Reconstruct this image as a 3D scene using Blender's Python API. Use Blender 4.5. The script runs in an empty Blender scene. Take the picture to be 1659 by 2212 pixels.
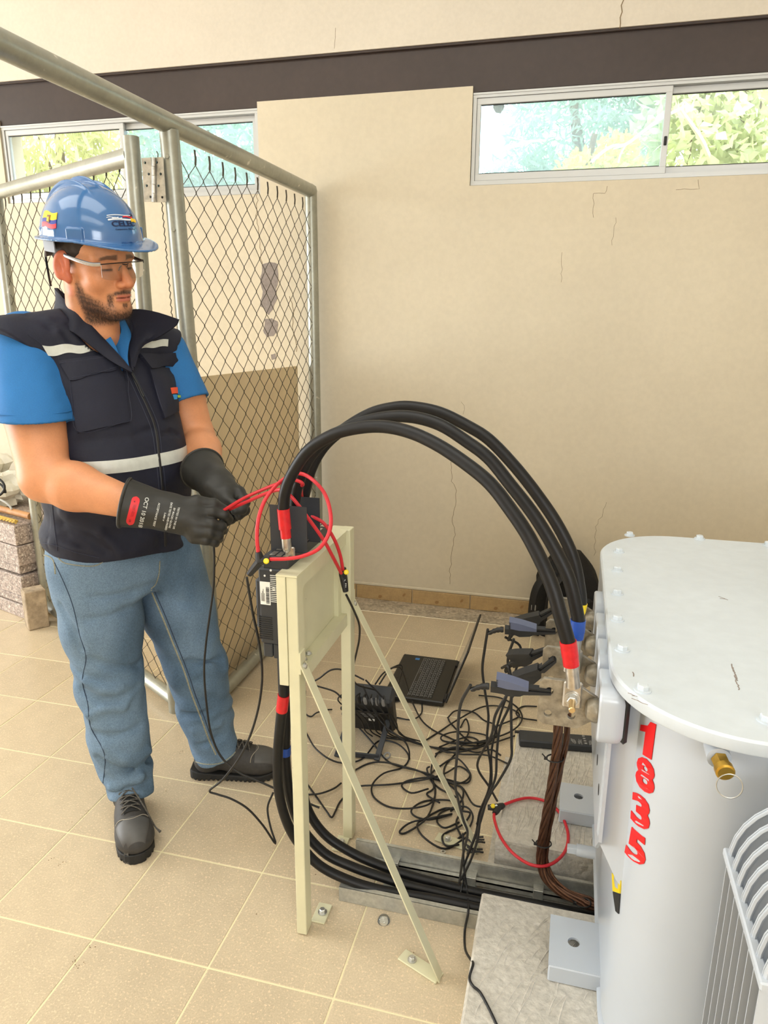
import bpy, bmesh, math, random
import numpy as np
from mathutils import Matrix, Vector
random.seed(7); RNG = np.random.default_rng(7)
SC = bpy.context.scene
COL = SC.collection

# ------------------------------------------------------------------ camera
FPX, YAW, PIT, ROL = 1556.84, -0.253935, 0.264126, 0.0054725
CAM = np.array([1.04455, -1.20779, 1.47654])
def _rot():
    f = np.array([math.sin(YAW)*math.cos(PIT), math.cos(YAW)*math.cos(PIT), -math.sin(PIT)])
    r = np.array([math.cos(YAW), -math.sin(YAW), 0.0]); u = np.cross(r, f)
    return r*math.cos(ROL)+u*math.sin(ROL), -r*math.sin(ROL)+u*math.cos(ROL), f
CR, CU, CF = _rot()
cd = bpy.data.cameras.new('camera'); cam = bpy.data.objects.new('camera', cd); COL.objects.link(cam)
cd.sensor_fit = 'HORIZONTAL'; cd.sensor_width = 36.0; cd.lens = FPX/1659*36.0
cd.clip_start = 0.02; cd.clip_end = 200
cam.matrix_world = Matrix(((CR[0], CU[0], -CF[0], CAM[0]), (CR[1], CU[1], -CF[1], CAM[1]), (CR[2], CU[2], -CF[2], CAM[2]), (0, 0, 0, 1)))
SC.camera = cam

# ------------------------------------------------------------------ light and exposure
SC.view_settings.view_transform = 'Standard'; SC.view_settings.look = 'None'
SC.view_settings.exposure = -0.66; SC.view_settings.gamma = 1.0; SC.view_settings.use_curve_mapping = False
wd = bpy.data.worlds.new('overcast_sky'); SC.world = wd; wd.use_nodes = True
bg = wd.node_tree.nodes['Background']; bg.inputs[0].default_value = (0.93, 0.97, 1.0, 1); bg.inputs[1].default_value = 9.0
def area(name, loc, target, sx, sy, power, col):
    ld = bpy.data.lights.new(name, 'AREA'); ld.shape = 'RECTANGLE'; ld.size = sx; ld.size_y = sy; ld.energy = power; ld.color = col
    o = bpy.data.objects.new(name, ld); COL.objects.link(o); o.location = loc
    o.rotation_euler = (Vector(target)-Vector(loc)).to_track_quat('-Z', 'Y').to_euler(); return o
area('door_daylight', (-6.1, -0.5, 1.5), (0, 0.6, 1.0), 4.2, 2.8, 300, (0.975, 1.0, 0.99))
area('ceiling_fill', (-0.6, -0.4, 3.56), (-0.6, -0.4, 0), 3.4, 1.2, 70, (0.985, 1.0, 0.965))  # added overhead fill that shapes and evens the light, no fixture known
area('ceiling_fill', (1.4, -2.6, 3.56), (1.4, -2.6, 0), 3.4, 1.2, 52, (0.985, 1.0, 0.965))  # second added overhead fill, towards the camera side
area('rear_fill', (2.7, -4.3, 1.9), (0.3, 0.6, 0.9), 1.8, 1.3, 55, (0.98, 1.0, 1.0))  # unseen fill lamp added behind the camera to lift the dark right side
SC.cycles.max_bounces = 6; SC.cycles.diffuse_bounces = 4; SC.cycles.transparent_max_bounces = 12
SC.cycles.use_denoising = True; SC.cycles.caustics_reflective = False; SC.cycles.caustics_refractive = False

# ------------------------------------------------------------------ geometry of the view (used to find where things stand)
def ray(x, y): return CR*(x-829.5)/FPX - CU*(y-1106)/FPX + CF
def at(x, y, X=None, Y=None, Z=None, D=None):
    d = ray(x, y)
    t = (X-CAM[0])/d[0] if X is not None else (Y-CAM[1])/d[1] if Y is not None else (Z-CAM[2])/d[2] if Z is not None else D
    return CAM+t*d
def onplane(x, y, P, n):
    d = ray(x, y); n = np.asarray(n, float); return CAM+d*(((np.asarray(P)-CAM)@n)/(d@n))
A3 = lambda *a: np.array(a, float)

# ------------------------------------------------------------------ materials
def lin(c):
    c = np.array(c[:3], float)/255.0
    return tuple(np.where(c <= 0.04045, c/12.92, ((c+0.055)/1.055)**2.4))+(1.0,)
MATS = {}
def mat(name, col, rough=0.6, metal=0.0, noise=None, bump=None, spec=0.5, coat=0.0, col2=None, attr=None, sss=0.0, rnd=0.0, sheen=0.0, spots=None):
    m = bpy.data.materials.new(name); m.use_nodes = True; MATS[name] = m
    nt = m.node_tree; N = nt.nodes; L = nt.links; b = N['Principled BSDF']
    b.inputs['Roughness'].default_value = rough; b.inputs['Metallic'].default_value = metal
    b.inputs['Specular IOR Level'].default_value = spec; b.inputs['Coat Weight'].default_value = coat
    if sheen: b.inputs['Sheen Weight'].default_value = sheen
    if sss:
        b.inputs['Subsurface Weight'].default_value = sss; b.inputs['Subsurface Radius'].default_value = (0.012, 0.005, 0.003); b.inputs['Subsurface Scale'].default_value = 0.5
    c = lin(col); b.inputs['Base Color'].default_value = c
    tc = N.new('ShaderNodeTexCoord'); src = None
    if attr:
        a = N.new('ShaderNodeAttribute'); a.attribute_name = attr; src = a.outputs['Color']
    def mix(fac, A, B, kind='MIX'):
        x = N.new('ShaderNodeMix'); x.data_type = 'RGBA'; x.blend_type = kind
        for s, v in ((x.inputs[0], fac), (x.inputs[6], A), (x.inputs[7], B)):
            if hasattr(v, 'links'): L.new(v, s)
            else: s.default_value = v
        return x.outputs[2]
    def nz(scale, detail=4.0, lo=0.35, hi=0.65, rough=0.6, vec=None):
        n = N.new('ShaderNodeTexNoise'); n.inputs['Scale'].default_value = scale; n.inputs['Detail'].default_value = detail; n.inputs['Roughness'].default_value = rough
        L.new(vec or tc.outputs['Object'], n.inputs['Vector'])
        r = N.new('ShaderNodeMapRange'); r.inputs[1].default_value = lo; r.inputs[2].default_value = hi; L.new(n.outputs['Fac'], r.inputs[0]); return r.outputs[0]
    if noise:
        for sc, amt, *rest in (noise if isinstance(noise, list) else [noise]):
            k = rest[0] if rest else None
            A = src if src is not None else c
            if k is not None: src = mix(nz(sc, 3.0, 0.5, 0.62), A, mix(amt, A, lin(k))) if src is not None else mix(nz(sc, 3.0, 0.5, 0.62), c, tuple(np.array(c)*(1-amt)+np.array(lin(k))*amt))
            else:
                f = nz(sc); d = mix(f, (1-amt, 1-amt, 1-amt, 1), (1+amt*0.6, 1+amt*0.6, 1+amt*0.6, 1)); src = mix(1.0, A, d, 'MULTIPLY')
    if rnd:
        oi = N.new('ShaderNodeObjectInfo'); d = mix(oi.outputs['Random'], (1-rnd, 1-rnd, 1-rnd, 1), (1+rnd, 1+rnd, 1+rnd, 1)); src = mix(1.0, src if src is not None else c, d, 'MULTIPLY')
    if spots:
        sc, th, k = spots
        src = mix(nz(sc, 2.0, th, th+0.03), src if src is not None else c, lin(k))
    if src is not None: L.new(src, b.inputs['Base Color'])
    if bump:
        n = N.new('ShaderNodeTexNoise'); n.inputs['Scale'].default_value = bump[0]; n.inputs['Detail'].default_value = 5; L.new(tc.outputs['Object'], n.inputs['Vector'])
        bp = N.new('ShaderNodeBump'); bp.inputs['Strength'].default_value = bump[1]; bp.inputs['Distance'].default_value = bump[2] if len(bump) > 2 else 0.004
        L.new(n.outputs['Fac'], bp.inputs['Height']); L.new(bp.outputs[0], b.inputs['Normal'])
    return m
def glass(name, tint, haze, rough=0.02):
    m = bpy.data.materials.new(name); m.use_nodes = True; MATS[name] = m; nt = m.node_tree; N = nt.nodes; L = nt.links; N.clear()
    out = N.new('ShaderNodeOutputMaterial'); t = N.new('ShaderNodeBsdfTransparent'); t.inputs[0].default_value = tint
    g = N.new('ShaderNodeBsdfGlossy'); g.inputs['Roughness'].default_value = rough
    fr = N.new('ShaderNodeFresnel'); fr.inputs[0].default_value = 1.22 if name == 'lens' else 1.45
    mx = N.new('ShaderNodeMixShader'); L.new(fr.outputs[0], mx.inputs[0]); L.new(t.outputs[0], mx.inputs[1]); L.new(g.outputs[0], mx.inputs[2])
    tr = N.new('ShaderNodeBsdfTranslucent'); tr.inputs[0].default_value = (0.9, 0.97, 1, 1)
    m2 = N.new('ShaderNodeMixShader'); m2.inputs[0].default_value = haze; L.new(mx.outputs[0], m2.inputs[1]); L.new(tr.outputs[0], m2.inputs[2]); L.new(m2.outputs[0], out.inputs[0])
    return m

# ------------------------------------------------------------------ mesh builder
class MB:
    def __init__(s): s.v = []; s.f = []; s.m = []; s.n = 0
    def add(s, v, f, mi=0):
        v = np.asarray(v, float); s.v.append(v); s.f += [tuple(int(i)+s.n for i in q) for q in f]; s.m += [mi]*len(f); s.n += len(v); return s
    def box(s, c, d, R=None, bev=0.0, mi=0):
        h = np.asarray(d, float)/2; b = min(bev, h.min()*0.9)
        if b <= 0:
            v = np.array([[x, y, z] for x in (-1, 1) for y in (-1, 1) for z in (-1, 1)])*h
            f = [(0, 1, 3, 2), (4, 6, 7, 5), (0, 4, 5, 1), (2, 3, 7, 6), (0, 2, 6, 4), (1, 5, 7, 3)]
        else:
            v = []; ix = {}
            for sx in (-1, 1):
                for sy in (-1, 1):
                    for sz in (-1, 1):
                        S = np.array((sx, sy, sz))
                        for k in range(3):
                            p = S*(h-b); p[k] = S[k]*h[k]; ix[(sx, sy, sz, k)] = len(v); v.append(p)
            v = np.array(v); f = []
            for k in range(3):
                i, j = (k+1) % 3, (k+2) % 3
                for sg in (-1, 1):
                    q = []
                    for a, c2 in ((-1, -1), (1, -1), (1, 1), (-1, 1)):
                        S = [0]*3; S[k] = sg; S[i] = a; S[j] = c2; q.append(ix[(*S, k)])
                    f.append(tuple(q) if sg > 0 else tuple(q[::-1]))
                for a in (-1, 1):
                    for c2 in (-1, 1):
                        S0 = [0]*3; S1 = [0]*3; S0[k] = -1; S1[k] = 1
                        for S in (S0, S1): S[i] = a; S[j] = c2
                        q = [ix[(*S0, i)], ix[(*S1, i)], ix[(*S1, j)], ix[(*S0, j)]]
                        f.append(tuple(q) if a*c2 < 0 else tuple(q[::-1]))
            for sx in (-1, 1):
                for sy in (-1, 1):
                    for sz in (-1, 1):
                        q = [ix[(sx, sy, sz, k)] for k in range(3)]
                        f.append(tuple(q) if sx*sy*sz > 0 else tuple(q[::-1]))
        if R is not None: v = v@np.asarray(R, float).T
        return s.add(v+np.asarray(c, float), f, mi)
    def b2(s, lo, hi, bev=0.0, mi=0):
        lo = np.asarray(lo, float); hi = np.asarray(hi, float); return s.box((lo+hi)/2, np.abs(hi-lo), None, bev, mi)
    def tube(s, P, r, n=8, closed=False, caps=True, mi=0, flat=None):
        P = np.asarray(P, float); m = len(P); r = np.broadcast_to(np.asarray(r, float), (m,))
        T = np.roll(P, -1, 0)-np.roll(P, 1, 0) if closed else np.gradient(P, axis=0)
        T /= np.linalg.norm(T, axis=1)[:, None]+1e-12
        a = np.array([0, 0, 1.0]) if abs(T[0][2]) < 0.9 else np.array([1.0, 0, 0])
        nx = np.cross(T[0], a); nx /= np.linalg.norm(nx); fr = []
        for i in range(m):
            nx = nx-T[i]*(nx@T[i]); nx /= np.linalg.norm(nx)+1e-12; fr.append((nx, np.cross(T[i], nx)))
        th = np.arange(n)*2*math.pi/n; V = []
        for i in range(m):
            a, b = fr[i]; k = 1.0 if flat is None else flat
            V.append(P[i]+r[i]*(np.cos(th)[:, None]*a+k*np.sin(th)[:, None]*b))
        V = np.concatenate(V); F = []
        for i in range(m if closed else m-1):
            j = (i+1) % m
            F += [(i*n+k, i*n+(k+1) % n, j*n+(k+1) % n, j*n+k) for k in range(n)]
        if caps and not closed: F += [tuple(range(n))[::-1], tuple((m-1)*n+k for k in range(n))]
        return s.add(V, F, mi)
    def cyl(s, a, b, r, r2=None, n=16, mi=0): return s.tube([a, b], [r, r if r2 is None else r2], n, mi=mi)
    def lathe(s, a, d, prof, n=20, mi=0):
        a = np.asarray(a, float); d = np.asarray(d, float)/np.linalg.norm(d)
        P = np.array([a+d*t for t, _ in prof])
        u = np.cross(d, [0, 0, 1.0] if abs(d[2]) < 0.9 else [1.0, 0, 0]); u /= np.linalg.norm(u); w = np.cross(d, u)
        th = np.arange(n)*2*math.pi/n
        V = np.concatenate([P[i]+prof[i][1]*(np.cos(th)[:, None]*u+np.sin(th)[:, None]*w) for i in range(len(prof))])
        F = [(i*n+k, i*n+(k+1) % n, (i+1)*n+(k+1) % n, (i+1)*n+k) for i in range(len(prof)-1) for k in range(n)]
        F += [tuple(range(n))[::-1], tuple((len(prof)-1)*n+k for k in range(n))]
        return s.add(V, F, mi)
    def prism(s, poly, o, ax, ay, h, mi=0):
        o, ax, ay = (np.asarray(k, float) for k in (o, ax, ay)); az = np.cross(ax, ay); n = len(poly)
        B = np.array([o+ax*p[0]+ay*p[1] for p in poly]); V = np.concatenate([B, B+az*h])
        return s.add(V, [tuple(range(n))[::-1], tuple(range(n, 2*n))]+[(i, (i+1) % n, n+(i+1) % n, n+i) for i in range(n)], mi)
    def grid(s, G, mi=0, flip=False):
        G = np.asarray(G, float); a, b = G.shape[:2]
        F = [(i*b+j, (i+1)*b+j, (i+1)*b+j+1, i*b+j+1) for i in range(a-1) for j in range(b-1)]
        return s.add(G.reshape(-1, 3), [q[::-1] for q in F] if flip else F, mi)
    def slab(s, G, Nn, t, mi=0):
        "a grid of points thickened along its normals"
        G = np.asarray(G, float); a, b = G.shape[:2]; V = np.concatenate([(G).reshape(-1, 3), (G+Nn*t).reshape(-1, 3)]); o = a*b
        F = [(i*b+j, i*b+j+1, (i+1)*b+j+1, (i+1)*b+j) for i in range(a-1) for j in range(b-1)]
        F += [tuple(o+k for k in q[::-1]) for q in F]
        ring = [(0, j) for j in range(b)]+[(i, b-1) for i in range(1, a)]+[(a-1, j) for j in range(b-2, -1, -1)]+[(i, 0) for i in range(a-2, 0, -1)]
        R = [i*b+j for i, j in ring]
        F += [(R[k], o+R[k], o+R[(k+1) % len(R)], R[(k+1) % len(R)]) for k in range(len(R))]
        return s.add(V, F, mi)
def fast_mesh(name, V, F):
    me = bpy.data.meshes.new(name); V = np.asarray(V, np.float32); F = np.asarray(F, np.int32); k = F.shape[1]
    me.vertices.add(len(V)); me.vertices.foreach_set('co', V.ravel()); me.loops.add(F.size); me.loops.foreach_set('vertex_index', F.ravel())
    me.polygons.add(len(F)); me.polygons.foreach_set('loop_start', np.arange(0, F.size, k, dtype=np.int32)); me.update(calc_edges=True); me.validate(); return me
def link(name, me, mats, parent=None, smooth=30):
    for m in (mats if isinstance(mats, (list, tuple)) else [mats]): me.materials.append(MATS[m] if isinstance(m, str) else m)
    o = bpy.data.objects.new(name, me); COL.objects.link(o)
    if parent is not None: adopt(o, parent)
    if smooth:
        me.polygons.foreach_set('use_smooth', np.ones(len(me.polygons), bool))
        if smooth < 180: me.set_sharp_from_angle(angle=math.radians(smooth))
    return o
def wloc(o):
    l = Vector(o.location)
    return l if o.parent is None else Vector((0, 0, 0)) if o.matrix_parent_inverse.to_translation().length > 1e-9 or o.type != 'EMPTY' else l
def adopt(o, parent):
    o.parent = parent; top = parent
    while top.parent: top = top.parent
    # every part is modelled in world space; only the top empty carries the location
    if parent is top: o.matrix_parent_inverse = Matrix.Translation(-Vector(top.location)) if not top.get('local') else Matrix.Identity(4)
def obj(name, mb, mats, parent=None, smooth=30):
    me = bpy.data.meshes.new(name); V = np.concatenate(mb.v) if mb.v else np.zeros((0, 3))
    me.from_pydata(V.tolist(), [], mb.f)
    o = link(name, me, mats, parent, smooth)
    if any(mb.m): me.polygons.foreach_set('material_index', mb.m)
    me.update(); return o
def tag(o, label=None, cat=None, group=None, kind=None):
    if label: o['label'] = label
    if cat: o['category'] = cat
    if group: o['group'] = group
    if kind: o['kind'] = kind
    return o
def thing(name, label, cat, loc=(0, 0, 0), group=None, local=False, rot=(0, 0, 0)):
    o = bpy.data.objects.new(name, None); COL.objects.link(o); o.location = loc; o.rotation_euler = rot; o.empty_display_size = 0.05
    if local: o['local'] = 1
    return tag(o, label, cat, group)
def struct(name, mb, m, parent=None, smooth=30):
    o = obj(name, mb, m, parent, smooth)
    if parent is None: o['kind'] = 'structure'
    return o
def copy_tree(o, parent=None):
    c = o.copy(); COL.objects.link(c)
    if parent is not None: c.parent = parent
    for ch in list(o.children): copy_tree(ch, c)
    return c
def smooth_path(P, k=6):
    P = np.asarray(P, float)
    if len(P) < 3: return P
    Q = np.concatenate([[2*P[0]-P[1]], P, [2*P[-1]-P[-2]]]); out = []
    for i in range(1, len(Q)-2):
        a, b, c, d = Q[i-1:i+3]
        for t in np.arange(k)/k: out.append(0.5*((2*b)+(c-a)*t+(2*a-5*b+4*c-d)*t*t+(3*b-a-3*c+d)*t**3))
    out.append(P[-1]); return np.array(out)
def resample(P, step):
    P = np.asarray(P, float); s = np.r_[0, np.cumsum(np.linalg.norm(np.diff(P, axis=0), axis=1))]; n = max(2, int(s[-1]/step)+1)
    t = np.linspace(0, s[-1], n); return np.stack([np.interp(t, s, P[:, i]) for i in range(3)], 1)
def curve_mesh(splines, extrude=0.0, bevel=0.0, res=4):
    "flat outlines with holes -> verts, faces (in the XY plane)"
    cu = bpy.data.curves.new('tmp', 'CURVE'); cu.dimensions = '2D'; cu.fill_mode = 'BOTH'; cu.extrude = extrude; cu.bevel_depth = bevel; cu.bevel_resolution = 1
    for poly in splines:
        sp = cu.splines.new('POLY'); sp.points.add(len(poly)-1); sp.use_cyclic_u = True
        for p, q in zip(sp.points, poly): p.co = (q[0], q[1], 0, 1)
    return _grab(cu)
def text_mesh(s, size=1.0, extrude=0.0, bold=0.0, align='CENTER', space=1.0, shear=0.0, line=1.0):
    cu = bpy.data.curves.new('tmp', 'FONT'); cu.body = s; cu.size = size; cu.extrude = extrude; cu.offset = bold; cu.align_x = align; cu.align_y = 'CENTER'
    cu.space_character = space; cu.resolution_u = 3; cu.shear = shear; cu.space_line = line
    return _grab(cu)
def _grab(cu):
    o = bpy.data.objects.new('tmp', cu); COL.objects.link(o); dg = bpy.context.evaluated_depsgraph_get(); dg.update()
    me = bpy.data.meshes.new_from_object(o.evaluated_get(dg)); V = np.array([v.co[:] for v in me.vertices]).reshape(-1, 3); F = [tuple(p.vertices) for p in me.polygons]
    bpy.data.objects.remove(o); bpy.data.meshes.remove(me); bpy.data.curves.remove(cu); return V, F
def place(V, o, ax, ay, az=None):
    o, ax, ay = (np.asarray(k, float) for k in (o, ax, ay)); az = np.cross(ax, ay) if az is None else np.asarray(az, float)
    return o+V[:, :1]*ax+V[:, 1:2]*ay+V[:, 2:3]*az
def circle(cx, cy, r, n=16, ry=None): return [(cx+r*math.cos(2*math.pi*k/n), cy+(ry or r)*math.sin(2*math.pi*k/n)) for k in range(n)]
def rrect(x0, y0, x1, y1, r, n=6):
    out = []
    for (cx, cy, a0) in ((x1-r, y1-r, 0), (x0+r, y1-r, 90), (x0+r, y0+r, 180), (x1-r, y0+r, 270)):
        for k in range(n+1):
            a = math.radians(a0+90*k/n); out.append((cx+r*math.cos(a), cy+r*math.sin(a)))
    return out
def hexbolt(mb, p, d, r, h, washer=True, mi=0):
    p = np.asarray(p, float); d = np.asarray(d, float)/np.linalg.norm(d)
    if washer: mb.cyl(p, p+d*h*0.3, r*1.45, n=16, mi=mi); p = p+d*h*0.3
    mb.lathe(p, d, [(0, r), (h*0.8, r), (h, r*0.8)], n=6, mi=mi)
# ------------------------------------------------------------------ material library
mat('wall_paint', (214, 203, 180), 0.55, noise=[(1.1, 0.05), (40, 0.03)], bump=(90, 0.12, 0.002), spec=0.3)
mat('ceiling_white', (236, 236, 233), 0.8); mat('upper_paint', (216, 207, 192), 0.6, noise=[(1.5, 0.04), (60, 0.03)], bump=(120, 0.15, 0.002), spec=0.3)
mat('crack_dark', (120, 100, 70), 0.9)
mat('plaster_gray', (148, 138, 132), 0.95, noise=[(60, 0.15)], bump=(120, 0.6))
mat('beam_brown', (58, 46, 42), 0.42, noise=[(3, 0.12), (30, 0.08)], spots=(9, 0.72, (112, 100, 92)))
mat('alu', (196, 198, 198), 0.42, 0.35)
mat('rubber_black', (24, 24, 26), 0.6)
glass('pane_clear', (0.96, 1.0, 0.98, 1), 0.03); glass('pane_dusty', (0.80, 0.92, 0.96, 1), 0.15)
mat('tile', (205, 188, 160), 0.24, noise=[(14, 0.05), (230, 0.10)], spec=0.45, rnd=0.035, spots=(150, 0.6, (224, 203, 172)))
mat('grout', (236, 226, 186), 0.8)
mat('subfloor', (205, 176, 132), 0.6, noise=[(40, 0.1)])
mat('base_tile', (188, 158, 112), 0.4, noise=[(20, 0.1), (90, 0.08)], spots=(12, 0.70, (160, 124, 80)))
mat('rubble', (190, 175, 152), 0.95, noise=[(9, 0.2), (60, 0.28)], bump=(60, 1.0, 0.01), spots=(45, 0.66, (214, 200, 178)))
mat('galv', (168, 166, 154), 0.38, 0.75, noise=[(6, 0.12), (50, 0.12)])
mat('pipe_paint', (164, 165, 154), 0.36, 0.55, noise=[(8, 0.12), (60, 0.06)], spots=(16, 0.70, (216, 214, 204)))
mat('wire', (82, 77, 68), 0.5, 0.6)
mat('sheet_tan', (226, 205, 166), 0.5, noise=[(5, 0.06)])
mat('hinge_metal', (186, 182, 172), 0.35, 0.6, noise=[(40, 0.3)])
mat('granite', (178, 162, 152), 0.6, noise=[(110, 0.5), (45, 0.25)], rnd=0.06, spots=(85, 0.6, (214, 204, 194)))
mat('concrete_block', (176, 158, 134), 0.95, noise=[(30, 0.25), (7, 0.15)], bump=(70, 0.8, 0.006))
mat('concrete', (204, 198, 186), 0.95, noise=[(5, 0.10), (70, 0.14)], bump=(55, 0.9, 0.006), spots=(26, 0.70, (212, 206, 196)))
mat('wood', (186, 134, 84), 0.6, noise=[(20, 0.2)])
mat('rope', (204, 170, 80), 0.8, noise=[(90, 0.3)])
mat('sack', (226, 222, 208), 0.7, noise=[(12, 0.12)])
mat('red_sign', (206, 40, 44), 0.5); mat('white_card', (238, 236, 230), 0.5)
mat('bark', (120, 100, 78), 0.9, noise=[(20, 0.3)]); mat('bare_branch', (226, 220, 206), 0.8)
def leaf_mat(name, col, t=0.45):
    m = mat(name, col, 0.6, noise=[(3.0, 0.35), (25, 0.25)]); nt = m.node_tree; N = nt.nodes; L = nt.links; b = N['Principled BSDF']; out = N['Material Output']
    tr = N.new('ShaderNodeBsdfTranslucent'); c = lin(col); tr.inputs[0].default_value = (min(1, c[0]*1.6), min(1, c[1]*1.6), min(1, c[2]*1.2), 1)
    mx = N.new('ShaderNodeMixShader'); mx.inputs[0].default_value = t; L.new(b.outputs[0], mx.inputs[1]); L.new(tr.outputs[0], mx.inputs[2]); L.new(mx.outputs[0], out.inputs[0])
leaf_mat('leaf_green', (204, 212, 184)); leaf_mat('leaf_blue', (170, 190, 186)); leaf_mat('leaf_yellow', (234, 220, 130)); leaf_mat('leaf_weep', (210, 212, 170)); mat('soil', (150, 140, 110), 0.9)

# ------------------------------------------------------------------ room shell
WY = 2.317
w = MB(); w.b2((-6, WY, -0.05), (5.5, WY+0.16, 2.054)); w.b2((-0.503, WY, 2.054), (0.523, WY+0.16, 2.458)); w.b2((-6, WY, 2.054), (-1.965, WY+0.16, 2.458)); w.b2((2.30, WY, 2.054), (5.5, WY+0.16, 2.458))
wall = struct('wall_back', w, 'wall_paint', smooth=0)
w = MB(); w.b2((-6, WY-0.012, 2.632), (5.5, WY+0.16, 3.6)); struct('wall_upper', w, 'upper_paint', smooth=0)
w = MB(); w.b2((-6, WY+0.012, 2.432), (5.5, WY+0.17, 2.634), 0.004); w.b2((-6, WY-0.004, 2.622), (5.5, WY+0.05, 2.634), 0.002)
beam = struct('trim_1', w, 'beam_brown'); beam['label'] = 'dark brown steel beam running above the windows'
w = MB(); w.b2((-6.2, -4.5, 3.6), (5.7, WY+0.3, 3.7)); struct('ceiling', w, 'ceiling_white', smooth=0)
w = MB(); w.b2((3.6, -4.5, -0.05), (3.75, WY, 3.6)); struct('wall_right', w, 'wall_paint', smooth=0)
w = MB(); w.b2((-6.35, -4.5, -0.05), (-6.2, -2.6, 3.6)); w.b2((-6.35, 1.6, -0.05), (-6.2, WY, 3.6)); w.b2((-6.35, -2.6, 2.9), (-6.2, 1.6, 3.6)); struct('wall_left', w, 'wall_paint', smooth=0)
w = MB(); w.b2((-6.35, -4.65, -0.05), (1.6, -4.5, 3.6)); w.b2((1.6, -4.65, -0.05), (3.75, -4.5, 1.1)); w.b2((1.6, -4.65, 2.7), (3.75, -4.5, 3.6)); struct('wall_front', w, 'wall_paint', smooth=0)  # the opening is invented, cut to go with the added rear fill lamp
# plaster damage and cracks, modelled as shallow relief on the wall
def wall_patch(outline):
    P = [at(x, y, Y=WY) for x, y in outline]; mb = MB(); o = P[0]
    mb.prism([(p[0], p[2]) for p in P], (0, WY+0.003, 0), (1, 0, 0), (0, 0, 1), 0.0045); return struct('plaster_patch', mb, 'plaster_gray', wall, 0)
def jag(pts, k=4, a=2.6):
    out = []
    for i, (x, y) in enumerate(pts):
        X, Y = pts[(i+1) % len(pts)]
        for t in range(k): out.append((x+(X-x)*t/k+random.uniform(-a, a), y+(Y-y)*t/k+random.uniform(-a, a)))
    return out
wall_patch(jag([(567, 572), (585, 566), (600, 570), (601, 600), (597, 625), (599, 645), (590, 668), (580, 680), (570, 668), (563, 660), (567, 630), (562, 610), (565, 590)], 3, 1.4))
wall_patch(jag([(573, 690), (588, 688), (600, 694), (600, 715), (592, 726), (576, 728), (568, 715)], 3, 1.4))
wall_patch(jag([(586, 766), (596, 764), (597, 776), (588, 778)], 2, 1))
def crack(pts, r=0.0009, up=False):
    P = np.array([at(x, y, Y=WY-(0.012 if up else 0)) for x, y in pts]); Q = resample(P, 0.018); Q[1:-1] += RNG.normal(0, 0.0035, (len(Q)-2, 3))*A3(1, 0, 0.4)
    mb = MB(); mb.tube(Q, r, 4); struct('crack', mb, 'crack_dark', wall, 0)
crack([(975, 985), (976, 1035), (987, 1060), (984, 1098), (976, 1130), (984, 1145), (975, 1200), (972, 1262)]); crack([(996, 868), (1005, 880), (1000, 895)], 0.0006)
crack([(1312, 402), (1311, 418), (1280, 416), (1282, 470)], 0.0007); crack([(1508, 388), (1511, 408), (1460, 410)], 0.0007); crack([(1330, 470), (1322, 530)], 0.0006); crack([(1214, 545), (1212, 610)], 0.0006)
crack([(1310, 1085), (1290, 1135), (1283, 1200)], 0.0006); crack([(559, 380), (553, 470), (561, 520), (563, 560), (566, 575)], 0.0012); crack([(625, 640), (635, 668), (632, 700), (640, 760)], 0.0014)
crack([(1347, 0), (1341, 30), (1339, 62)], 0.0018, True); crack([(725, 60), (722, 105)], 0.0007, True)
# skirting tiles
mb = MB(); mb.b2((-6, WY-0.006, 0.0), (3.6, WY+0.001, 0.088)); mb.b2((-6, WY-0.012, 0.078), (3.6, WY+0.001, 0.094), 0.004)
base = struct('baseboard_back', mb, 'wall_paint', smooth=0)
mt = MB(); mt.b2((0.002, 0, 0.004), (0.308, 0.010, 0.078), 0.0015); bt = None
for k in range(-9, 9):
    if bt is None: bt = struct('tile', mt, 'base_tile', base); o = bt
    else: o = bt.copy(); COL.objects.link(o)
    o.location = (k*0.31-0.02, WY-0.016, 0)
# floor
mb = MB(); mb.b2((-6.2, -4.5, -0.06), (3.6, 2.155, -0.0045)); floor = struct('floor', mb, 'subfloor', smooth=0)
mb = MB(); mb.b2((-3.73, -1.25, -0.03), (2.79, 2.146, -0.0015)); struct('grout', mb, 'grout', floor, 0)
mt = MB(); mt.b2((0.0022, 0.0022, -0.012), (0.3078, 0.3078, 0), 0.0012); me_t = None
mt2 = MB(); mt2.b2((0.0022, 0.0022, -0.012), (0.3078, 0.285, 0), 0.0012); me_e = None
for v in range(-4, 7):
    for u in range(-12, 9):
        if u >= 3 and v < 3: continue
        if v == 6:
            if me_e is None: o = me_e = struct('tile', mt2, 'tile', floor)
            else: o = me_e.copy(); COL.objects.link(o)
        else:
            if me_t is None: o = me_t = struct('tile', mt, 'tile', floor)
            else: o = me_t.copy(); COL.objects.link(o)
        o.location = (u*0.31, v*0.31, random.uniform(-0.0004, 0.0002))
mb = MB(); X = np.linspace(-3.7, 3.6, 240); Yg = np.linspace(2.1445, WY+0.002, 9); G = np.array([[(x, y, 0.0012+0.007*random.random()*(j > 1)*(1 if 0 < j < 8 else 0)) for j, y in enumerate(Yg)] for x in X]); mb.grid(G)
struct('concrete_strip', mb, 'rubble', floor, 60)
mb = MB()
for k in range(60):
    x, y = random.uniform(-0.2, 1.3), random.uniform(2.15, 2.29); mb.lathe((x, y, 0.003), (0, 0, 1), [(0, 0.004*random.uniform(.5, 1.6)), (0.004, 0.002)], 5)
tag(struct('rubble_chips', mb, 'rubble', floor, 0), kind='stuff')
# bare concrete bed between and under the plinths
mb = MB(); mb.b2((0.905, -1.3, -0.03), (3.6, 1.03, 0.001)); struct('concrete_bed', mb, 'concrete', floor, 0)

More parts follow.
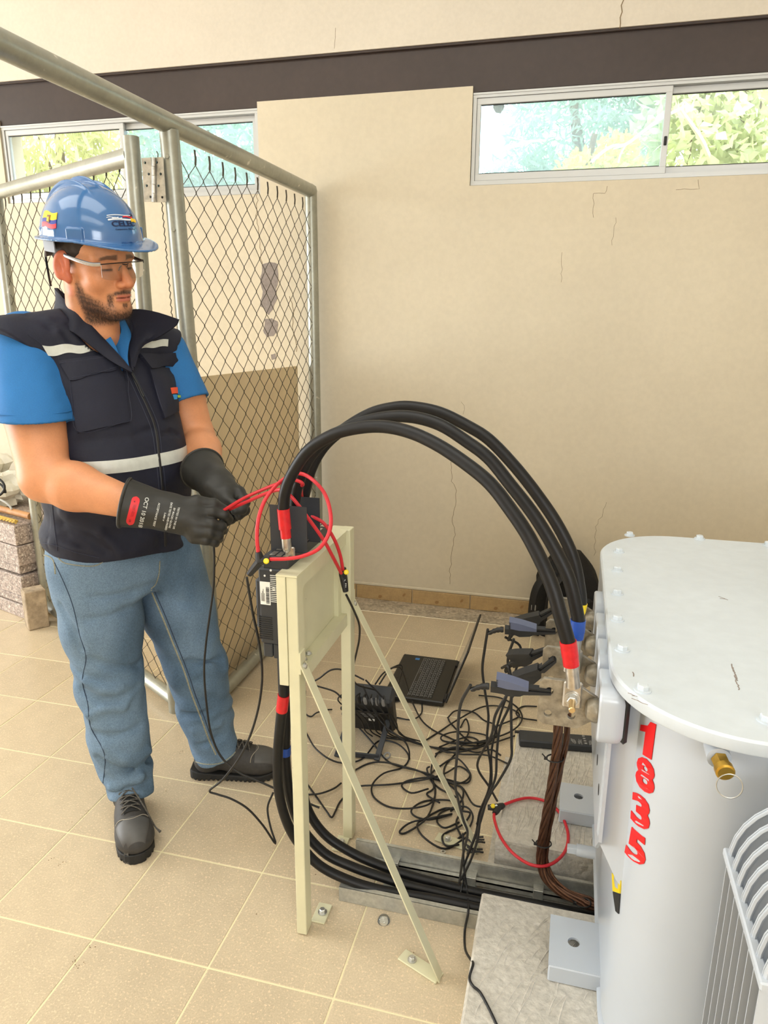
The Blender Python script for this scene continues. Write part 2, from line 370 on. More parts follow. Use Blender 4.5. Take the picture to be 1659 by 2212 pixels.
# windows
def window(name, x0, x1, split, z0, z1, dusty, lock=True):
    root = thing(name, None, None, (x0, WY, z0)); root['kind'] = 'structure'
    y0, y1 = WY+0.008, WY+0.062; f = MB(); t = 0.022
    f.b2((x0, y0, z0), (x1, y1, z0+0.018)); f.b2((x0, y0, z1-0.02), (x1, y1, z1)); f.b2((x0+0.0005, y0+0.001, z0+0.0175), (x0+0.016, y1-0.001, z1-0.0195)); f.b2((x1-0.016, y0+0.001, z0+0.0175), (x1-0.0005, y1-0.001, z1-0.0195)); f.b2((x0+0.0005, y0-0.004, z1-0.008), (x1-0.0005, y0+0.0005, z1-0.0005))
    obj('window_frame', f, 'alu', root, 0)
    for a, b, yy, d in ((x0+0.016, split+0.012, y0+0.006, dusty[0]), (split-0.012, x1-0.016, y0+0.030, dusty[1])):
        s = MB(); sb = 0.030; zt, zb = z1-0.02, z0+0.018
        s.b2((a, yy, zb), (b, yy+0.02, zb+sb), 0.002); s.b2((a, yy, zt-sb*0.9), (b, yy+0.02, zt), 0.002); s.b2((a+0.0005, yy+0.0008, zb+sb-0.003), (a+0.018, yy+0.0192, zt-sb*0.9+0.003), 0.0015); s.b2((b-0.026, yy+0.0008, zb+sb-0.003), (b-0.0005, yy+0.0192, zt-sb*0.9+0.003), 0.0015)
        so = obj('sash', s, 'alu', root, 0)
        g = MB(); g.b2((a+0.016, yy+0.008, zb+sb-0.004), (b-0.022, yy+0.012, zt-sb*0.9+0.004)); obj('pane', g, 'pane_dusty' if d else 'pane_clear', so, 0)
        q = MB()
        q.b2((a+0.020, yy+0.004, zb+sb+0.0004), (b-0.028, yy+0.0075, zb+sb+0.003)); q.b2((a+0.020, yy+0.004, zt-sb*0.9-0.004), (b-0.028, yy+0.0075, zt-sb*0.9-0.0004)); obj('gasket', q, 'rubber_black', so, 0)
    if lock:
        k = MB(); k.b2((split-0.006, y0, (z0+z1)/2-0.06), (split+0.006, y0+0.008, (z0+z1)/2-0.025), 0.002); obj('lock', k, 'rubber_black', root)
    return root
window('window_1', -1.962, -0.505, -1.25, 2.056, 2.432, (False, True), False)
window('window_2', 0.525, 2.30, 1.345, 2.056, 2.432, (True, False))

# ------------------------------------------------------------------ trees outside
mb = MB(); mb.b2((-14, WY+0.3, -0.4), (14, 22, -0.3)); gr = struct('ground', mb, 'soil', smooth=0)
def leaves(pts, size, lw, up, mi=None):
    pts = np.asarray(pts); n = len(pts); d = RNG.normal(0, 1, (n, 3)); d[:, 2] += up; d /= np.linalg.norm(d, axis=1)[:, None]
    e = np.cross(d, RNG.normal(0, 1, (n, 3))); e /= np.linalg.norm(e, axis=1)[:, None]; nn = np.cross(d, e)
    L = size*RNG.uniform(0.6, 1.4, (n, 1)); a = pts; b = pts+d*L*0.5+e*L*lw+nn*L*0.08; c = pts+d*L; f = pts+d*L*0.5-e*L*lw+nn*L*0.08
    V = np.stack([a, b, c, f], 1).reshape(-1, 3); F = np.arange(4*n).reshape(n, 4); return V, F
def tree(name, label, base, h, blobs, lm, n, size, lw, up=0.0, cat='tree'):
    root = thing(name, label, cat, base, 'trees and shrubs outside the windows')
    t = MB(); base = np.asarray(base, float); P = [base+(0, 0, h*k/5)+RNG.normal(0, 0.04, 3)*(k > 0) for k in range(6)]; t.tube(smooth_path(P, 4), np.linspace(0.09, 0.02, 21), 8)
    for c, r in blobs:
        c = np.asarray(c, float); q = base+(0, 0, h*0.45); t.tube(smooth_path([q, (q+c)/2+RNG.normal(0, 0.1, 3), c], 5), np.linspace(0.04, 0.008, 11), 6)
    obj('trunk', t, 'bark', root)
    pts = []
    tot = sum(np.prod(r) for _, r in blobs)
    for c, r in blobs:
        k = int(n*np.prod(r)/tot); d = RNG.normal(0, 1, (k, 3)); d /= np.linalg.norm(d, axis=1)[:, None]; pts.append(np.asarray(c)+d*RNG.uniform(0.35, 1, (k, 1))**0.5*np.asarray(r))
    V, F = leaves(np.concatenate(pts), size, lw, up); o = link('foliage', fast_mesh('foliage', V, F), lm, root, 0); o['kind'] = 'stuff'; return root
tree('conifer_tree', 'blue green feathery tree behind the dusty pane of the right window', (0.9, 5.6, -0.3), 4.6, [((0.95, 5.5, 3.0), (0.62, 0.5, 0.55)), ((0.5, 5.9, 2.55), (0.5, 0.4, 0.35)), ((1.45, 5.8, 3.4), (0.6, 0.5, 0.6)), ((0.85, 5.7, 2.4), (0.7, 0.5, 0.4))], 'leaf_blue', 7000, 0.10, 0.12, 0.2)
tree('yellow_shrub', 'yellow flowering shrub low behind the right window', (1.02, 4.6, -0.3), 3.0, [((1.02, 4.6, 2.47), (0.22, 0.2, 0.16)), ((0.80, 4.7, 2.36), (0.16, 0.2, 0.14)), ((1.22, 4.7, 2.62), (0.16, 0.2, 0.14)), ((1.34, 4.6, 2.45), (0.10, 0.1, 0.14))], 'leaf_yellow', 1500, 0.055, 0.3, 0.1, 'shrub')
LT = tree('leafy_tree', 'pale yellow green leafy tree behind the clear pane of the right window', (2.1, 5.2, -0.3), 4.2, [((1.75, 5.0, 2.75), (0.42, 0.4, 0.5)), ((2.25, 5.3, 3.05), (0.6, 0.5, 0.6)), ((2.3, 5.0, 2.45), (0.55, 0.5, 0.4)), ((1.75, 5.4, 3.3), (0.4, 0.4, 0.4))], 'leaf_green', 5200, 0.11, 0.24, 0.0)
tree('weeping_tree', 'yellow green drooping tree behind the left pane of the left window', (-3.9, 5.4, -0.3), 4.6, [((-4.0, 5.2, 3.1), (0.75, 0.5, 0.7)), ((-4.4, 5.4, 2.6), (0.5, 0.5, 0.5)), ((-3.4, 5.5, 2.9), (0.4, 0.4, 0.8))], 'leaf_weep', 4600, 0.15, 0.09, -1.6)
tree('hazy_tree', 'pale blue green tree behind the right pane of the left window', (-2.4, 5.6, -0.3), 4.2, [((-2.4, 5.5, 3.0), (0.8, 0.5, 0.4)), ((-2.0, 5.6, 2.5), (0.6, 0.5, 0.4)), ((-2.8, 5.8, 2.6), (0.5, 0.5, 0.5))], 'leaf_blue', 4200, 0.12, 0.16, -0.2)
def pw(px, Y): return [at(x, y, Y=Y) for x, y in px]
for P, r in (([(1470, 235), (1430, 255), (1395, 280), (1352, 312), (1325, 315), (1300, 330), (1278, 350)], 0.010), ([(1352, 312), (1340, 335), (1336, 352)], 0.006), ([(1345, 316), (1325, 322)], 0.005), ([(1180, 304), (1140, 306), (1110, 316), (1080, 332)], 0.008), ([(1140, 306), (1115, 300), (1095, 296)], 0.005)):
    m = MB(); m.tube(smooth_path(pw(P, 4.15), 4), r, 6); obj('bare_branch', m, 'bare_branch', LT)

m = MB(); P0 = at(1470, 235, Y=4.15); m.tube(smooth_path([P0, (P0+A3(2.1, 5.2, 2.2))/2+A3(0, 0, 0.1), (2.1, 5.2, 2.1)], 5), np.linspace(0.010, 0.03, 11), 6); obj('bare_branch', m, 'bare_branch', LT)
# ------------------------------------------------------------------ chain-link cage
RT = 2.050; A_top = A3(-0.221, 1.0, RT); A_bot = A3(-0.222, 1.085, 0.0); CN = A3(-0.224, 2.268, RT)
def chainlink(o, ax, W, z0, z1, p=0.049, h=0.043, r=0.0016, slant=None):
    mb = MB(); o = np.asarray(o, float); ax = np.asarray(ax, float); nrm = np.cross(ax, (0, 0, 1.0)); n = int(W/p); p = W/n
    for i in range(n):
        P = []; k = 0; z = z1
        while z > z0-1e-6:
            s = (k+i) % 2; x = (i+s+(0.06 if s else -0.06))*p; x = min(max(x, 0), W); P.append(o+ax*x+(0, 0, z)+nrm*(0.0016 if k % 4 < 2 else -0.0016)); z -= h; k += 1
        mb.tube(P, r, 4, caps=False)
        mb.tube([P[0]+(0, 0, 0.045), P[0]+(0, 0, 0.02)+nrm*0.002, P[0]], r*1.3, 4)
    return mb
fence = thing('chain_link_fence', 'silver pipe and chain link fence panel between gate and back wall', 'fence', (A_bot[0], A_bot[1], 0))
m = MB(); m.cyl(A_bot, A_top-(0, 0, 0.02), 0.030, n=20); m.box(A_bot+(0, 0, 0.004), (0.09, 0.09, 0.008), bev=0.002); obj('post', m, 'pipe_paint', fence)
m = MB(); m.cyl((CN[0], CN[1], 0), CN, 0.029, n=20); obj('post', m, 'pipe_paint', fence)
m = MB(); m.cyl(CN+(0, 0.0, 0), A3(-0.221, -1.6, RT), 0.031, n=20); m.lathe(CN, (0, 0, 1), [(-0.031, 0.012), (-0.02, 0.026), (0, 0.031), (0.02, 0.026), (0.031, 0.01)], 16); obj('top_rail', m, 'pipe_paint', fence)
m = MB(); m.cyl((-0.222, 1.10, 0.034), (CN[0], CN[1], 0.034), 0.027, n=18); obj('bottom_rail', m, 'pipe_paint', fence)
tag(obj('wire_mesh', chainlink((-0.222, 1.055, 0), (0, 1, 0), 1.19, 0.06, 1.96), 'wire', fence, 0), kind='stuff')
for z in (1.95, 1.74):
    m = MB(); hexbolt(m, A_top-(0, 0, RT-z)+(0.004, -0.029+(RT-z)*0.04, 0), (0.1, -1, 0), 0.007, 0.006, False); obj('weld', m, 'pipe_paint', fence)
z_ = np.linspace(0.5, 1.97, 190); m = MB(); m.tube(np.stack([-0.2585+0.0022*np.cos(z_*260), 1.068-(z_/RT)*0.085+0.0022*np.sin(z_*260), z_], 1), 0.0016, 5)
obj('tie_wire', m, 'wire', fence)
gate = thing('gate', 'chain link gate leaf on a round pipe frame hinged open behind the man', 'gate', (-0.36, 1.016, 0))
g0, g1 = A3(-0.359, 1.005, 0), A3(-1.48, 1.68, 0); gz = 2.015
m = MB(); m.cyl(g0+(0, 0, 0.0), g0+(0.012, -0.02, gz), 0.026, n=18); obj('stile', m, 'pipe_paint', gate)
m = MB(); m.cyl(g1+(0, 0, 0.02), g1+(0, 0, gz-0.02), 0.026, n=18); obj('stile', m, 'pipe_paint', gate)
m = MB(); m.cyl(g1+(0, 0, gz-0.02), g0+(0.012, -0.02, gz-0.055), 0.028, n=18); obj('top_rail', m, 'pipe_paint', gate)
m = MB(); m.cyl(g1+(0, 0, 0.05), g0+(0, 0, 0.05), 0.026, n=18); obj('bottom_rail', m, 'pipe_paint', gate)
ga = (g1-g0)/np.linalg.norm(g1-g0); tag(obj('wire_mesh', chainlink(g0, ga, float(np.linalg.norm(g1-g0)), 0.08, 1.93), 'wire', gate, 0), kind='stuff')
hinge = thing('hinge', 'galvanized butt hinge with screw holes joining gate to post', 'hinge', at(331, 388, Y=0.965))
for k, (xa, xb, ya, yb) in enumerate(((309, 330, 341, 436), (334, 356, 340, 437))):
    P = [at(xa, ya, Y=0.968), at(xb, ya, Y=0.968), at(xb, yb, Y=0.968), at(xa, yb, Y=0.968)]
    cx0, cz0 = (P[0][0]+P[2][0])/2, (P[0][2]+P[2][2])/2; hw, hh = abs(P[1][0]-P[0][0])/2, abs(P[0][2]-P[3][2])/2
    holes = [circle(0.3*hw*(1 if i % 2 else -1), hh*(0.78-0.52*i), 0.0042, 10) for i in range(4)]
    V, F = curve_mesh([[(-hw, -hh), (hw, -hh), (hw, hh), (-hw, hh)]]+holes, 0.0015)
    m = MB(); m.add(place(V, (cx0, 0.968, cz0), (1, 0, 0), (0, 0, 1)), F); obj('leaf', m, 'hinge_metal', hinge, 0)
    for i in range(4):
        m = MB(); m.cyl((cx0+0.3*hw*(1 if i % 2 else -1), 0.971, cz0+hh*(0.78-0.52*i)), (cx0+0.3*hw*(1 if i % 2 else -1), 0.973, cz0+hh*(0.78-0.52*i)), 0.0046, n=8); obj('screw', m, 'rubber_black', hinge)
a, b = at(332, 340, Y=0.962), at(332, 437, Y=0.962); m = MB()
for k in range(5): m.cyl(a+(b-a)*(k/5+0.004), a+(b-a)*((k+1)/5-0.004), 0.006, n=12)
obj('knuckle', m, 'hinge_metal', hinge)
m = MB(); m.add([(-0.300, 1.125, 0.0), (-0.300, 2.215, 0.0), (-0.300, 2.235, 1.238), (-0.300, 1.085, 1.262), (-0.305, 1.125, 0.0), (-0.305, 2.215, 0.0), (-0.305, 2.235, 1.238), (-0.305, 1.085, 1.262)], [(0, 1, 2, 3), (7, 6, 5, 4), (0, 4, 5, 1), (1, 5, 6, 2), (2, 6, 7, 3), (3, 7, 4, 0)])
tag(obj('backing_sheet', m, 'sheet_tan', smooth=0), 'beige sheet standing behind the lower half of the chain link fence', 'panel')
c = at(346, 700, Y=WY-0.006); sg = thing('sign', 'red edged card on the back wall half hidden by the gate post', 'sign', c)
m = MB(); m.b2(c+(-0.022, 0, -0.035), c+(0.022, 0.005, 0.035)); obj('border', m, 'red_sign', sg, 0); m = MB(); m.b2(c+(-0.018, -0.001, -0.030), c+(0.014, 0.001, 0.030)); obj('face', m, 'white_card', sg, 0)

# ------------------------------------------------------------------ granite slabs at the left
sd = A3(0.95, -0.31, 0); sd /= np.linalg.norm(sd); sn = A3(0.31, 0.95, 0)/np.linalg.norm((0.31, 0.95)); RS = np.stack([sd, sn, (0, 0, 1)], 1)
corner = A3(-1.535, 1.575, 0); zz = 0.0
names = ['bottom', 'second from the bottom', 'third from the bottom', 'fourth from the bottom', 'fifth from the bottom', 'topmost']
for k, hgt in enumerate((0.075, 0.045, 0.115, 0.045, 0.105, 0.105)):
    hgt2 = hgt-(0.004 if k != 2 else 0.010); off = (0.0, 0.012, 0.004, 0.016, 0.0, 0.008)[k]
    m = MB(); m.box(corner-sd*(0.62+off)+sn*(0.24+off*0.5)+(0, 0, zz+hgt2/2), (1.24, 0.46, hgt2), RS, 0.003)
    tag(obj('granite_slab', m, 'granite'), 'speckled grey pink granite slab, %s in the stack at the far left' % names[k], 'slab', 'granite slabs stacked at the left'); zz += hgt
f = at(80, 1358, Z=0); m = MB(); bl = A3(-1.425, 1.535, 0); rb = math.radians(-38); RB = np.array([[math.cos(rb), -math.sin(rb), 0], [math.sin(rb), math.cos(rb), 0], [0, 0, 1]])
m.box(bl+(0, 0, 0.098), (0.082, 0.095, 0.196), RB, 0.004); tag(obj('concrete_block', m, 'concrete_block'), 'rough upright concrete block on the floor before the slab stack', 'block')
zt = zz
m = MB(); P = [corner-sd*x+sn*0.10+(0, 0, zt+0.028+0.01*(x > .6)) for x in (0.0, 0.4, 0.9, 1.3)]; m.tube(smooth_path(P, 3), 0.017, 12); tag(obj('wooden_pole', m, 'wood'), 'light brown wooden pole lying on the granite slabs', 'pole')
rp = thing('rope', 'twisted yellow rope lying along the top of the slabs', 'rope', corner-sd*0.4+(0, 0, zt))
for s in range(3):
    t = np.linspace(0, 1, 120); c = np.array([corner-sd*(0.02+1.1*x)+sn*(0.035)+(0, 0, zt+0.012) for x in t]); ph = t*90+s*2.094
    m = MB(); m.tube(c+0.006*(np.cos(ph)[:, None]*sn+np.sin(ph)[:, None]*A3(0, 0, 1)), 0.0058, 6, mi=0); obj('strand', m, 'rope', rp)
def lump(c, r, seed, n=14, e=0.18):
    g = np.random.default_rng(seed); m = MB(); th = np.linspace(0, 2*math.pi, n*2, endpoint=False); ph = np.linspace(-math.pi/2, math.pi/2, n); V = []
    for p in ph:
        for t in th: V.append((math.cos(p)*math.cos(t), math.cos(p)*math.sin(t), math.sin(p)))
    V = np.array(V); k = 1+e*(np.sin(V@g.normal(0, 4, 3)+1)+np.sin(V@g.normal(0, 7, 3))*0.6+np.sin(V@g.normal(0, 11, 3))*0.3)
    V = V*k[:, None]*np.asarray(r)+np.asarray(c); w2 = n*2
    F = [(i*w2+j, i*w2+(j+1) % w2, (i+1)*w2+(j+1) % w2, (i+1)*w2+j) for i in range(n-1) for j in range(w2)]; m.add(V, F); return m
for k, (x, y2, z, r) in enumerate(((0.46, 0.24, 0.085, (0.16, 0.13, 0.085)), (0.72, 0.27, 0.14, (0.17, 0.13, 0.14)))):
    tag(obj('sack', lump(corner-sd*x+sn*y2+(0, 0, zt+z), r, 3+k), 'sack', smooth=40), ('crumpled off-white sack nearest the man on the slab stack', 'taller crumpled off-white sack at the picture edge on the slabs')[k], 'sack')
m = MB(); c0 = corner-sd*0.36+sn*0.08+(0, 0, zt+0.05); t = np.linspace(0, 2*math.pi*1.6, 60); m.tube(c0+np.stack([np.cos(t)*0.13, np.sin(t)*0.02, 0.06+np.sin(t)*0.055+t*0.004], 1), 0.006, 8)
tag(obj('cable_coil', m, 'rubber_black'), 'black cable loop lying over the sacks on the slabs', 'cable')
m = MB(); c0 = corner-sd*0.30+sn*0.06+(0, 0, zt+0.035); t = np.linspace(0.3, 3.0, 30); m.tube(c0+np.stack([-np.cos(t)*0.16, -0.02+0*t, 0.0+np.sin(t)*0.07], 1), 0.005, 8)
tag(obj('cable_loop', m, 'alu'), 'pale grey thin cable bent over the edge of the slabs', 'cable')

tag(obj('rag', lump(at(1077, 236, Y=WY+0.20)-A3(0, 0, -0.006), (0.022, 0.015, 0.022), 11), 'plaster_gray', smooth=40), 'small grey clump hanging outside the top corner of the right window', 'clump')
# ------------------------------------------------------------------ materials for the equipment
mat('cream_metal', (214, 210, 178), 0.42, noise=[(7, 0.06)], spots=(60, 0.77, (70, 64, 50)))
mat('zinc_bolt', (200, 200, 196), 0.3, 0.8); mat('steel_plate', (150, 142, 126), 0.40, 0.5, noise=[(14, 0.2), (60, 0.3)])
mat('breaker_gray', (46, 49, 54), 0.5, noise=[(30, 0.06)]); mat('black_plastic', (30, 31, 33), 0.48); mat('black_gloss', (20, 20, 22), 0.3)
mat('label_white', (236, 236, 232), 0.5); mat('print_black', (22, 22, 22), 0.6); mat('print_white', (232, 232, 228), 0.6)
mat('cable_black', (15, 15, 17), 0.45, noise=[(20, 0.3)], spots=(70, 0.78, (70, 70, 70)), spec=0.35); mat('lead_black', (20, 20, 21), 0.5)
mat('tape_red', (206, 24, 34), 0.35, noise=[(70, 0.14)]); mat('tape_blue', (28, 72, 160), 0.35, noise=[(70, 0.12)]); mat('tape_yellow', (236, 208, 30), 0.4)
mat('lug_metal', (196, 190, 180), 0.3, 0.85, noise=[(60, 0.2)]); mat('brass', (206, 164, 70), 0.3, 0.9, noise=[(50, 0.15)]); mat('bolt_gold', (214, 184, 132), 0.35, 0.8)
mat('tank_paint', (190, 197, 206), 0.30, noise=[(3, 0.03)], coat=0.25); mat('lid_paint', (206, 214, 221), 0.38, noise=[(2.5, 0.05), (30, 0.03)], spots=(11, 0.80, (150, 152, 154)))
mat('red_digit', (228, 14, 20), 0.4); mat('copper_old', (104, 72, 54), 0.45, 0.55, noise=[(60, 0.25)])
mat('flex_red', (206, 40, 52), 0.42); mat('button_yellow', (240, 214, 30), 0.4)
mat('tray_zinc', (190, 190, 182), 0.42, 0.55, noise=[(10, 0.16), (70, 0.14)], spots=(24, 0.74, (206, 200, 184)))

# ------------------------------------------------------------------ concrete plinths
def plinth(label, poly, z, seed):
    g = np.random.default_rng(seed); m = MB(); n = 14; P = []
    for i, (a, b) in enumerate(zip(poly, poly[1:]+poly[:1])):
        for t in range(n): P.append((np.array(a)*(1-t/n)+np.array(b)*t/n)+g.normal(0, 0.0016, 2)*(0 < t))
    N = len(P); V = [(p[0], p[1], -0.02) for p in P]+[(p[0], p[1], z-0.006+g.normal(0, 0.001)) for p in P]
    c = np.mean(P, 0); V += [(*(np.array(p)+(c-p)/np.linalg.norm(c-p)*0.006), z) for p in P]
    F = [(i, (i+1) % N, N+(i+1) % N, N+i) for i in range(N)]+[(N+i, N+(i+1) % N, 2*N+(i+1) % N, 2*N+i) for i in range(N)]+[tuple(range(2*N, 3*N))]
    m.add(V, F); return tag(obj('plinth', m, 'concrete', smooth=0), label, 'plinth')
PZ = 0.112
plinth('broom finished concrete plinth nearest the camera under the transformer foot', [(0.912, -1.26), (3.5, -1.26), (3.5, 0.276), (0.914, 0.276)], PZ, 1)
plinth('broom finished concrete plinth beyond the cable tray', [(0.926, 0.470), (3.5, 0.470), (3.5, 1.03), (0.944, 1.02)], PZ, 2)
# broom strokes: fine raised ridges in the concrete tops
for nm, (x0, x1, y0, y1), ang in (('a', (0.925, 1.35, -0.7, 0.262), 1.15), ('b', (0.945, 1.24, 0.48, 1.0), 1.45)):
    m = MB(); g = np.random.default_rng(5)
    for k in range(330):
        x, y = g.uniform(x0, x1), g.uniform(y0, y1); L = g.uniform(0.03, 0.12); a = ang+g.normal(0, 0.12); d = A3(math.cos(a), math.sin(a), 0); e = A3(-d[1], d[0], 0)
        p = [A3(x, y, PZ-0.0004)+d*L*t+e*0.003*math.sin(3*t) for t in (0, .33, .66, 1)]
        if any(not (x0 < q[0] < x1 and y0 < q[1] < y1) for q in p): continue
        m.tube(p, [0.0008, 0.0026, 0.0026, 0.0008], 4, flat=0.8)
    par = [o for o in bpy.data.objects if o.name.startswith('plinth')][0 if nm == 'a' else 1]
    tag(obj('broom_ridges', m, 'concrete', par, 60), kind='stuff')

# ------------------------------------------------------------------ cable tray
tray = thing('cable_tray', 'galvanized ladder cable tray on the floor between the plinths', 'cable tray', (0.55, 0.35, 0))
def rail(y, h, lip, name):
    m = MB(); m.b2((0.545, y-0.0015, 0.001), (2.4, y+0.0015, h)); m.b2((0.545, min(y, y+lip), h-0.003), (2.4, max(y, y+lip), h)); m.b2((0.545, min(y, y+lip*1.3), 0.001), (2.4, max(y, y+lip*1.3), 0.004)); return obj(name, m, 'tray_zinc', tray, 0)
rail(0.272, 0.043, 0.014, 'side_rail'); rail(0.424, 0.064, 0.012, 'side_rail')
m = MB(); m.b2((0.60, 0.404, 0.010), (2.4, 0.408, 0.024)); m.b2((0.60, 0.404, 0.022), (2.4, 0.420, 0.024)); obj('inner_flange', m, 'tray_zinc', tray, 0)
for x in (0.66, 0.872, 1.048, 1.30):
    m = MB(); m.box((x, 0.402, 0.018), (0.026, 0.004, 0.034), bev=0.001); m.b2((x-0.013, 0.402, 0.033), (x+0.013, 0.423, 0.036)); m.b2((x-0.016, 0.274, 0.001), (x+0.016, 0.424, 0.006)); obj('rung', m, 'tray_zinc', tray, 0)

# ------------------------------------------------------------------ breaker stand
st = thing('breaker_stand', 'cream painted steel stand with panel and diagonal braces bolted to the floor', 'stand', (0.48, 0.32, 0))
yf, yr, zt = 0.142, 0.500, 0.940
def lpost(name, x, y, sy, z0, z1):
    m = MB(); m.b2((x, y, z0), (x+0.026, y+sy*0.003, z1)); m.b2((x+0.023, min(y, y+sy*0.036), z0), (x+0.026, max(y, y+sy*0.036), z1)); return obj(name, m, 'cream_metal', st, 0)
m = MB(); m.b2((0.478, yf, 0.004), (0.503, yf+0.038, zt), 0.0015); p1 = obj('post', m, 'cream_metal', st, 0)
m = MB(); m.b2((0.484, yr-0.004, 0.004), (0.512, yr+0.032, zt+0.005), 0.0015); p2 = obj('post', m, 'cream_metal', st, 0)
m = MB(); m.b2((0.456, yf-0.0015, 0.682), (0.4772, yf+0.03, zt), 0.001); obj('panel_edge', m, 'cream_metal', st, 0)
m = MB(); m.b2((0.4562, yf-0.0025, zt+0.0004), (0.5045, yr+0.03, zt+0.0045)); m.b2((0.4965, yf+0.0385, zt-0.034), (0.5005, yr-0.005, zt)); obj('top_rail', m, 'cream_metal', st, 0)
m = MB(); m.b2((0.470, yf+0.0305, 0.700), (0.474, yr-0.0045, zt-0.002)); obj('panel', m, 'cream_metal', st, 0)
m = MB(); m.b2((0.4745, yf+0.0385, 0.708), (0.499, yr-0.005, 0.712)); m.b2((0.499, yf+0.0385, 0.678), (0.5025, yr-0.005, 0.7125)); obj('lower_rail', m, 'cream_metal', st, 0)
m = MB(); m.b2((0.470, yr-0.028, 0.712), (0.486, yr-0.003, zt-0.01)); obj('side_lip', m, 'cream_metal', st, 0)
for y in (0.215, 0.245):
    m = MB(); hexbolt(m, (0.486, y, 0.7125), (0, 0, 1), 0.006, 0.005); obj('bolt', m, 'zinc_bolt', st)
for y0, foot, tabend, zb in ((yf+0.012, (0.842, 0.108), (0.742, 0.150), 0.715), (yr+0.006, (0.872, 0.545), (0.748, 0.572), 0.712)):
    a = A3(0.506, y0, zb+0.02); b = A3(foot[0], foot[1], 0.006); d = (b-a)/np.linalg.norm(b-a); e = A3(0, 1, 0); n = np.cross(d, e); n /= np.linalg.norm(n); e = np.cross(n, d)
    if y0 > .3: a[1] += 0.03
    w = 0.015; t = 0.003; m = MB(); V = [a-e*w, a+e*w, b+e*w, b-e*w]; m.add(V+[v+n*t for v in V], [(0, 1, 2, 3), (7, 6, 5, 4), (0, 4, 5, 1), (1, 5, 6, 2), (2, 6, 7, 3), (3, 7, 4, 0)])
    m.box(a+(-0.001, 0, 0.005), (0.006, 0.03, 0.05))
    f = A3(*tabend, 0.004)-b; f[2] = 0; L = np.linalg.norm(f); f /= L; g = A3(-f[1], f[0], 0)
    m.box((b+A3(*tabend, 0.006))/2*A3(1, 1, 0)+(0, 0, 0.0035), (L, 0.034, 0.005), np.stack([f, g, (0, 0, 1)], 1), 0.001); br = obj('brace', m, 'cream_metal', st, 0)
    k = MB(); hexbolt(k, (*(A3(*tabend, 0)-f*L*0.28)[:2], 0.006), (0, 0, 1), 0.0075, 0.008); obj('bolt', k, 'zinc_bolt', br)
    k = MB(); hexbolt(k, a+(0.004, 0, -0.006), (1, 0, 0), 0.006, 0.005); obj('bolt', k, 'zinc_bolt', br)
for (x, y), po in (((0.522, yf+0.075), p1), ((0.492, yr-0.03), p2)):
    m = MB(); m.box((x-0.006, y, 0.0035), (0.036, 0.062, 0.005), bev=0.001); tb = obj('foot_tab', m, 'cream_metal', st, 0); k = MB(); hexbolt(k, (x-0.004, y, 0.006), (0, 0, 1), 0.008, 0.009); obj('bolt', k, 'zinc_bolt', tb)

# ------------------------------------------------------------------ breaker
bk = thing('circuit_breaker', 'dark grey moulded case circuit breaker mounted on the left of the stand', 'breaker', (0.42, 0.3, 0.72))
bx0, bx1, by0, by1, bz0, bz1 = 0.388, 0.470, 0.172, 0.455, 0.762, 0.955
m = MB(); m.b2((bx0+0.012, by0, bz0), (bx1, by1, bz1-0.012), 0.004); m.b2((bx0, by0+0.006, bz0+0.03), (bx1-0.02, by1-0.006, bz1-0.04), 0.006); body = obj('case', m, 'breaker_gray', bk)
m = MB(); m.b2((bx0+0.016, by0+0.004, bz0-0.034), (bx0+0.038, by1-0.004, bz0), 0.002); m.b2((bx0+0.040, by0+0.004, bz0-0.036), (bx1, by1-0.004, bz0), 0.002); obj('terminal_base', m, 'breaker_gray', bk)
m = MB(); m.b2((bx0+0.022, by0+0.003, bz1-0.014), (bx1, by1, bz1+0.016), 0.003); obj('terminal_head', m, 'breaker_gray', bk)
m = MB()
for i in range(7):
    for j in range(3): m.b2((0.425+j*0.016, 0.18+i*0.04, bz1+0.0165), (0.437+j*0.016, 0.208+i*0.04, bz1+0.0175))
obj('vent_grille', m, 'lug_metal', bk, 0)
for i in range(11):
    m = MB(); m.b2((bx0+0.010, by0-0.0015, bz0+0.012+i*0.0052), (bx0+0.042, by0+0.004, bz0+0.0142+i*0.0052)); obj('rib', m, 'black_plastic', body, 0)
m = MB(); m.b2((bx0+0.016, by0-0.001, 0.858), (bx0+0.040, by0+0.001, 0.912)); lb = obj('barcode_label', m, 'label_white', bk, 0)
m = MB(); z = 0.861; g = random.Random(4)
while z < 0.900:
    h = g.choice((0.0006, 0.0011, 0.0017)); m.b2((bx0+0.030, by0-0.0016, z), (bx0+0.038, by0-0.0008, z+h)); z += h+g.choice((0.0006, 0.001))
for i in range(4): m.b2((bx0+0.019+0.0022*i, by0-0.0016, 0.866), (bx0+0.0198+0.0022*i, by0-0.0008, 0.885+0.005*(i % 3)))
obj('barcode', m, 'print_black', lb, 0)
m = MB(); m.b2((bx0+0.064, by0-0.001, 0.785), (bx0+0.075, by0+0.001, 0.835)); obj('side_label', m, 'label_white', bk, 0)
m = MB()
for i in range(15): m.b2((bx0+0.041, by0-0.0008, 0.866+i*0.0044), (bx0+0.041+g.uniform(0.012, 0.028), by0+0.001, 0.8675+i*0.0044))
m.lathe((bx0+0.043, by0+0.001, 0.940), (0, -1, 0), [(0, 0.0026), (0.0018, 0.0026)], 12)
obj('rating_print', m, 'print_white', bk, 0)
m = MB(); m.lathe((bx0+0.028, by0+0.001, 0.926), (0, -1, 0), [(0, 0.003), (0.002, 0.002)], 8); m.lathe((bx0+0.048, by0+0.001, 0.897), (0, -1, 0), [(0, 0.005), (0.0018, 0.003)], 7); obj('paint_spot', m, 'print_white', bk)
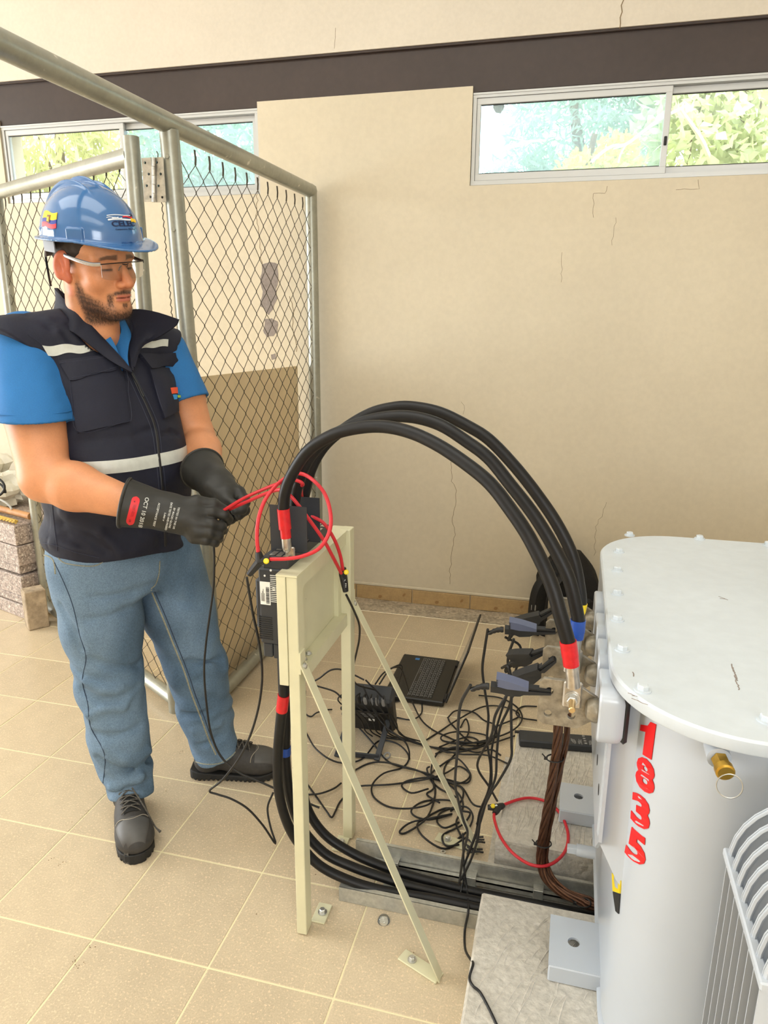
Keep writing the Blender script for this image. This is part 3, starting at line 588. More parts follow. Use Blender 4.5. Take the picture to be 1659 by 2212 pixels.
for y, dx in ((0.225, 0.0), (0.31, -0.004)):
    m = MB(); m.b2((0.410+dx, y, bz1+0.012), (0.497, y+0.0022, 1.074)); obj('phase_barrier', m, 'breaker_gray', bk, 0)
m = MB(); m.b2((bx0-0.012, 0.26, 0.83), (bx0+0.004, 0.37, 0.89), 0.004); m.b2((bx0-0.04, 0.30, 0.85), (bx0-0.01, 0.325, 0.87), 0.004); obj('toggle', m, 'black_plastic', bk)

# ------------------------------------------------------------------ transformer
TX0, TX1, TY0, TY1, LZ = 1.140, 2.45, -0.205, 0.825, 0.900
tr = thing('transformer', 'big pale grey painted steel transformer tank with red 1835', 'transformer', (1.7, 0.3, PZ))
IN = 0.045
tank_poly = rrect(TX0+IN, TY0+IN*0.9, TX1-IN, TY1-IN, 0.175, 14)
def loft(mb, poly, levels):
    n = len(poly); c = np.mean(poly, 0); V = []
    for z, s in levels:
        for p in poly: q = np.array(p)+s*(np.array(p)-c)/np.linalg.norm(np.array(p)-c); V.append((*q, z))
    F = [(l*n+i, l*n+(i+1) % n, (l+1)*n+(i+1) % n, (l+1)*n+i) for l in range(len(levels)-1) for i in range(n)]
    F += [tuple(range(n))[::-1], tuple(range((len(levels)-1)*n, len(levels)*n))]; mb.add(V, F); return mb
m = loft(MB(), tank_poly, [(PZ+0.0005, -0.012), (PZ+0.03, 0.0), (PZ+0.034, 0), (LZ-0.026, 0)]); tank = obj('tank', m, 'tank_paint', tr, 35)
m = loft(MB(), tank_poly, [(LZ-0.040, 0.0), (LZ-0.034, 0.010), (LZ-0.0225, 0.012)]); obj('weld_seam', m, 'tank_paint', tr, 60)
m = loft(MB(), tank_poly, [(PZ+0.0, 0.004), (PZ+0.012, 0.006), (PZ+0.016, -0.001)]); obj('base_rim', m, 'tank_paint', tr, 35)
lid_poly = rrect(TX0, TY0, TX1, TY1, 0.205, 16); m = loft(MB(), lid_poly, [(LZ-0.024, -0.002), (LZ-0.021, 0.0), (LZ-0.004, 0.0), (LZ, -0.004)]); lid = obj('lid', m, 'lid_paint', tr, 35)
for x, y in ((1360, 1157), (1511, 1164), (1337, 1192), (1333, 1232), (1333, 1282), (1333, 1339), (1344, 1404), (1388, 1491), (1655, 1557), (1659, 1178)):
    p = at(x, y, Z=LZ); m = MB(); hexbolt(m, p, (0, 0, 1), 0.0095, 0.008); obj('bolt', m, 'lid_paint', lid)
for x in (1.75, 2.0, 2.25):
    for y in (TY0+0.035, TY1-0.02): m = MB(); hexbolt(m, (x, y, LZ), (0, 0, 1), 0.0095, 0.008); obj('bolt', m, 'lid_paint', lid)
def lidmark(outs):
    for pts in outs:
        m = MB(); P = [at(x, y, Z=LZ+0.0002) for x, y in pts]; m.tube(resample(P, 0.004)+RNG.normal(0, 0.0006, (len(resample(P, 0.004)), 3))*A3(1, 1, 0), 0.0011, 4, flat=0.5); obj('scratch', m, 'plaster_gray', lid, 0)
lidmark([[(1552, 1288), (1562, 1292), (1573, 1296)], [(1555, 1293), (1568, 1294)], [(1579, 1434), (1586, 1456), (1596, 1490)], [(1582, 1440), (1592, 1470)], [(1356, 1497), (1372, 1503)], [(1363, 1503), (1375, 1504)], [(1368, 1452), (1370, 1461)], [(1366, 1509), (1400, 1523)]])
# skirt round the low voltage side
m = MB(); m.prism([(0, 0.872), (0.056, 0.872), (0.056, 0.474), (0.044, 0.484), (0.006, 0.545), (0, 0.565)], (1.146, -0.012, 0), (0.90, -0.436, 0), (0, 0, 1), 0.006); obj('side_skirt', m, 'tank_paint', tr, 0)
m = MB(); m.prism([(-0.04, 0.872), (0.70, 0.872), (0.70, 0.57), (0.64, 0.50), (0.02, 0.50), (-0.04, 0.56)], (1.146, 0, 0), (0, 1, 0), (0, 0, 1), 0.006); sk = obj('side_skirt', m, 'tank_paint', tr, 0)
m = MB()
for k in range(5):
    m = MB(); m.lathe((1.1465, 0.06+k*0.1, 0.60), (-1, 0, 0), [(0, 0.011), (0.0012, 0.011)], 14); obj('vent_hole', m, 'black_plastic', sk)
# feet
for y0, y1, x0 in ((0.066, 0.204, 1.079), (0.585, 0.712, 1.089)):
    V, F = curve_mesh([[(x0, y0), (x0+0.12, y0), (x0+0.12, y1), (x0, y1)], circle(x0+0.052, y0+0.072, 0.013, 18)], 0.003); m = MB(); m.add(V+A3(0, 0, 0.1515), F)
    m.b2((x0, y0-0.002, PZ), (x0+0.12, y0+0.005, 0.1546), 0.005); m.b2((x0, y1-0.006, PZ), (x0+0.12, y1, 0.1485)); obj('foot', m, 'tank_paint', tr, 0)
m = MB(); m.cyl((1.17, 0.30, 0.262), (1.128, 0.30, 0.262), 0.014, n=16); m.box((1.118, 0.30, 0.262), (0.022, 0.016, 0.016), bev=0.001); obj('drain_plug', m, 'tank_paint', tr)
# brass relief valve with ring
vp = at(1548, 1618, Y=-0.165); m = MB(); m.cyl(vp+(0, 0.01, 0), vp+(0, -0.022, -0.002), 0.017, n=18); vb = obj('valve_boss', m, 'tank_paint', tr)
m = MB(); m.lathe(vp+(0.001, -0.022, -0.003), (0.12, -1, -0.1), [(0, 0.0125), (0.018, 0.0125)], 6); m.lathe(vp+(0.003, -0.040, -0.005), (0.12, -1, -0.1), [(0, 0.0135), (0.010, 0.0135), (0.012, 0.011)], 18); obj('valve', m, 'brass', vb)
m = MB(); t = np.linspace(0, 2*math.pi, 28, endpoint=False); c = vp+(0.011, -0.054, -0.024); m.tube(c+np.stack([0.0175*np.cos(t), 0.003*np.sin(t), 0.0175*np.sin(t)], 1), 0.001, 6, closed=True); obj('pull_ring', m, 'zinc_bolt', vb)
m = MB(); P = [(1.189, -0.01+0.012*k, 0.30) for k in range(1)]; m.tube(smooth_path([(1.215, 0.02, 0.46), (1.207, 0.03, 0.40), (1.205, 0.035, 0.30)], 5), 0.006, 8); obj('yellow_wire', m, 'tape_yellow', tr)
# radiator
rad = thing('radiator', 'pale grey finned radiator bank on the transformer front with rounded fin tops', 'radiator', (1.5, -0.4, 0.3)); RX = 1.300
out = [(0, 0), (0, 0.47)]+[(0.10*(1-math.cos(a)), 0.47+0.105*math.sin(a)) for a in np.linspace(0.1, math.pi/2, 8)]+[(0.62, 0.575), (0.62, 0)]
for k in range(8):
    y = -0.262-k*0.0285; m = MB(); m.prism(out, (RX, y, 0.282), (1, 0, 0), (0, 0, 1), 0.0022)
    P = [(RX+0.003+p[0]*0.985, y-0.004, 0.285+p[1]*0.99) for p in out[1:-1]]; m.tube(P, 0.0030, 6)
    for q in (0.024, 0.056, 0.088): m.tube([(RX+q+0.11*(1-math.cos(a)), y-0.004, 0.282+0.44+(0.10-q*0.5)*math.sin(a)) for a in np.linspace(0, math.pi/2, 9)]+[(RX+0.6, y-0.004, 0.282+0.54-q*0.5)], 0.0115, 8, flat=0.9)
    obj('fin', m, 'tank_paint', rad)
m = MB(); m.b2((RX-0.004, -0.475, 0.742), (RX+0.008, -0.250, 0.754), 0.002); obj('header_bar', m, 'tank_paint', rad)
for z in (0.36, 0.80): m = MB(); m.cyl((1.55, -0.47, z), (1.55, -0.15, z), 0.022, n=16); obj('header_pipe', m, 'tank_paint', rad)
# the red number, laid on the rounded corner
def sdf_tank(P):
    c = A3((TX0+TX1)/2, (TY0+TY1)/2+0.0, 0); h = A3((TX1-TX0)/2-IN, 0, 0)
    hx, hy, r = (TX1-TX0)/2-IN, (TY1-IN-(TY0+IN*0.9))/2, 0.175; cy = (TY1-IN+TY0+IN*0.9)/2
    q = np.abs(P[:, :2]-A3(c[0], cy)[:2])-A3(hx-r, hy-r)[:2]
    return np.linalg.norm(np.maximum(q, 0), axis=1)+np.minimum(q.max(1), 0)-r
def trace(f, px, t0=0.5, n=90, k=0.9):
    d = np.array([ray(x, y) for x, y in px]); dl = np.linalg.norm(d, axis=1)[:, None]; d = d/dl; t = np.full(len(d), t0)
    for _ in range(n): t = t+k*np.clip(f(CAM+d*t[:, None]), -0.03, 0.2)
    P = CAM+d*t[:, None]; return P, np.abs(f(P)) < 0.004
def grad(f, P, e=1e-4):
    g = np.stack([f(P+np.eye(3)[i]*e)-f(P-np.eye(3)[i]*e) for i in range(3)], 1); return g/(np.linalg.norm(g, axis=1)[:, None]+1e-12)
D = {'1': [(570, 160), (775, 252), (718, 676), (520, 555)], '8': [(535, 580), (752, 735), (738, 1125), (512, 975)], '3': [(480, 1030), (692, 1165), (684, 1560), (458, 1395)], '5': [(452, 1452), (646, 1618), (632, 1985), (383, 1800)]}
GLY = {}
def fat(s, it):
    V, F = text_mesh(s, 1.0, 0, 0.045, shear=0.0); lo, hi = V.min(0), V.max(0); V = (V-lo)/np.maximum(hi-lo, 1e-6); return V, F
for ch, q in D.items():
    q = np.array(q, float)/5.53+A3(1280, 1520)[:2]; m = MB(); V, F = fat(ch, 0)
    if ch == '1':   # heavy numeral one with a flag
        poly = [(0.42, 0.0), (0.95, 0.0), (0.95, 1.0), (0.62, 1.0), (0.50, 0.86), (0.10, 0.80), (0.10, 0.62), (0.42, 0.66)]
        V = np.array([(x, y, 0) for x, y in poly]); F = [(0, 1, 7), (1, 2, 7), (2, 3, 7), (3, 4, 7), (4, 5, 6), (4, 6, 7)]
    u, v = V[:, 0:1], V[:, 1:2]; pxy = (q[3]*(1-u)+q[2]*u)*(1-v)+(q[0]*(1-u)+q[1]*u)*v
    P, ok = trace(sdf_tank, pxy); N_ = grad(sdf_tank, P); m.add(P+N_*0.0012, F); m.add(P+N_*0.0002, [f[::-1] for f in F]); o = obj('digit', m, 'red_digit', tank, 0); o['label'] = 'red painted number %s' % ch

mw = MB(); P, _ = trace(sdf_tank, [(1324, 1886), (1343, 1902), (1341, 1930), (1326, 1925)]); N_ = grad(sdf_tank, P); mw.add(np.concatenate([P+N_*0.0025, P]), [(0, 1, 2, 3), (0, 4, 5, 1), (1, 5, 6, 2), (2, 6, 7, 3), (3, 7, 4, 0)]); obj('warning_label', mw, 'tape_yellow', tank, 0)
mw = MB(); P, _ = trace(sdf_tank, [(1326, 1926), (1341, 1931), (1338, 1974), (1332, 1968)]); N_ = grad(sdf_tank, P); mw.add(np.concatenate([P+N_*0.0025, P]), [(0, 1, 2, 3), (0, 4, 5, 1), (1, 5, 6, 2), (2, 6, 7, 3), (3, 7, 4, 0)]); obj('warning_label', mw, 'black_plastic', tank, 0)
# bushings and spade terminals
BY = (-0.012, 0.118, 0.249, 0.380)
outl = [(1.031, 0.868), (1.080, 0.868), (1.122, 0.843), (1.122, 0.804), (1.092, 0.781), (1.034, 0.781), (1.024, 0.790), (1.024, 0.861)]
order = ['nearest', 'second nearest', 'third nearest', 'farthest']
for k, y in enumerate(BY):
    b = thing('bushing', 'steel spade terminal on the low voltage side, %s the camera of four' % order[k], 'terminal', (1.12, y, 0.825), 'low voltage spade terminals')
    V, F = curve_mesh([outl, circle(1.041, 0.846, 0.0075, 14), circle(1.041, 0.802, 0.0075, 14), circle(1.081, 0.803, 0.0075, 14)], 0.0035, 0.0008)
    m = MB(); m.add(place(V, (0, y-0.018, 0), (1, 0, 0), (0, 0, 1)), F); obj('spade', m, 'steel_plate', b, 0)
    m = MB(); m.lathe((1.103, y-0.028, 0.824), (1, 0, 0), [(0, 0.008), (0.003, 0.016), (0.010, 0.0205), (0.018, 0.022), (0.024, 0.0205), (0.026, 0.0225), (0.05, 0.0225)], 24); obj('stud', m, 'steel_plate', b)
    m = MB(); fo = rrect(y-0.058, 0.772, y+0.05, 0.874, 0.022, 6); cy9, cz9 = y-0.004, 0.823; V = []
    for xq, sc9 in ((1.124, 0.95), (1.127, 1.0), (1.150, 1.0), (1.160, 0.97), (1.166, 0.90)): V += [(xq, cy9+(p[0]-cy9)*sc9, cz9+(p[1]-cz9)*sc9) for p in fo]
    nq = len(fo); m.add(V, [(l*nq+i, l*nq+(i+1) % nq, (l+1)*nq+(i+1) % nq, (l+1)*nq+i) for l in range(4) for i in range(nq)]+[tuple(range(nq))[::-1], tuple(range(4*nq, 5*nq))]); obj('flange', m, 'tank_paint', b)
    m = MB(); m.b2((1.163, y-0.054, 0.778), (1.174, y+0.046, 0.868), 0.006); obj('gasket', m, 'black_plastic', b)

# ------------------------------------------------------------------ heavy cables
CRD = 0.0125
def heavy(label, pts, y0, y1, tapem, tape0, loc, by, group):
    P = []; s = np.array(pts, float); L = np.r_[0, np.cumsum(np.linalg.norm(np.diff(s, axis=0), axis=1))]; L /= L[-1]
    for (x, y), t in zip(pts, L): P.append(at(x, y, Y=y0+(y1-y0)*(t*t*(3-2*t))))
    c = thing('power_cable', label, 'cable', P[0], group); Q = resample(smooth_path(P, 8), 0.012)
    m = MB(); m.tube(Q, CRD, 16); obj('sheath', m, 'cable_black', c, 60); return c, Q
tops = [
 ('thick black power cable with red tape arching nearest the camera', [(614, 1122), (612, 1098), (616, 1062), (632, 1022), (665, 974), (709, 944), (754, 928), (820, 921), (884, 933), (949, 963), (1014, 1007), (1060, 1046), (1101, 1098), (1144, 1163), (1188, 1254), (1211, 1330), (1229, 1392)], 0.193, BY[0]-0.034, 'tape_red'),
 ('thick black power cable with blue tape arching in the middle of three', [(637, 1118), (637, 1080), (646, 1040), (668, 990), (705, 950), (760, 920), (820, 903), (884, 900), (949, 917), (1010, 955), (1057, 991), (1101, 1045), (1150, 1108), (1192, 1175), (1227, 1245), (1244, 1310), (1250, 1345)], 0.275, BY[1]-0.034, 'tape_blue'),
 ('thick black power cable with yellow tape arching farthest of three', [(655, 1120), (658, 1070), (672, 1015), (700, 965), (745, 925), (800, 893), (850, 880), (892, 879), (950, 891), (1010, 920), (1057, 950), (1110, 1005), (1160, 1068), (1205, 1135), (1238, 1205), (1253, 1280), (1254, 1308)], 0.355, BY[2]-0.034, 'tape_yellow')]
CABQ = []
for k, (label, pts, y0, y1, tp) in enumerate(tops):
    c, Q = heavy(label, pts, y0, y1, tp, 0, None, None, 'power cables arching from breaker to transformer'); CABQ.append(Q); y = BY[k]
    d0 = (Q[0]-Q[2]); d0 /= np.linalg.norm(d0); d1 = Q[-1]-Q[-3]; d1 /= np.linalg.norm(d1)
    # breaker end
    e = at(622+20*k, 1200-14*k, Y=y0); 
    if k == 0: e = A3(0.463, 0.193, 0.976)
    ax = e-Q[0]; L = np.linalg.norm(ax); ax /= L
    m = MB(); m.tube([Q[2], Q[0], Q[0]+ax*L*0.28], CRD+0.0012, 16); m.tube([Q[0]+ax*L*0.26, Q[0]+ax*L*0.55], CRD*0.92, 16); o = obj('tape', m, tp if k < 3 else tp, c)
    m = MB(); m.tube([Q[0]+ax*L*0.5, Q[0]+ax*L*0.82, Q[0]+ax*L*0.92, e], [CRD*0.84, CRD*0.88, CRD*0.74, CRD*0.3], 14); m.box(e+ax*0.004+(0.006, 0, 0.004), (0.022, 0.006, 0.03), bev=0.002); obj('lug', m, 'lug_metal', c)
    # transformer end: tape, barrel, palm, bolt
    bt = A3(1.080, y-0.028, 0.842); ax = bt+(0, -0.004, 0.028)-Q[-1]; L = np.linalg.norm(ax); ax /= L
    m = MB(); m.tube([Q[-1]-d1*0.006, Q[-1]+ax*L*0.30], CRD+0.0018, 18); m.tube([Q[-1]+ax*L*0.28, Q[-1]+ax*L*0.52], CRD+0.0012, 18); obj('tape', m, tp, c)
    m = MB(); e2 = Q[-1]+ax*L; m.tube([Q[-1]+ax*L*0.5, Q[-1]+ax*L*0.62, Q[-1]+ax*L*0.64, Q[-1]+ax*L*0.85, e2+(0, 0, -0.004)], [0.0108, 0.0108, 0.0112, 0.0112, 0.0125], 16)
    m.b2((1.064, y-0.031, 0.822), (1.096, y-0.0225, 0.872), 0.003); obj('lug', m, 'lug_metal', c)
    m = MB(); m.cyl((1.080, y-0.031, 0.842), (1.080, y-0.034, 0.842), 0.0135, n=24); m.cyl((1.080, y-0.034, 0.842), (1.080, y-0.036, 0.842), 0.011, n=20); m.lathe((1.080, y-0.036, 0.842), (0, -1, 0), [(0, 0.0092), (0.007, 0.0092), (0.008, 0.0078)], 6); nt_ = obj('nut', m, 'zinc_bolt', c)
    m = MB(); m.lathe((1.080, y-0.040, 0.842), (0, -1, -0.02), [(0, 0.0056), (0.030, 0.0056), (0.0315, 0.0046)], 16); obj('bolt', m, 'bolt_gold', c)
lows = [
 ('thick black cable leaving the breaker bottom, outermost on the floor', [(613, 1500), (606, 1560), (600, 1640), (604, 1720), (626, 1790), (662, 1842), (700, 1876), (760, 1904), (820, 1922), (880, 1933), (941, 1943), (1037, 1963)], 0.205, 0.302, 'tape_red'),
 ('thick black cable with blue tape leaving the breaker, middle of three', [(619, 1500), (617, 1570), (617, 1640), (626, 1720), (650, 1785), (700, 1842), (760, 1872), (820, 1893), (880, 1912), (941, 1927), (1037, 1948)], 0.27, 0.335, 'tape_blue'),
 ('thick black cable leaving the breaker bottom, nearest the back wall', [(640, 1500), (642, 1570), (648, 1650), (662, 1740), (700, 1801), (760, 1842), (820, 1869), (880, 1890), (941, 1907), (1037, 1931)], 0.34, 0.372, 'tape_yellow')]
for k, (label, pts, y0, y1, tp) in enumerate(lows):
    s = np.array(pts, float); L = np.r_[0, np.cumsum(np.linalg.norm(np.diff(s, axis=0), axis=1))]; L /= L[-1]; P = []
    for (x, y), t in zip(pts, L):
        p = at(x, y, Y=y0+(y1-y0)*min(1, t*1.35)); p[2] = max(p[2], CRD+0.005); P.append(p)
    P.append(P[-1]+(0.35, 0.0, 0)); P.append(P[-1]+(0.5, 0.0, 0))
    c = thing('power_cable', label, 'cable', P[0], 'power cables running from breaker into the tray'); Q = resample(smooth_path(P, 8), 0.012); Q[:, 2] = np.maximum(Q[:, 2], CRD+0.004); m = MB(); top = Q[0]*A3(1, 1, 0)+(0, 0, 0.735); m.tube(np.concatenate([[top, (top+Q[0])/2], Q]), CRD, 16); obj('sheath', m, 'cable_black', c, 60)
    if k < 2:
        i = 2 if k == 0 else 14; m = MB(); m.tube(Q[i-2 if k == 0 else i-1:i+3 if k == 0 else i+2], CRD+0.0016, 16); obj('tape', m, tp, c)
# ties over the cables in the tray
m = MB(); ys = [0.302, 0.335, 0.372]; P = [(0.845, 0.283, 0.02), (0.845, 0.296, 0.033), (0.846, 0.31, 0.031), (0.848, 0.32, 0.024), (0.85, 0.335, 0.033), (0.852, 0.352, 0.026), (0.853, 0.37, 0.034), (0.854, 0.388, 0.03), (0.854, 0.392, 0.018)]; m.tube(smooth_path(P, 4), 0.0022, 6); m.box((0.856, 0.392, 0.036), (0.008, 0.006, 0.012), bev=0.001)
tag(obj('cable_tie', m, 'black_plastic'), 'black cable tie strapped across three thick cables in the tray', 'cable tie')

# ------------------------------------------------------------------ bare copper earth conductors
gp = [(at(1207, 1545, Y=0.20)), at(1204, 1600, Y=0.24), at(1192, 1690, Y=0.30), at(1178, 1770, Y=0.36), at(1168, 1830, Y=0.395), at(1168, 1868, Y=0.40), at(1182, 1902, Y=0.385), at(1215, 1930, Y=0.365), at(1255, 1948, Y=0.355), at(1296, 1962, Y=0.350)]
for p in gp: p[2] = max(p[2], 0.02)
gp.append(gp[-1]+(0.3, -0.01, 0))
for off, n, rr, lab in ((A3(0, 0, 0), 7, 0.0037, 'thicker twisted brown copper earth cable hanging from the terminals'), (A3(0.019, 0.012, 0.002), 3, 0.0034, 'thinner twisted brown copper earth cable hanging beside the thicker one')):
    c = thing('earth_cable', lab, 'cable', gp[0]); Q = resample(smooth_path([p+off*(1.0 if i in (0, 1, 8, 9, 10) else 0.75) for i, p in enumerate(gp)], 8), 0.006)
    T = np.gradient(Q, axis=0); T /= np.linalg.norm(T, axis=1)[:, None]; u = np.cross(T, (0.2, 1, 0.1)); u /= np.linalg.norm(u, axis=1)[:, None]; w = np.cross(T, u); s = np.arange(len(Q))*0.006
    for i in range(n):
        R0 = 0 if (i == 0 and n == 7) else (0.0070 if n == 7 else 0.0040); ph = s*16+2*math.pi*i/(n-1 if n == 7 else n)
        m = MB(); m.tube(Q+R0*(np.cos(ph)[:, None]*u+np.sin(ph)[:, None]*w), rr, 6); obj('strand', m, 'copper_old', c)
for (x, y), Y in (((1192, 1638), 0.265), ((1168, 1822), 0.385), ((1253, 1950), 0.345)):
    p = at(x, y, Y=Y); m = MB(); t = np.linspace(0, 2*math.pi, 20, endpoint=False); m.tube(p+np.stack([0.007+0.019*np.cos(t), 0.002+0.016*np.sin(t), 0.002*np.cos(t)], 1), 0.0018, 6, closed=True); m.box(p+(-0.013, -0.008, 0.003), (0.008, 0.006, 0.005)); m.tube([p+(-0.013, -0.008, 0.004), p+(-0.022, -0.006, 0.012)], 0.0014, 5)
    tag(obj('cable_tie', m, 'black_plastic'), 'black cable tie around the copper earth cables, %s' % ('just below the spade terminals' if y == 1638 else 'above the edge of the plinth' if y == 1822 else 'down in the tray by the tank'), 'cable tie')
# ------------------------------------------------------------------ test gear
mat('clip_blue', (92, 100, 126), 0.4); mat('keycap', (34, 33, 30), 0.5); mat('laptop_black', (26, 25, 23), 0.45); mat('screen_gray', (150, 143, 132), 0.25)
mat('sticker_blue', (40, 120, 190), 0.4); mat('connector_gray', (150, 150, 150), 0.4); mat('backpack_black', (14, 14, 15), 0.8, noise=[(30, 0.3)], bump=(40, 0.5, 0.01)); mat('strap_black', (22, 22, 24), 0.7)
glass('clear_plastic', (0.98, 0.98, 0.97, 1), 0.1)
c6 = lambda pts: [(660+p[0]/3.318, 1300+p[1]/3.318, *p[2:]) for p in pts]
LEADS = 0
def lead(pts, label, y0=None, y1=None, r=0.0030, z0=None, group='test leads tangled on the floor', p0=None, k=6, zs=None):
    "y0 given: the lead hangs, its first point at depth Y=y0; otherwise it lies on the floor"
    global LEADS; LEADS += 1
    s = np.array([p[:2] for p in pts], float); L = np.r_[0, np.cumsum(np.linalg.norm(np.diff(s, axis=0), axis=1))]; L /= L[-1]; P = []
    if y0 is not None and y1 is None: y1 = at(*s[-1], Z=0.005)[1]
    for i, ((x, y), t) in enumerate(zip(s, L)):
        if y0 is None: p = at(x, y, Z=0.0035+0.0045*((i*7+LEADS*3) % 4))
        else:
            p = at(x, y, Y=y0+(y1-y0)*t)
            if p[2] < 0.004: p = at(x, y, Z=0.004+0.003*((i+LEADS) % 3))
        P.append(p)
    if zs: 
        for i_, z_ in zs.items(): P[i_] = at(*s[i_], Z=z_)
    if p0 is not None: P[0] = np.asarray(p0, float)
    Q = smooth_path(P, k); Q[:, 2] = np.maximum(Q[:, 2], r*0.95); m = MB(); m.tube(Q, r, 8)
    return tag(obj('test_lead', m, 'lead_black', smooth=60), label, 'cable', group), Q
GL = 'thin black test lead looping over the tiled floor between stand and plinth'
floor_paths = [
 [(570, 910), (700, 980), (850, 1030), (1000, 1050), (1200, 1050), (1350, 1010), (1500, 960)],
 [(550, 970), (750, 1000), (900, 1040), (1100, 1090), (1300, 1100), (1450, 1160)],
 [(330, 1220), (450, 1160), (560, 1150), (700, 1180), (850, 1230), (950, 1330), (1080, 1400)],
 [(0, 930), (80, 1060), (230, 1150), (400, 1130), (520, 1000), (640, 1010), (720, 1070), (740, 1130), (690, 1190), (560, 1230), (480, 1310), (490, 1400), (600, 1470), (760, 1480), (900, 1440), (930, 1340), (880, 1250)],
 [(330, 1340), (400, 1320), (600, 1310), (750, 1290), (870, 1270), (1000, 1230), (1100, 1180), (1180, 1240), (1100, 1300), (900, 1260), (740, 1280), (690, 1320), (760, 1370), (880, 1340)],
 [(1090, 1440), (1000, 1420), (850, 1430), (760, 1490), (790, 1540), (900, 1560), (1050, 1520), (950, 1540), (760, 1580), (675, 1645), (720, 1655), (860, 1560), (920, 1430), (930, 1350)],
 [(1150, 1690), (1000, 1770), (850, 1690), (800, 1600), (860, 1550), (1000, 1480), (1130, 1500), (1180, 1520), (1120, 1600), (1000, 1660), (980, 1700), (1010, 1750), (1100, 1740)],
 [(1100, 1580), (1000, 1620), (945, 1580), (960, 1520), (1040, 1480), (1150, 1470), (1200, 1540), (1160, 1640), (1090, 1700)],
 [(1020, 830), (1080, 780), (1200, 790), (1280, 850), (1350, 880), (1360, 950), (1200, 1010), (1050, 880), (1020, 830)],
 [(1240, 670), (1400, 690), (1520, 760), (1550, 850), (1450, 940), (1200, 1010), (1000, 1000), (980, 960), (1100, 930), (1300, 960), (1250, 1030), (1020, 1010)],
 [(850, 1000), (960, 930), (1100, 840), (1280, 750), (1450, 760), (1530, 820), (1360, 900), (1370, 960), (1230, 1050), (1000, 1060), (930, 1110), (900, 1210), (920, 1330), (870, 1380), (960, 1440)],
 [(1110, 900), (1150, 840), (1170, 930), (1100, 1060), (1000, 1180), (1010, 1280), (1120, 1330), (1120, 1420), (1040, 1500)],
 [(740, 660), (820, 830), (900, 910), (1000, 960), (1100, 1000), (1250, 1010), (1330, 990)],
 [(640, 690), (630, 820), (660, 830), (760, 845), (830, 800), (835, 720)],
 [(600, 720), (740, 700)], [(930, 1090), (1080, 1040), (1220, 1080), (1330, 1060), (1400, 1100)],
 [(890, 1180), (870, 1200), (900, 1260), (1010, 1300), (1100, 1380), (1130, 1470), (1080, 1580), (1120, 1690)],
 [(960, 1040), (1150, 970), (1240, 1000), (1180, 1060), (1020, 1080), (960, 1040)], [(900, 1230), (960, 1180), (1080, 1120), (1180, 1230), (1150, 1300), (1000, 1270)],
]
FL = ['thin black test lead running from analyzer across to the power adapter', 'thin black test lead running from analyzer to the edge of the plinth', 'thin black test lead passing under both braces of the stand', 'thin black test lead sweeping round the kickstand into a wide loop', 'thin black test lead doubling back in small loops behind the far brace', 'thin black test lead ending in a narrow loop in front of the tray rail', "thin black test lead looping over the far brace's floor tab",
 "thin black test lead forming two small loops by the far brace's foot", 'thin black test lead making a ring beside the plinth nearest the laptop', 'thin black test lead in a wide flat coil below the nearest clip', 'thin black test lead arching through the coil below the nearest clip', 'thin black test lead zigzagging down the middle of the tangle', 'thin black test lead coming off the laptop palm rest into the tangle', "thin black test lead making a round loop under the laptop's near edge", 'short black lead between analyzer and laptop on the floor', 'thin black test lead in the flat part of the tangle right of the far brace', 'thin black test lead twisting along behind the far brace', 'thin black test lead in a closed oval within the tangle', "thin black test lead in a small knot where the braces' leads cross"]
for P, lb_ in zip(floor_paths, FL): lead(c6(P), lb_)
lead(c6([(260, 690), (200, 640), (55, 590), (110, 540), (180, 490), (255, 485), (340, 520), (420, 560)]), 'thin black lead looping up left of the analyzer top', 0.93, 0.97, group=None)
lead(c6([(0, 640), (-5, 740), (0, 800), (40, 822), (80, 795), (150, 775), (190, 772)]), 'thin black lead with plug entering the analyzer side', group=None)
lead(c6([(345, 860), (480, 1010), (600, 1150), (800, 1210), (900, 1240), (1000, 1290), (1120, 1330), (1200, 1450), (1290, 1472)]), 'thin black lead running from the analyzer to the red coil on the plinth', group=None)
lead(c6([(410, 600), (500, 800), (580, 900), (700, 990), (740, 1060), (745, 1130)]), 'thin black lead dropping over the right side of the analyzer', 0.95, None, group=None)
lead(c6([(430, 560), (560, 700), (620, 850), (700, 960), (850, 1030)]), 'thin black lead leaving the grey analyzer plugs toward the coil of leads', 0.96, None, group=None)
lead(c6([(500, 590), (560, 510), (650, 460), (685, 455), (690, 500), (650, 640)]), 'thin black lead bending over the corner of the laptop', 0.98, 1.28, group=None)
lead(c6([(530, 590), (590, 500), (640, 470), (690, 490), (740, 640)]), 'thin black lead crossing the palm rest of the laptop', 0.98, 1.25, group=None)
cd3, _ = lead(c6([(1659, 750), (1560, 750), (1510, 790), (1540, 830), (1659, 850)]), 'thin black cord looping beside the power adapter', group=None)
lead(c6([(1500, 930), (1560, 935), (1620, 945)]), 'short thick black cord end plugged into the power adapter', r=0.005, group=None, y0=1.0, y1=1.0)

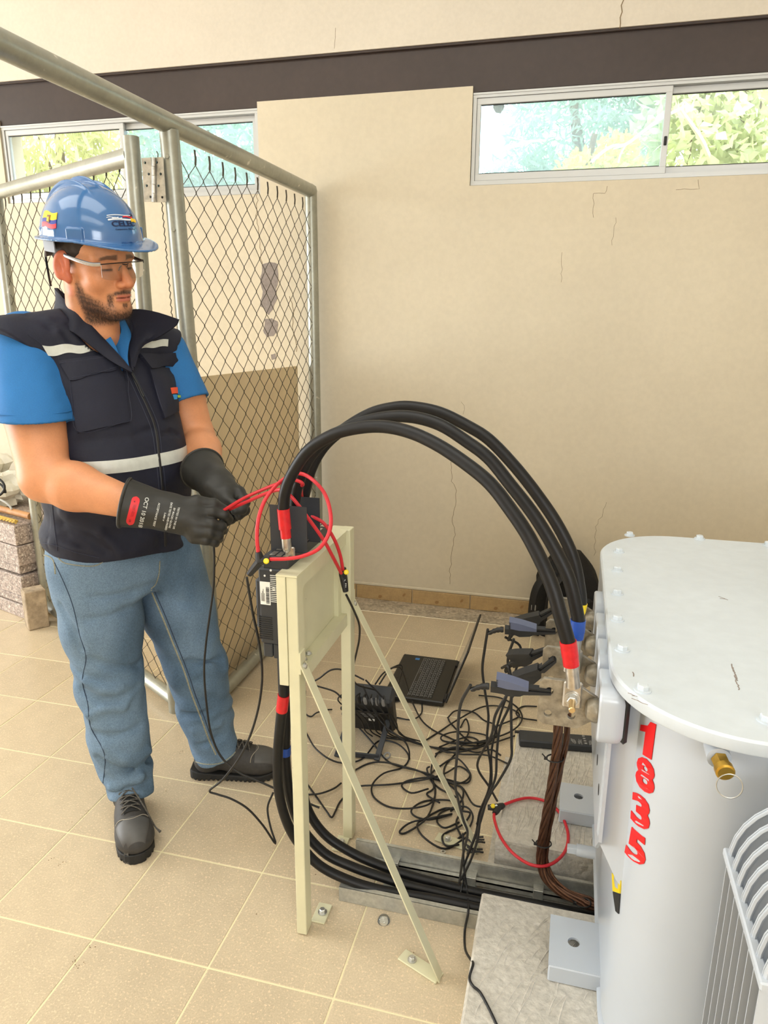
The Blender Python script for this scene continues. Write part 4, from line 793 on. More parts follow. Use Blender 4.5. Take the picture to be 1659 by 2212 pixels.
# clips on the spades
def clip(tail, tip, up, label, wing, L=0.105):
    tail, tip = np.asarray(tail, float), np.asarray(tip, float); x = (tip-tail)/np.linalg.norm(tip-tail); up = np.asarray(up, float); y = np.cross(up, x); y /= np.linalg.norm(y); z = np.cross(x, y); R = np.stack([x, y, z], 1)
    W = lambda a, b, c: tip+R@A3(a-L, b, c)
    t = thing('test_clip', label, 'clip', tail, 'alligator test clips on the spade terminals')
    def pr(pts, w, mt, nm, off=0.0):
        m = MB(); m.prism(pts, W(0, w/2+off, 0), x, z, w); return obj(nm, m, mt, t, 0)
    pr([(0.0, -0.010), (0.022, -0.012), (0.030, -0.016), (0.052, -0.014), (0.058, -0.010), (0.105, -0.0045), (0.105, -0.0005), (0.060, 0.0), (0.03, 0.002), (0.0, 0.003)], 0.015, 'black_plastic', 'lower_jaw')
    pr([(0.060, 0.001), (0.105, 0.0005), (0.104, 0.004), (0.062, 0.006)], 0.011, 'black_plastic', 'upper_jaw')
    w = pr([(0.012, 0.006), (0.010, 0.024), (0.026, 0.021), (0.040, 0.017), (0.066, 0.008), (0.066, 0.001), (0.030, 0.002)], 0.019, wing, 'wing')
    m = MB()
    for k in range(4): m.box(W(0.0115, 0, 0.009+0.0038*k), (0.003, 0.0196, 0.0018), R)
    obj('grip', m, 'black_plastic', w, 0)
    m = MB(); n = 9
    m.tube([W(-0.003-0.004*k, 0, -0.0035-0.0002*k*k) for k in range(n)], [0.0062-0.0003*k+(0.0007 if k % 2 else -0.0004) for k in range(n)], 10); obj('strain_relief', m, 'lead_black', t, 60)
    return W(-0.036, 0, -0.0165+0.012)
hole = [A3(1.044, BY[k]-0.020, 0.846) for k in range(4)]
e1 = clip(hole[0]-A3(0.105, 0.004, 0.002), hole[0], (0, -0.25, 1), 'blue grey winged test clip on the nearest spade terminal', 'clip_blue')
e3 = clip(hole[2]-A3(0.105, 0.004, 0.006), hole[2], (0, -0.25, 1), 'blue grey winged test clip on the third spade terminal', 'clip_blue')
e2 = clip(hole[1]+A3(-0.070, 0.020, -0.080), hole[1]+A3(0.002, -0.006, 0.002), (-0.5, -0.3, 0.8), 'black test clip biting the second spade terminal from below', 'black_plastic')
e2b = clip(hole[1]+A3(-0.075, 0.07, -0.050), hole[1]+A3(-0.014, 0.026, 0.004), (-0.4, -0.2, 0.9), 'black test clip behind the second spade terminal', 'black_plastic')
e4 = clip(hole[3]+A3(-0.085, 0.0, -0.062), hole[3]+A3(-0.004, -0.004, 0), (-0.5, -0.2, 0.8), 'black test clip on the farthest spade terminal against the backpack', 'black_plastic')
lead([(1014, 1497), (996, 1518), (990, 1560), (988, 1620), (983, 1690), (989, 1725), (1001, 1772), (1010, 1800), (1001, 1842), (992, 1910)], 'thin black lead hanging from the nearest clip', -0.03, 0.30, p0=e1, group=None)
lead([(1070, 1374), (1047, 1402), (1042, 1445), (1047, 1490), (1055, 1545), (1052, 1600), (1060, 1660), (1055, 1707), (1036, 1755), (1028, 1800), (1010, 1845)], 'thin black lead hanging from the third clip', 0.23, 0.42, p0=e3, group=None)
lead([(1110, 1380), (1097, 1428), (1104, 1510), (1080, 1572), (1073, 1630), (1070, 1680), (1052, 1725), (1033, 1790), (1002, 1870)], 'thin black lead beside the one from the third clip', 0.24, 0.36, group=None)
lead([(1112, 1420), (1098, 1440), (1106, 1480), (1104, 1530), (1105, 1605), (1103, 1640), (1077, 1688), (1061, 1712), (1040, 1760), (1031, 1815), (1016, 1860), (996, 1900)], 'thin black lead hanging from the black clip behind the second spade', 0.14, 0.33, p0=e2b, group=None)
lead([(1090, 1503), (1070, 1545), (1061, 1590), (1034, 1640), (1034, 1665), (1055, 1697), (1074, 1730)], 'thin black lead hanging from the black clip below the second spade', 0.06, 0.5, p0=e2, group=None)
lead([(1128, 1345), (1125, 1400), (1110, 1460), (1082, 1540), (1062, 1620), (1060, 1700), (1030, 1780)], 'thin black lead hanging from the farthest clip', 0.36, 0.5, p0=e4, group=None)
lead([(1000, 1800), (1002, 1870), (1009, 1925), (1012, 1965), (1004, 2010), (1005, 2050), (1016, 2072), (1022, 2082), (1014, 2112), (1022, 2130), (1040, 2148), (1072, 2212), (1090, 2260)], 'thin black lead crossing the tray and the near floor to the picture edge', 0.42, 0.2, group=None, zs={3: 0.05, 4: 0.006, 5: 0.03, 6: 0.075, 7: PZ+0.008, 8: PZ+0.004, 9: PZ+0.006, 10: PZ+0.003, 11: PZ+0.003, 12: PZ+0.003})
m = MB()
for k in range(7):
    a = A3(0.855+0.004*(k % 3), 0.585-0.012*k, 0.012+0.004*(k % 4)); m.tube([a+A3(-0.02, 0.012, 0), a, a+A3(0.028, -0.004*(k % 3), 0.008)], 0.0028, 6)
tag(obj('cable_tie', m, 'black_plastic'), 'black tie gathering the leads by the plinth corner', 'cable tie')

# red flexible current probes
def yoke(c, arms, tail, label, loops, nrm, btn):
    t = thing('current_probe', label, 'probe', c)
    for P, r in loops: m = MB(); m.tube(smooth_path(P, 8), r, 10); obj('coil', m, 'flex_red', t, 60)
    m = MB()
    for a in arms: m.tube([c, c+(a-c)*0.55, a], [0.0115, 0.0105, 0.0078], 12, flat=0.8)
    tl = c+(tail-c)*0.8; m.tube([c, c+(tail-c)*0.35, tl], [0.012, 0.011, 0.0085], 12, flat=0.8); obj('yoke', m, 'black_plastic', t)
    n = np.asarray(nrm, float); n /= np.linalg.norm(n); m = MB(); m.lathe(btn+n*0.006, n, [(0, 0.0062), (0.004, 0.0062), (0.0055, 0.004)], 14); obj('button', m, 'button_yellow', t)
    m = MB(); q = c+(tail-c)*0.45+n*0.0095
    for k in range(3): m.box(q+(tail-c)*0.09*(k-1), (0.010-0.002*k, 0.0008, 0.0016)); 
    m.lathe(c+(tail-c)*0.14+n*0.0095, n, [(0, 0.0036), (0.001, 0.0036)], 12); obj('print', m, 'print_white', t, 0); return t
toC = lambda p: (CAM-p)/np.linalg.norm(CAM-p)
yv = lambda pts: [at(x, y, Y=Y) for x, y, Y in pts]
c1 = at(562, 1212, Y=0.150)
yoke(c1, [at(558, 1192, Y=0.150), at(584, 1208, Y=0.150)], at(533, 1247, Y=0.152), 'red flexible current probe looped round the nearest cable at the breaker',
     [(yv([(558, 1196, 0.15), (555, 1160, 0.152), (558, 1122, 0.16), (570, 1085, 0.18), (588, 1058, 0.20), (610, 1037, 0.224), (640, 1023, 0.232), (668, 1031, 0.225), (700, 1064, 0.20), (714, 1110, 0.18), (711, 1150, 0.16), (690, 1184, 0.148), (655, 1201, 0.145), (620, 1207, 0.147), (582, 1208, 0.15)]), 0.0042)], toC(c1), at(575, 1212, Y=0.143))
lead([(533, 1247), (540, 1290), (547, 1330), (556, 1370), (564, 1420), (566, 1470), (558, 1530), (540, 1590), (515, 1640), (480, 1685), (453, 1708), (470, 1716), (500, 1726), (535, 1747), (568, 1783), (595, 1822), (584, 1785), (578, 1745), (590, 1712)], 'thin black lead dropping from the probe yoke at the breaker onto the floor', 0.152, 0.45, group=None)
HANDA, HANDB = at(478, 1106, Y=0.375), at(494, 1101, Y=0.395)
c2 = at(742, 1247, Y=0.38)
yoke(c2, [at(737, 1234, Y=0.372), at(742, 1226, Y=0.384)], at(748, 1285, Y=0.38), 'red flexible current probe held open in the gloved hands',
     [([HANDA]+yv([(520, 1080, 0.36), (560, 1061, 0.335), (600, 1045, 0.30), (628, 1037, 0.245), (645, 1039, 0.232), (654, 1046, 0.24), (650, 1054, 0.30), (655, 1085, 0.345), (672, 1112, 0.315), (700, 1131, 0.31), (722, 1165, 0.33), (735, 1200, 0.36), (741, 1234, 0.378)]), 0.0042),
      ([HANDB]+yv([(540, 1081, 0.33), (575, 1066, 0.28), (607, 1058, 0.232), (628, 1072, 0.236), (645, 1092, 0.24), (672, 1128, 0.255), (700, 1168, 0.275), (720, 1205, 0.31), (737, 1238, 0.365)]), 0.0042)], toC(c2), at(748, 1236, Y=0.375))
lead([(748, 1285), (765, 1320), (776, 1350), (776, 1380), (770, 1410), (762, 1450), (770, 1478), (810, 1490)], 'thin black lead dropping from the probe yoke on the rear post', 0.38, 0.95, group=None)
zc = PZ+0.012; c3 = at(1076, 1744, Z=zc); zz = lambda pts: [at(x, y, Z=zc-0.003) for x, y in pts]
yoke(c3, [at(1088, 1739, Z=zc), at(1069, 1757, Z=zc)], at(1048, 1744, Z=zc-0.004), 'red flexible current probe lying round the copper earth cable on the plinth',
     [(zz([(1086, 1739), (1120, 1727), (1150, 1724), (1185, 1734), (1212, 1760), (1227, 1800), (1222, 1836), (1200, 1861), (1172, 1871), (1140, 1865), (1105, 1840), (1080, 1805), (1068, 1770), (1068, 1755)]), 0.0042)], (0.0, -0.5, 1), at(1065, 1744, Z=zc+0.004))
lead([(462, 1178), (463, 1215), (461, 1270), (453, 1330), (445, 1390), (441, 1450), (446, 1520), (456, 1585), (478, 1635), (515, 1668), (560, 1688), (600, 1706), (640, 1724), (690, 1745)], 'thin black lead hanging from the gloved hand past the left leg', 0.375, 0.42, group=None)
lead(c6([(0, 1290), (80, 1400), (150, 1500), (187, 1545), (215, 1500), (250, 1430), (330, 1345)]), 'thin black lead bent in a sharp V on the floor behind the stand post', group=None)
lead(c6([(0, 1383), (100, 1375), (200, 1340), (255, 1300)]), 'thin black lead curving along the floor by the stand post', group=None)

# laptop
lp = thing('laptop', 'open black laptop on the floor with its screen turned away', 'laptop', (0.52, 1.48, 0))
LX0, LX1, LY0, LY1 = 0.395, 0.640, 1.292, 1.665
m = MB(); m.b2((LX0, LY0, 0.004), (LX1, LY1, 0.026), 0.004); m.b2((LX0+0.03, LY0-0.001, 0.009), (LX0+0.07, LY0+0.004, 0.019)); m.b2((LX0+0.10, LY0-0.001, 0.009), (LX0+0.12, LY0+0.004, 0.017)); bs = obj('base', m, 'laptop_black', lp)
m = MB(); 
for i in range(6):
    x = 0.492+i*0.0165; j = 0; y = LY0+0.018
    while y < LY1-0.030:
        w = 0.0175 if not (i == 0 and 6 <= j <= 6) else 0.09
        m.box((x+0.0075, y+w/2-0.001, 0.0265), (0.0145, w-0.003, 0.003), bev=0.0006); y += w; j += 1
tag(obj('keyboard', m, 'keycap', bs, 0), kind='stuff')
m = MB(); g = random.Random(3)
for i in range(6):
    x = 0.492+i*0.0165; y = LY0+0.018; j = 0
    while y < LY1-0.030:
        w = 0.0175 if not (i == 0 and j == 6) else 0.09
        m.box((x+0.0004, y+w/2-0.001, 0.0268), (0.0012, w-0.004, 0.0032)); m.box((x+0.008+g.uniform(-.002, .002), y+0.007, 0.0283), (g.uniform(0.003, 0.007), 0.0022, 0.0005)); m.box((x+0.006, y+w-0.0030, 0.0268), (0.009, 0.0008, 0.0030)); y += w; j += 1
tag(obj('key_print', m, 'connector_gray', bs, 0), kind='stuff')
m = MB(); m.b2((0.455, LY1-0.045, 0.0260), (0.474, LY1-0.028, 0.0265)); obj('sticker', m, 'sticker_blue', bs, 0)
m = MB(); m.b2((0.405, 1.44, 0.0258), (0.468, 1.55, 0.0264)); obj('touchpad', m, 'laptop_black', bs, 0)
th = math.atan2(0.225, 0.078); u = A3(math.cos(th), 0, math.sin(th)); n = A3(-math.sin(th), 0, math.cos(th)); RL = np.stack([u, A3(0, 1, 0), n], 1)
m = MB(); m.box(A3(0.644, (LY0+LY1)/2, 0.022)+u*0.125-n*0.004, (0.245, LY1-LY0, 0.008), RL, 0.003); scn = obj('screen_lid', m, 'laptop_black', lp)
m = MB(); m.box(A3(0.644, (LY0+LY1)/2, 0.022)+u*0.132+n*0.0003, (0.195, LY1-LY0-0.03, 0.0008), RL); obj('display', m, 'screen_gray', scn, 0)
for y in (LY0+0.04, LY1-0.04): m = MB(); m.cyl((0.641, y-0.022, 0.024), (0.641, y+0.022, 0.024), 0.007, n=12); obj('hinge', m, 'black_plastic', lp)

# power analyzer with kick stand
an = thing('analyzer', 'black power analyzer propped on its kickstand behind the stand post', 'instrument', (0.41, 0.98, 0))
ax_ = A3(0.998, 0.06, 0); ax_ /= np.linalg.norm(ax_); up_ = A3(0.03, -0.42, 0.907); up_ -= ax_*(up_@ax_); up_ /= np.linalg.norm(up_); nn_ = np.cross(ax_, up_); RA = np.stack([ax_, up_, nn_], 1)
cA = A3(0.417, 1.035, 0.112)
def W_(a, b, c): return cA+RA@A3(a, b, c)
m = MB(); m.box(W_(0, 0, 0), (0.176, 0.20, 0.062), RA, 0.012); case = obj('case', m, 'black_plastic', an)
m = MB(); m.box(W_(0, 0.085, 0.004), (0.184, 0.045, 0.072), RA, 0.010); obj('bumper', m, 'breaker_gray', an)
m = MB(); m.box(W_(0, -0.005, 0.034), (0.15, 0.075, 0.010), RA, 0.003); pl = obj('back_panel', m, 'black_gloss', an)
m = MB(); m.box(W_(0.01, -0.012, 0.0395), (0.022, 0.012, 0.001), RA); obj('serial_label', m, 'label_white', pl, 0)
m = MB()
for k in range(3): m.box(W_(0.0, 0.022-0.008*k, 0.0395), (0.07-0.012*k, 0.0014, 0.0008), RA)
obj('print', m, 'connector_gray', pl, 0)
for i in range(7):
    xx = -0.068+0.0215*i; m = MB(); m.tube([W_(xx, 0.080, 0.036), W_(xx, 0.102, 0.040), W_(xx, 0.118, 0.038)], [0.0075, 0.0075, 0.005], 12, flat=0.8); obj('plug', m, 'connector_gray' if i >= 3 else 'black_plastic', an)
for i in range(7):
    xx = -0.068+0.0215*i; m = MB(); P = [W_(xx, 0.112, 0.038), W_(xx+0.006, 0.140, 0.040), W_(xx+0.02*(i-3)/3, 0.135, 0.075), W_(xx+0.05, 0.06, 0.085), W_(xx+0.06, -0.03, 0.075), W_(xx+0.075+0.01*i, -0.10, 0.05)]; m.tube(smooth_path(P, 6), 0.0026, 6)
    o = obj('lead_end', m, 'lead_black', an, 60)
fl = at(728, 1632, Z=0.006); fr = at(814, 1640, Z=0.006); jl, jr = W_(-0.070, -0.005, 0.036), W_(0.072, -0.005, 0.036)
m = MB()
for a, b in ((jl, fl), (jr, fr)):
    d = (b-a)/np.linalg.norm(b-a); e = ax_-d*(ax_@d); e /= np.linalg.norm(e); R_ = np.stack([d, e, np.cross(d, e)], 1); m.box((a+b)/2, (np.linalg.norm(b-a)+0.01, 0.020, 0.006), R_, 0.002)
d = (fr-fl)/np.linalg.norm(fr-fl); m.box((fl+fr)/2+(0, 0.004, 0.007), (np.linalg.norm(fr-fl)+0.012, 0.006, 0.020), np.stack([d, np.cross((0, 0, 1), d), (0, 0, 1)], 1), 0.002); obj('kickstand', m, 'breaker_gray', an)
m = MB(); m.box(W_(-0.10, -0.02, 0.0), (0.03, 0.014, 0.012), RA, 0.003); m.box(W_(-0.10, -0.055, 0.0), (0.03, 0.014, 0.012), RA, 0.003); obj('side_plug', m, 'lead_black', an)

# backpack against the wall
bp = thing('backpack', 'black backpack slumped against the back wall behind the terminals', 'backpack', (1.09, 2.12, 0))
g = np.random.default_rng(9); th = np.linspace(0, 2*math.pi, 40, endpoint=False); V = []; lv = np.linspace(0, 1, 18)
for t in lv:
    w = 0.165*(1-0.18*t)*(1-max(0, t-0.62)**1.6*2.6); dp = 0.10*(1-0.3*t)*(1-max(0, t-0.7)**1.5*2.2); w = max(w, 0.012); dp = max(dp, 0.012)
    for a in th:
        s = 1+0.035*math.sin(5*a+7*t)+0.03*math.sin(9*a-11*t+1); V.append((1.095+w*s*np.sign(math.cos(a))*abs(math.cos(a))**0.75-0.02*t, 2.16+dp*s*np.sign(math.sin(a))*abs(math.sin(a))**0.75+0.03*t, 0.001+0.40*t))
n = 40; F = [(i*n+j, i*n+(j+1) % n, (i+1)*n+(j+1) % n, (i+1)*n+j) for i in range(17) for j in range(n)]+[tuple(range(n))[::-1], tuple(range(17*n, 18*n))]
m = MB(); m.add(V, F); obj('body', m, 'backpack_black', bp, 60)
m = MB(); m.box((1.10, 2.068, 0.13), (0.20, 0.035, 0.17), bev=0.014); obj('front_pocket', m, 'backpack_black', bp)
for x0, s in ((0.945, 1), (1.02, -1)):
    m = MB(); P = smooth_path([(x0+0.05, 2.08, 0.34), (x0-0.005, 2.03, 0.26), (x0-0.02, 2.02, 0.15), (x0-0.015, 2.04, 0.05), (x0+0.01, 2.06, 0.012)], 6); m.tube(P, 0.022, 8, flat=0.25); obj('strap', m, 'strap_black', bp)
m = MB(); m.tube(smooth_path([(1.03, 2.10, 0.385), (1.06, 2.08, 0.42), (1.10, 2.09, 0.42), (1.12, 2.11, 0.385)], 5), 0.008, 8); obj('top_handle', m, 'strap_black', bp)
m = MB(); m.box((0.935, 2.015, 0.165), (0.022, 0.008, 0.028), bev=0.002); obj('buckle', m, 'connector_gray', bp)

# power adapter on the edge of the plinth
pa = thing('power_adapter', 'flat black power adapter with small white print on the far plinth', 'adapter', (1.07, 0.985, PZ))
RP = np.array([[0.993, -0.115, 0], [0.115, 0.993, 0], [0, 0, 1]]); cP = A3(1.090, 0.975, PZ+0.014)
m = MB(); m.box(cP, (0.28, 0.066, 0.026), RP, 0.004); ad = obj('case', m, 'breaker_gray', pa)
m = MB(); g = random.Random(8)
for j, n_ in ((0.01, 3), (0.028, 5), (0.05, 4), (0.085, 6)):
    for k in range(n_): m.box(cP+RP@A3(j+0.0032*k, -0.012+g.uniform(-.006, .006), 0.0133), (0.0014, g.uniform(0.012, 0.03), 0.0006), RP)
for k in range(4): m.box(cP+RP@A3(0.070+0.001*k, 0.022-0.014*k, 0.0133), (0.008, 0.006, 0.0006), RP)
obj('print', m, 'connector_gray', ad, 0)

# loose bits on the floor
p = at(957, 1843, Z=0); m = MB(); t = np.linspace(0, 2*math.pi, 6, endpoint=False); V, F = curve_mesh([circle(0, 0, 0.008, 6), circle(0, 0, 0.0042, 12)], 0.003); m.add(place(V, p+(0, 0, 0.0032), (1, 0, 0), (0, 1, 0)), F); tag(obj('nut', m, 'zinc_bolt', smooth=0), 'loose hexagonal nut on the floor in front of the tray rail', 'nut')
p = at(836, 1634, Z=0.002); m = MB(); t = np.linspace(0, 2*math.pi, 18, endpoint=False); m.tube(p+np.stack([0.010*np.cos(t), 0.014*np.sin(t), 0.004+0.002*np.sin(t)], 1), 0.0028, 6, closed=True); tag(obj('washer_ring', m, 'connector_gray'), 'small grey rubber ring on the floor beside the kickstand', 'ring')
p = at(829, 1990, Z=0); m = MB(); m.lathe(p, (0, 0, 1), [(0.0005, 0.016), (0.006, 0.0155), (0.012, 0.012), (0.016, 0.006), (0.017, 0.001)], 20); tag(obj('dome_stop', m, 'clear_plastic'), 'small clear plastic dome on the floor by the near tray rail', 'dome')
for (x, y), lab in (((608, 1966), None), ((862, 2056), 'x')):
    pass
# grime specks on the tiles
m = MB(); g = np.random.default_rng(2)
for k in range(150):
    x, y = g.uniform(-2.2, 0.85), g.uniform(-0.75, 1.9); m.lathe((x, y, 0), (0, 0, 1), [(0.0002, g.uniform(0.0006, 0.0022)), (0.0006, 0.0004)], 5)
for (x, y) in ((152, 1780), (190, 1750), (178, 1765), (110, 1855), (130, 1870), (140, 1860), (160, 2075), (175, 2084), (162, 2086), (196, 2044), (545, 1600), (630, 1590), (395, 1620), (390, 1627)):
    p = at(x, y, Z=0); 
    for j in range(4): m.lathe(p+(g.normal(0, .006), g.normal(0, .006), 0), (0, 0, 1), [(0.0002, g.uniform(0.0006, 0.0018)), (0.0007, 0.0004)], 5)
tag(struct('grime_specks', m, 'crack_dark', floor, 0), kind='stuff')
# ------------------------------------------------------------------ the person: implicit surfaces turned into meshes
def sph(P, c, r): return np.linalg.norm(P-np.asarray(c), axis=1)-r
def ell(P, c, r, R=None):
    q = P-np.asarray(c); r = np.asarray(r, float)
    if R is not None: q = q@R
    k0 = np.linalg.norm(q/r, axis=1); k1 = np.linalg.norm(q/(r*r), axis=1)+1e-9; return k0*(k0-1)/k1
def cap(P, a, b, ra, rb=None):
    a = np.asarray(a, float); b = np.asarray(b, float); rb = ra if rb is None else rb; d = b-a; t = np.clip(((P-a)@d)/(d@d), 0, 1)
    return np.linalg.norm(P-a-t[:, None]*d, axis=1)-(ra+(rb-ra)*t)
def chain(P, pts, rs, k=0.01):
    o = None
    for i in range(len(pts)-1):
        c = cap(P, pts[i], pts[i+1], rs[i], rs[i+1]); o = c if o is None else smin(o, c, k)
    return o
def smin(a, b, k):
    h = np.clip(0.5+0.5*(b-a)/k, 0, 1); return b+(a-b)*h-k*h*(1-h)
def smax(a, b, k): return -smin(-a, -b, k)
def rbox(P, c, h, R, r):
    q = np.abs((P-np.asarray(c))@R)-np.asarray(h)+r; return np.linalg.norm(np.maximum(q, 0), axis=1)+np.minimum(q.max(1), 0)-r
def nets(f, lo, hi, h, coarse=6, refine=2, lip=1.0):
    lo = np.asarray(lo, float); n = (np.ceil((np.asarray(hi)-lo)/h/coarse).astype(int)+1)*coarse+1
    nc = (n-1)//coarse; cc = np.stack(np.meshgrid(*[lo[i]+h*coarse*(np.arange(nc[i])+0.5) for i in range(3)], indexing='ij'), -1).reshape(-1, 3)
    vc = f(cc).reshape(nc); act = np.abs(vc) < coarse*h*0.87*1.35*lip+h
    V = np.full(n, 1.0, np.float32); big = np.repeat(np.repeat(np.repeat(vc, coarse, 0), coarse, 1), coarse, 2); V[:-1, :-1, :-1] = big; V[-1] = 1; V[:, -1] = 1; V[:, :, -1] = 1
    m = np.zeros(n, bool)
    for a in np.argwhere(act): i, j, k = a*coarse; m[i:i+coarse+1, j:j+coarse+1, k:k+coarse+1] = True
    ix = np.argwhere(m); V[m] = f(lo+h*ix)
    ins = V < 0; cnt = np.zeros(n-1, np.int8)
    cor = [(a, b, c) for a in (0, 1) for b in (0, 1) for c in (0, 1)]
    for a, b, c in cor: cnt += ins[a:n[0]-1+a, b:n[1]-1+b, c:n[2]-1+c]
    mx = (cnt > 0) & (cnt < 8); cells = np.argwhere(mx); idx = -np.ones(n-1, np.int64); idx[mx] = np.arange(len(cells))
    acc = np.zeros((len(cells), 3)); num = np.zeros(len(cells))
    for a in cor:
        for k in range(3):
            if a[k]: continue
            b = list(a); b[k] = 1; A = cells+a; B = cells+b; va = V[tuple(A.T)].astype(float); vb = V[tuple(B.T)].astype(float); x = (va < 0) != (vb < 0); t = np.where(x, va/np.where(x, va-vb, 1), 0)
            acc += np.where(x[:, None], np.asarray(a)+t[:, None]*(np.asarray(b)-a), 0); num += x
    vt = lo+h*(cells+acc/num[:, None]); F = []
    for d in range(3):
        u, v = (d+1) % 3, (d+2) % 3; sA = [slice(None)]*3; sB = [slice(None)]*3; sA[d] = slice(0, -1); sB[d] = slice(1, None)
        A = ins[tuple(sA)]; B = ins[tuple(sB)]; e = np.argwhere(A != B); e = e[(e[:, u] > 0) & (e[:, v] > 0) & (e[:, u] < n[u]-1) & (e[:, v] < n[v]-1)]
        eu = np.zeros(3, int); eu[u] = 1; ev = np.zeros(3, int); ev[v] = 1
        q = np.stack([idx[tuple((e).T)], idx[tuple((e-eu).T)], idx[tuple((e-eu-ev).T)], idx[tuple((e-ev).T)]], 1); fl = ~A[tuple(e.T)]; q[fl] = q[fl][:, ::-1]; F.append(q[(q >= 0).all(1)])
    for _ in range(refine):
        g = np.stack([f(vt+np.eye(3)[i]*5e-4)-f(vt-np.eye(3)[i]*5e-4) for i in range(3)], 1)/1e-3; g2 = (g*g).sum(1)
        vt = vt-g*np.clip(f(vt)/np.maximum(g2, 0.2), -h*0.5, h*0.5)[:, None]
    return vt, np.concatenate(F)
def sdfobj(name, f, lo, hi, h, mats, parent, col=None, **kw):
    V, F = nets(f, lo, hi, h, **kw); me = fast_mesh(name, V, F)
    if col is not None:
        a = me.color_attributes.new('Col', 'FLOAT_COLOR', 'POINT'); a.data.foreach_set('color', np.c_[col(V), np.ones(len(V))].astype(np.float32).ravel())
    return link(name, me, mats, parent, 180)
def fbm(P, s, seed=0, o=3):
    g = np.random.default_rng(seed); r = 0; a = 1.0
    for i in range(o):
        for _ in range(3):
            k = g.normal(0, 1, 3); k /= np.linalg.norm(k); r = r+a*np.sin(P@k*s*6.28*g.uniform(.7, 1.3)+g.uniform(0, 6.28))
        s *= 2.0; a *= 0.5
    return r/4.0

mat('skin', (224, 162, 120), 0.5, noise=[(30, 0.05), (260, 0.04)], attr='Col', sss=0.08, bump=(350, 0.08, 0.001))
mat('vest_navy', (17, 21, 42), 0.75, noise=[(8, 0.12), (420, 0.16)], bump=(18, 0.35, 0.010))
mat('shirt_blue', (38, 112, 178), 0.8, noise=[(6, 0.06), (500, 0.10)], bump=(24, 0.25, 0.006))
mat('denim', (96, 132, 166), 0.85, noise=[(420, 0.22), (160, 0.12)], attr='Col', bump=(500, 0.25, 0.001))
mat('denim_seam', (150, 150, 132), 0.85, noise=[(300, 0.3)]); mat('denim_dark', (48, 62, 84), 0.9)
mat('reflect_tape', (206, 210, 204), 0.4, noise=[(60, 0.06)]); mat('zip_black', (16, 17, 24), 0.5)
mat('glove_rubber', (46, 46, 44), 0.52, noise=[(5, 0.12), (60, 0.06)], spec=0.4); mat('glove_label', (214, 32, 44), 0.45); mat('glove_print', (206, 208, 204), 0.6)
mat('helmet_blue', (60, 108, 164), 0.16, noise=[(4, 0.03)], coat=0.6); mat('strap_gray', (150, 156, 168), 0.6); mat('vest_thread', (52, 56, 74), 0.8)
mat('flag_yellow', (252, 206, 40), 0.35); mat('flag_blue', (40, 56, 150), 0.35); mat('flag_red', (222, 44, 60), 0.35); mat('crest', (128, 92, 50), 0.4)
mat('logo_dark', (26, 40, 78), 0.35); mat('logo_silver', (226, 232, 240), 0.3)
mat('shoe_gray', (58, 56, 55), 0.65, noise=[(25, 0.18), (90, 0.14)], bump=(120, 0.3, 0.002)); mat('sole_black', (28, 28, 28), 0.7); mat('shoe_toe', (82, 81, 80), 0.5, noise=[(20, 0.15)]); mat('lace', (92, 88, 82), 0.8, noise=[(260, 0.55)]); mat('shoe_trim', (170, 162, 146), 0.6); mat('sock', (52, 47, 46), 0.9)
mat('hair_dark', (50, 40, 35), 0.7); mat('eye_white', (222, 214, 206), 0.25); mat('iris', (38, 24, 18), 0.15)
mat('frame_silver', (188, 190, 196), 0.25, 0.85); mat('frame_dark', (38, 36, 36), 0.35); glass('lens', (0.94, 0.95, 0.95, 1), 0.02)
mat('logo_orange', (232, 84, 40), 0.6); mat('logo_cyan', (40, 140, 205), 0.6); mat('logo_lime', (184, 214, 60), 0.6)
lin3 = lambda *c: np.array(lin(c)[:3])

PO = A3(-0.155, 0.565, 0); an_ = math.radians(-22); PF = A3(math.cos(an_), math.sin(an_), 0); PR = A3(PF[1], -PF[0], 0)
def W(f, r, z): return PO+PF*f+PR*r+A3(0, 0, z)
def Lc(P): d = P-PO; return d@PF, d@PR, d[:, 2]
person = thing('person', 'man in blue hard hat, navy vest, jeans and black rubber gloves holding a red probe', 'person', (-0.13, 0.56, 0))

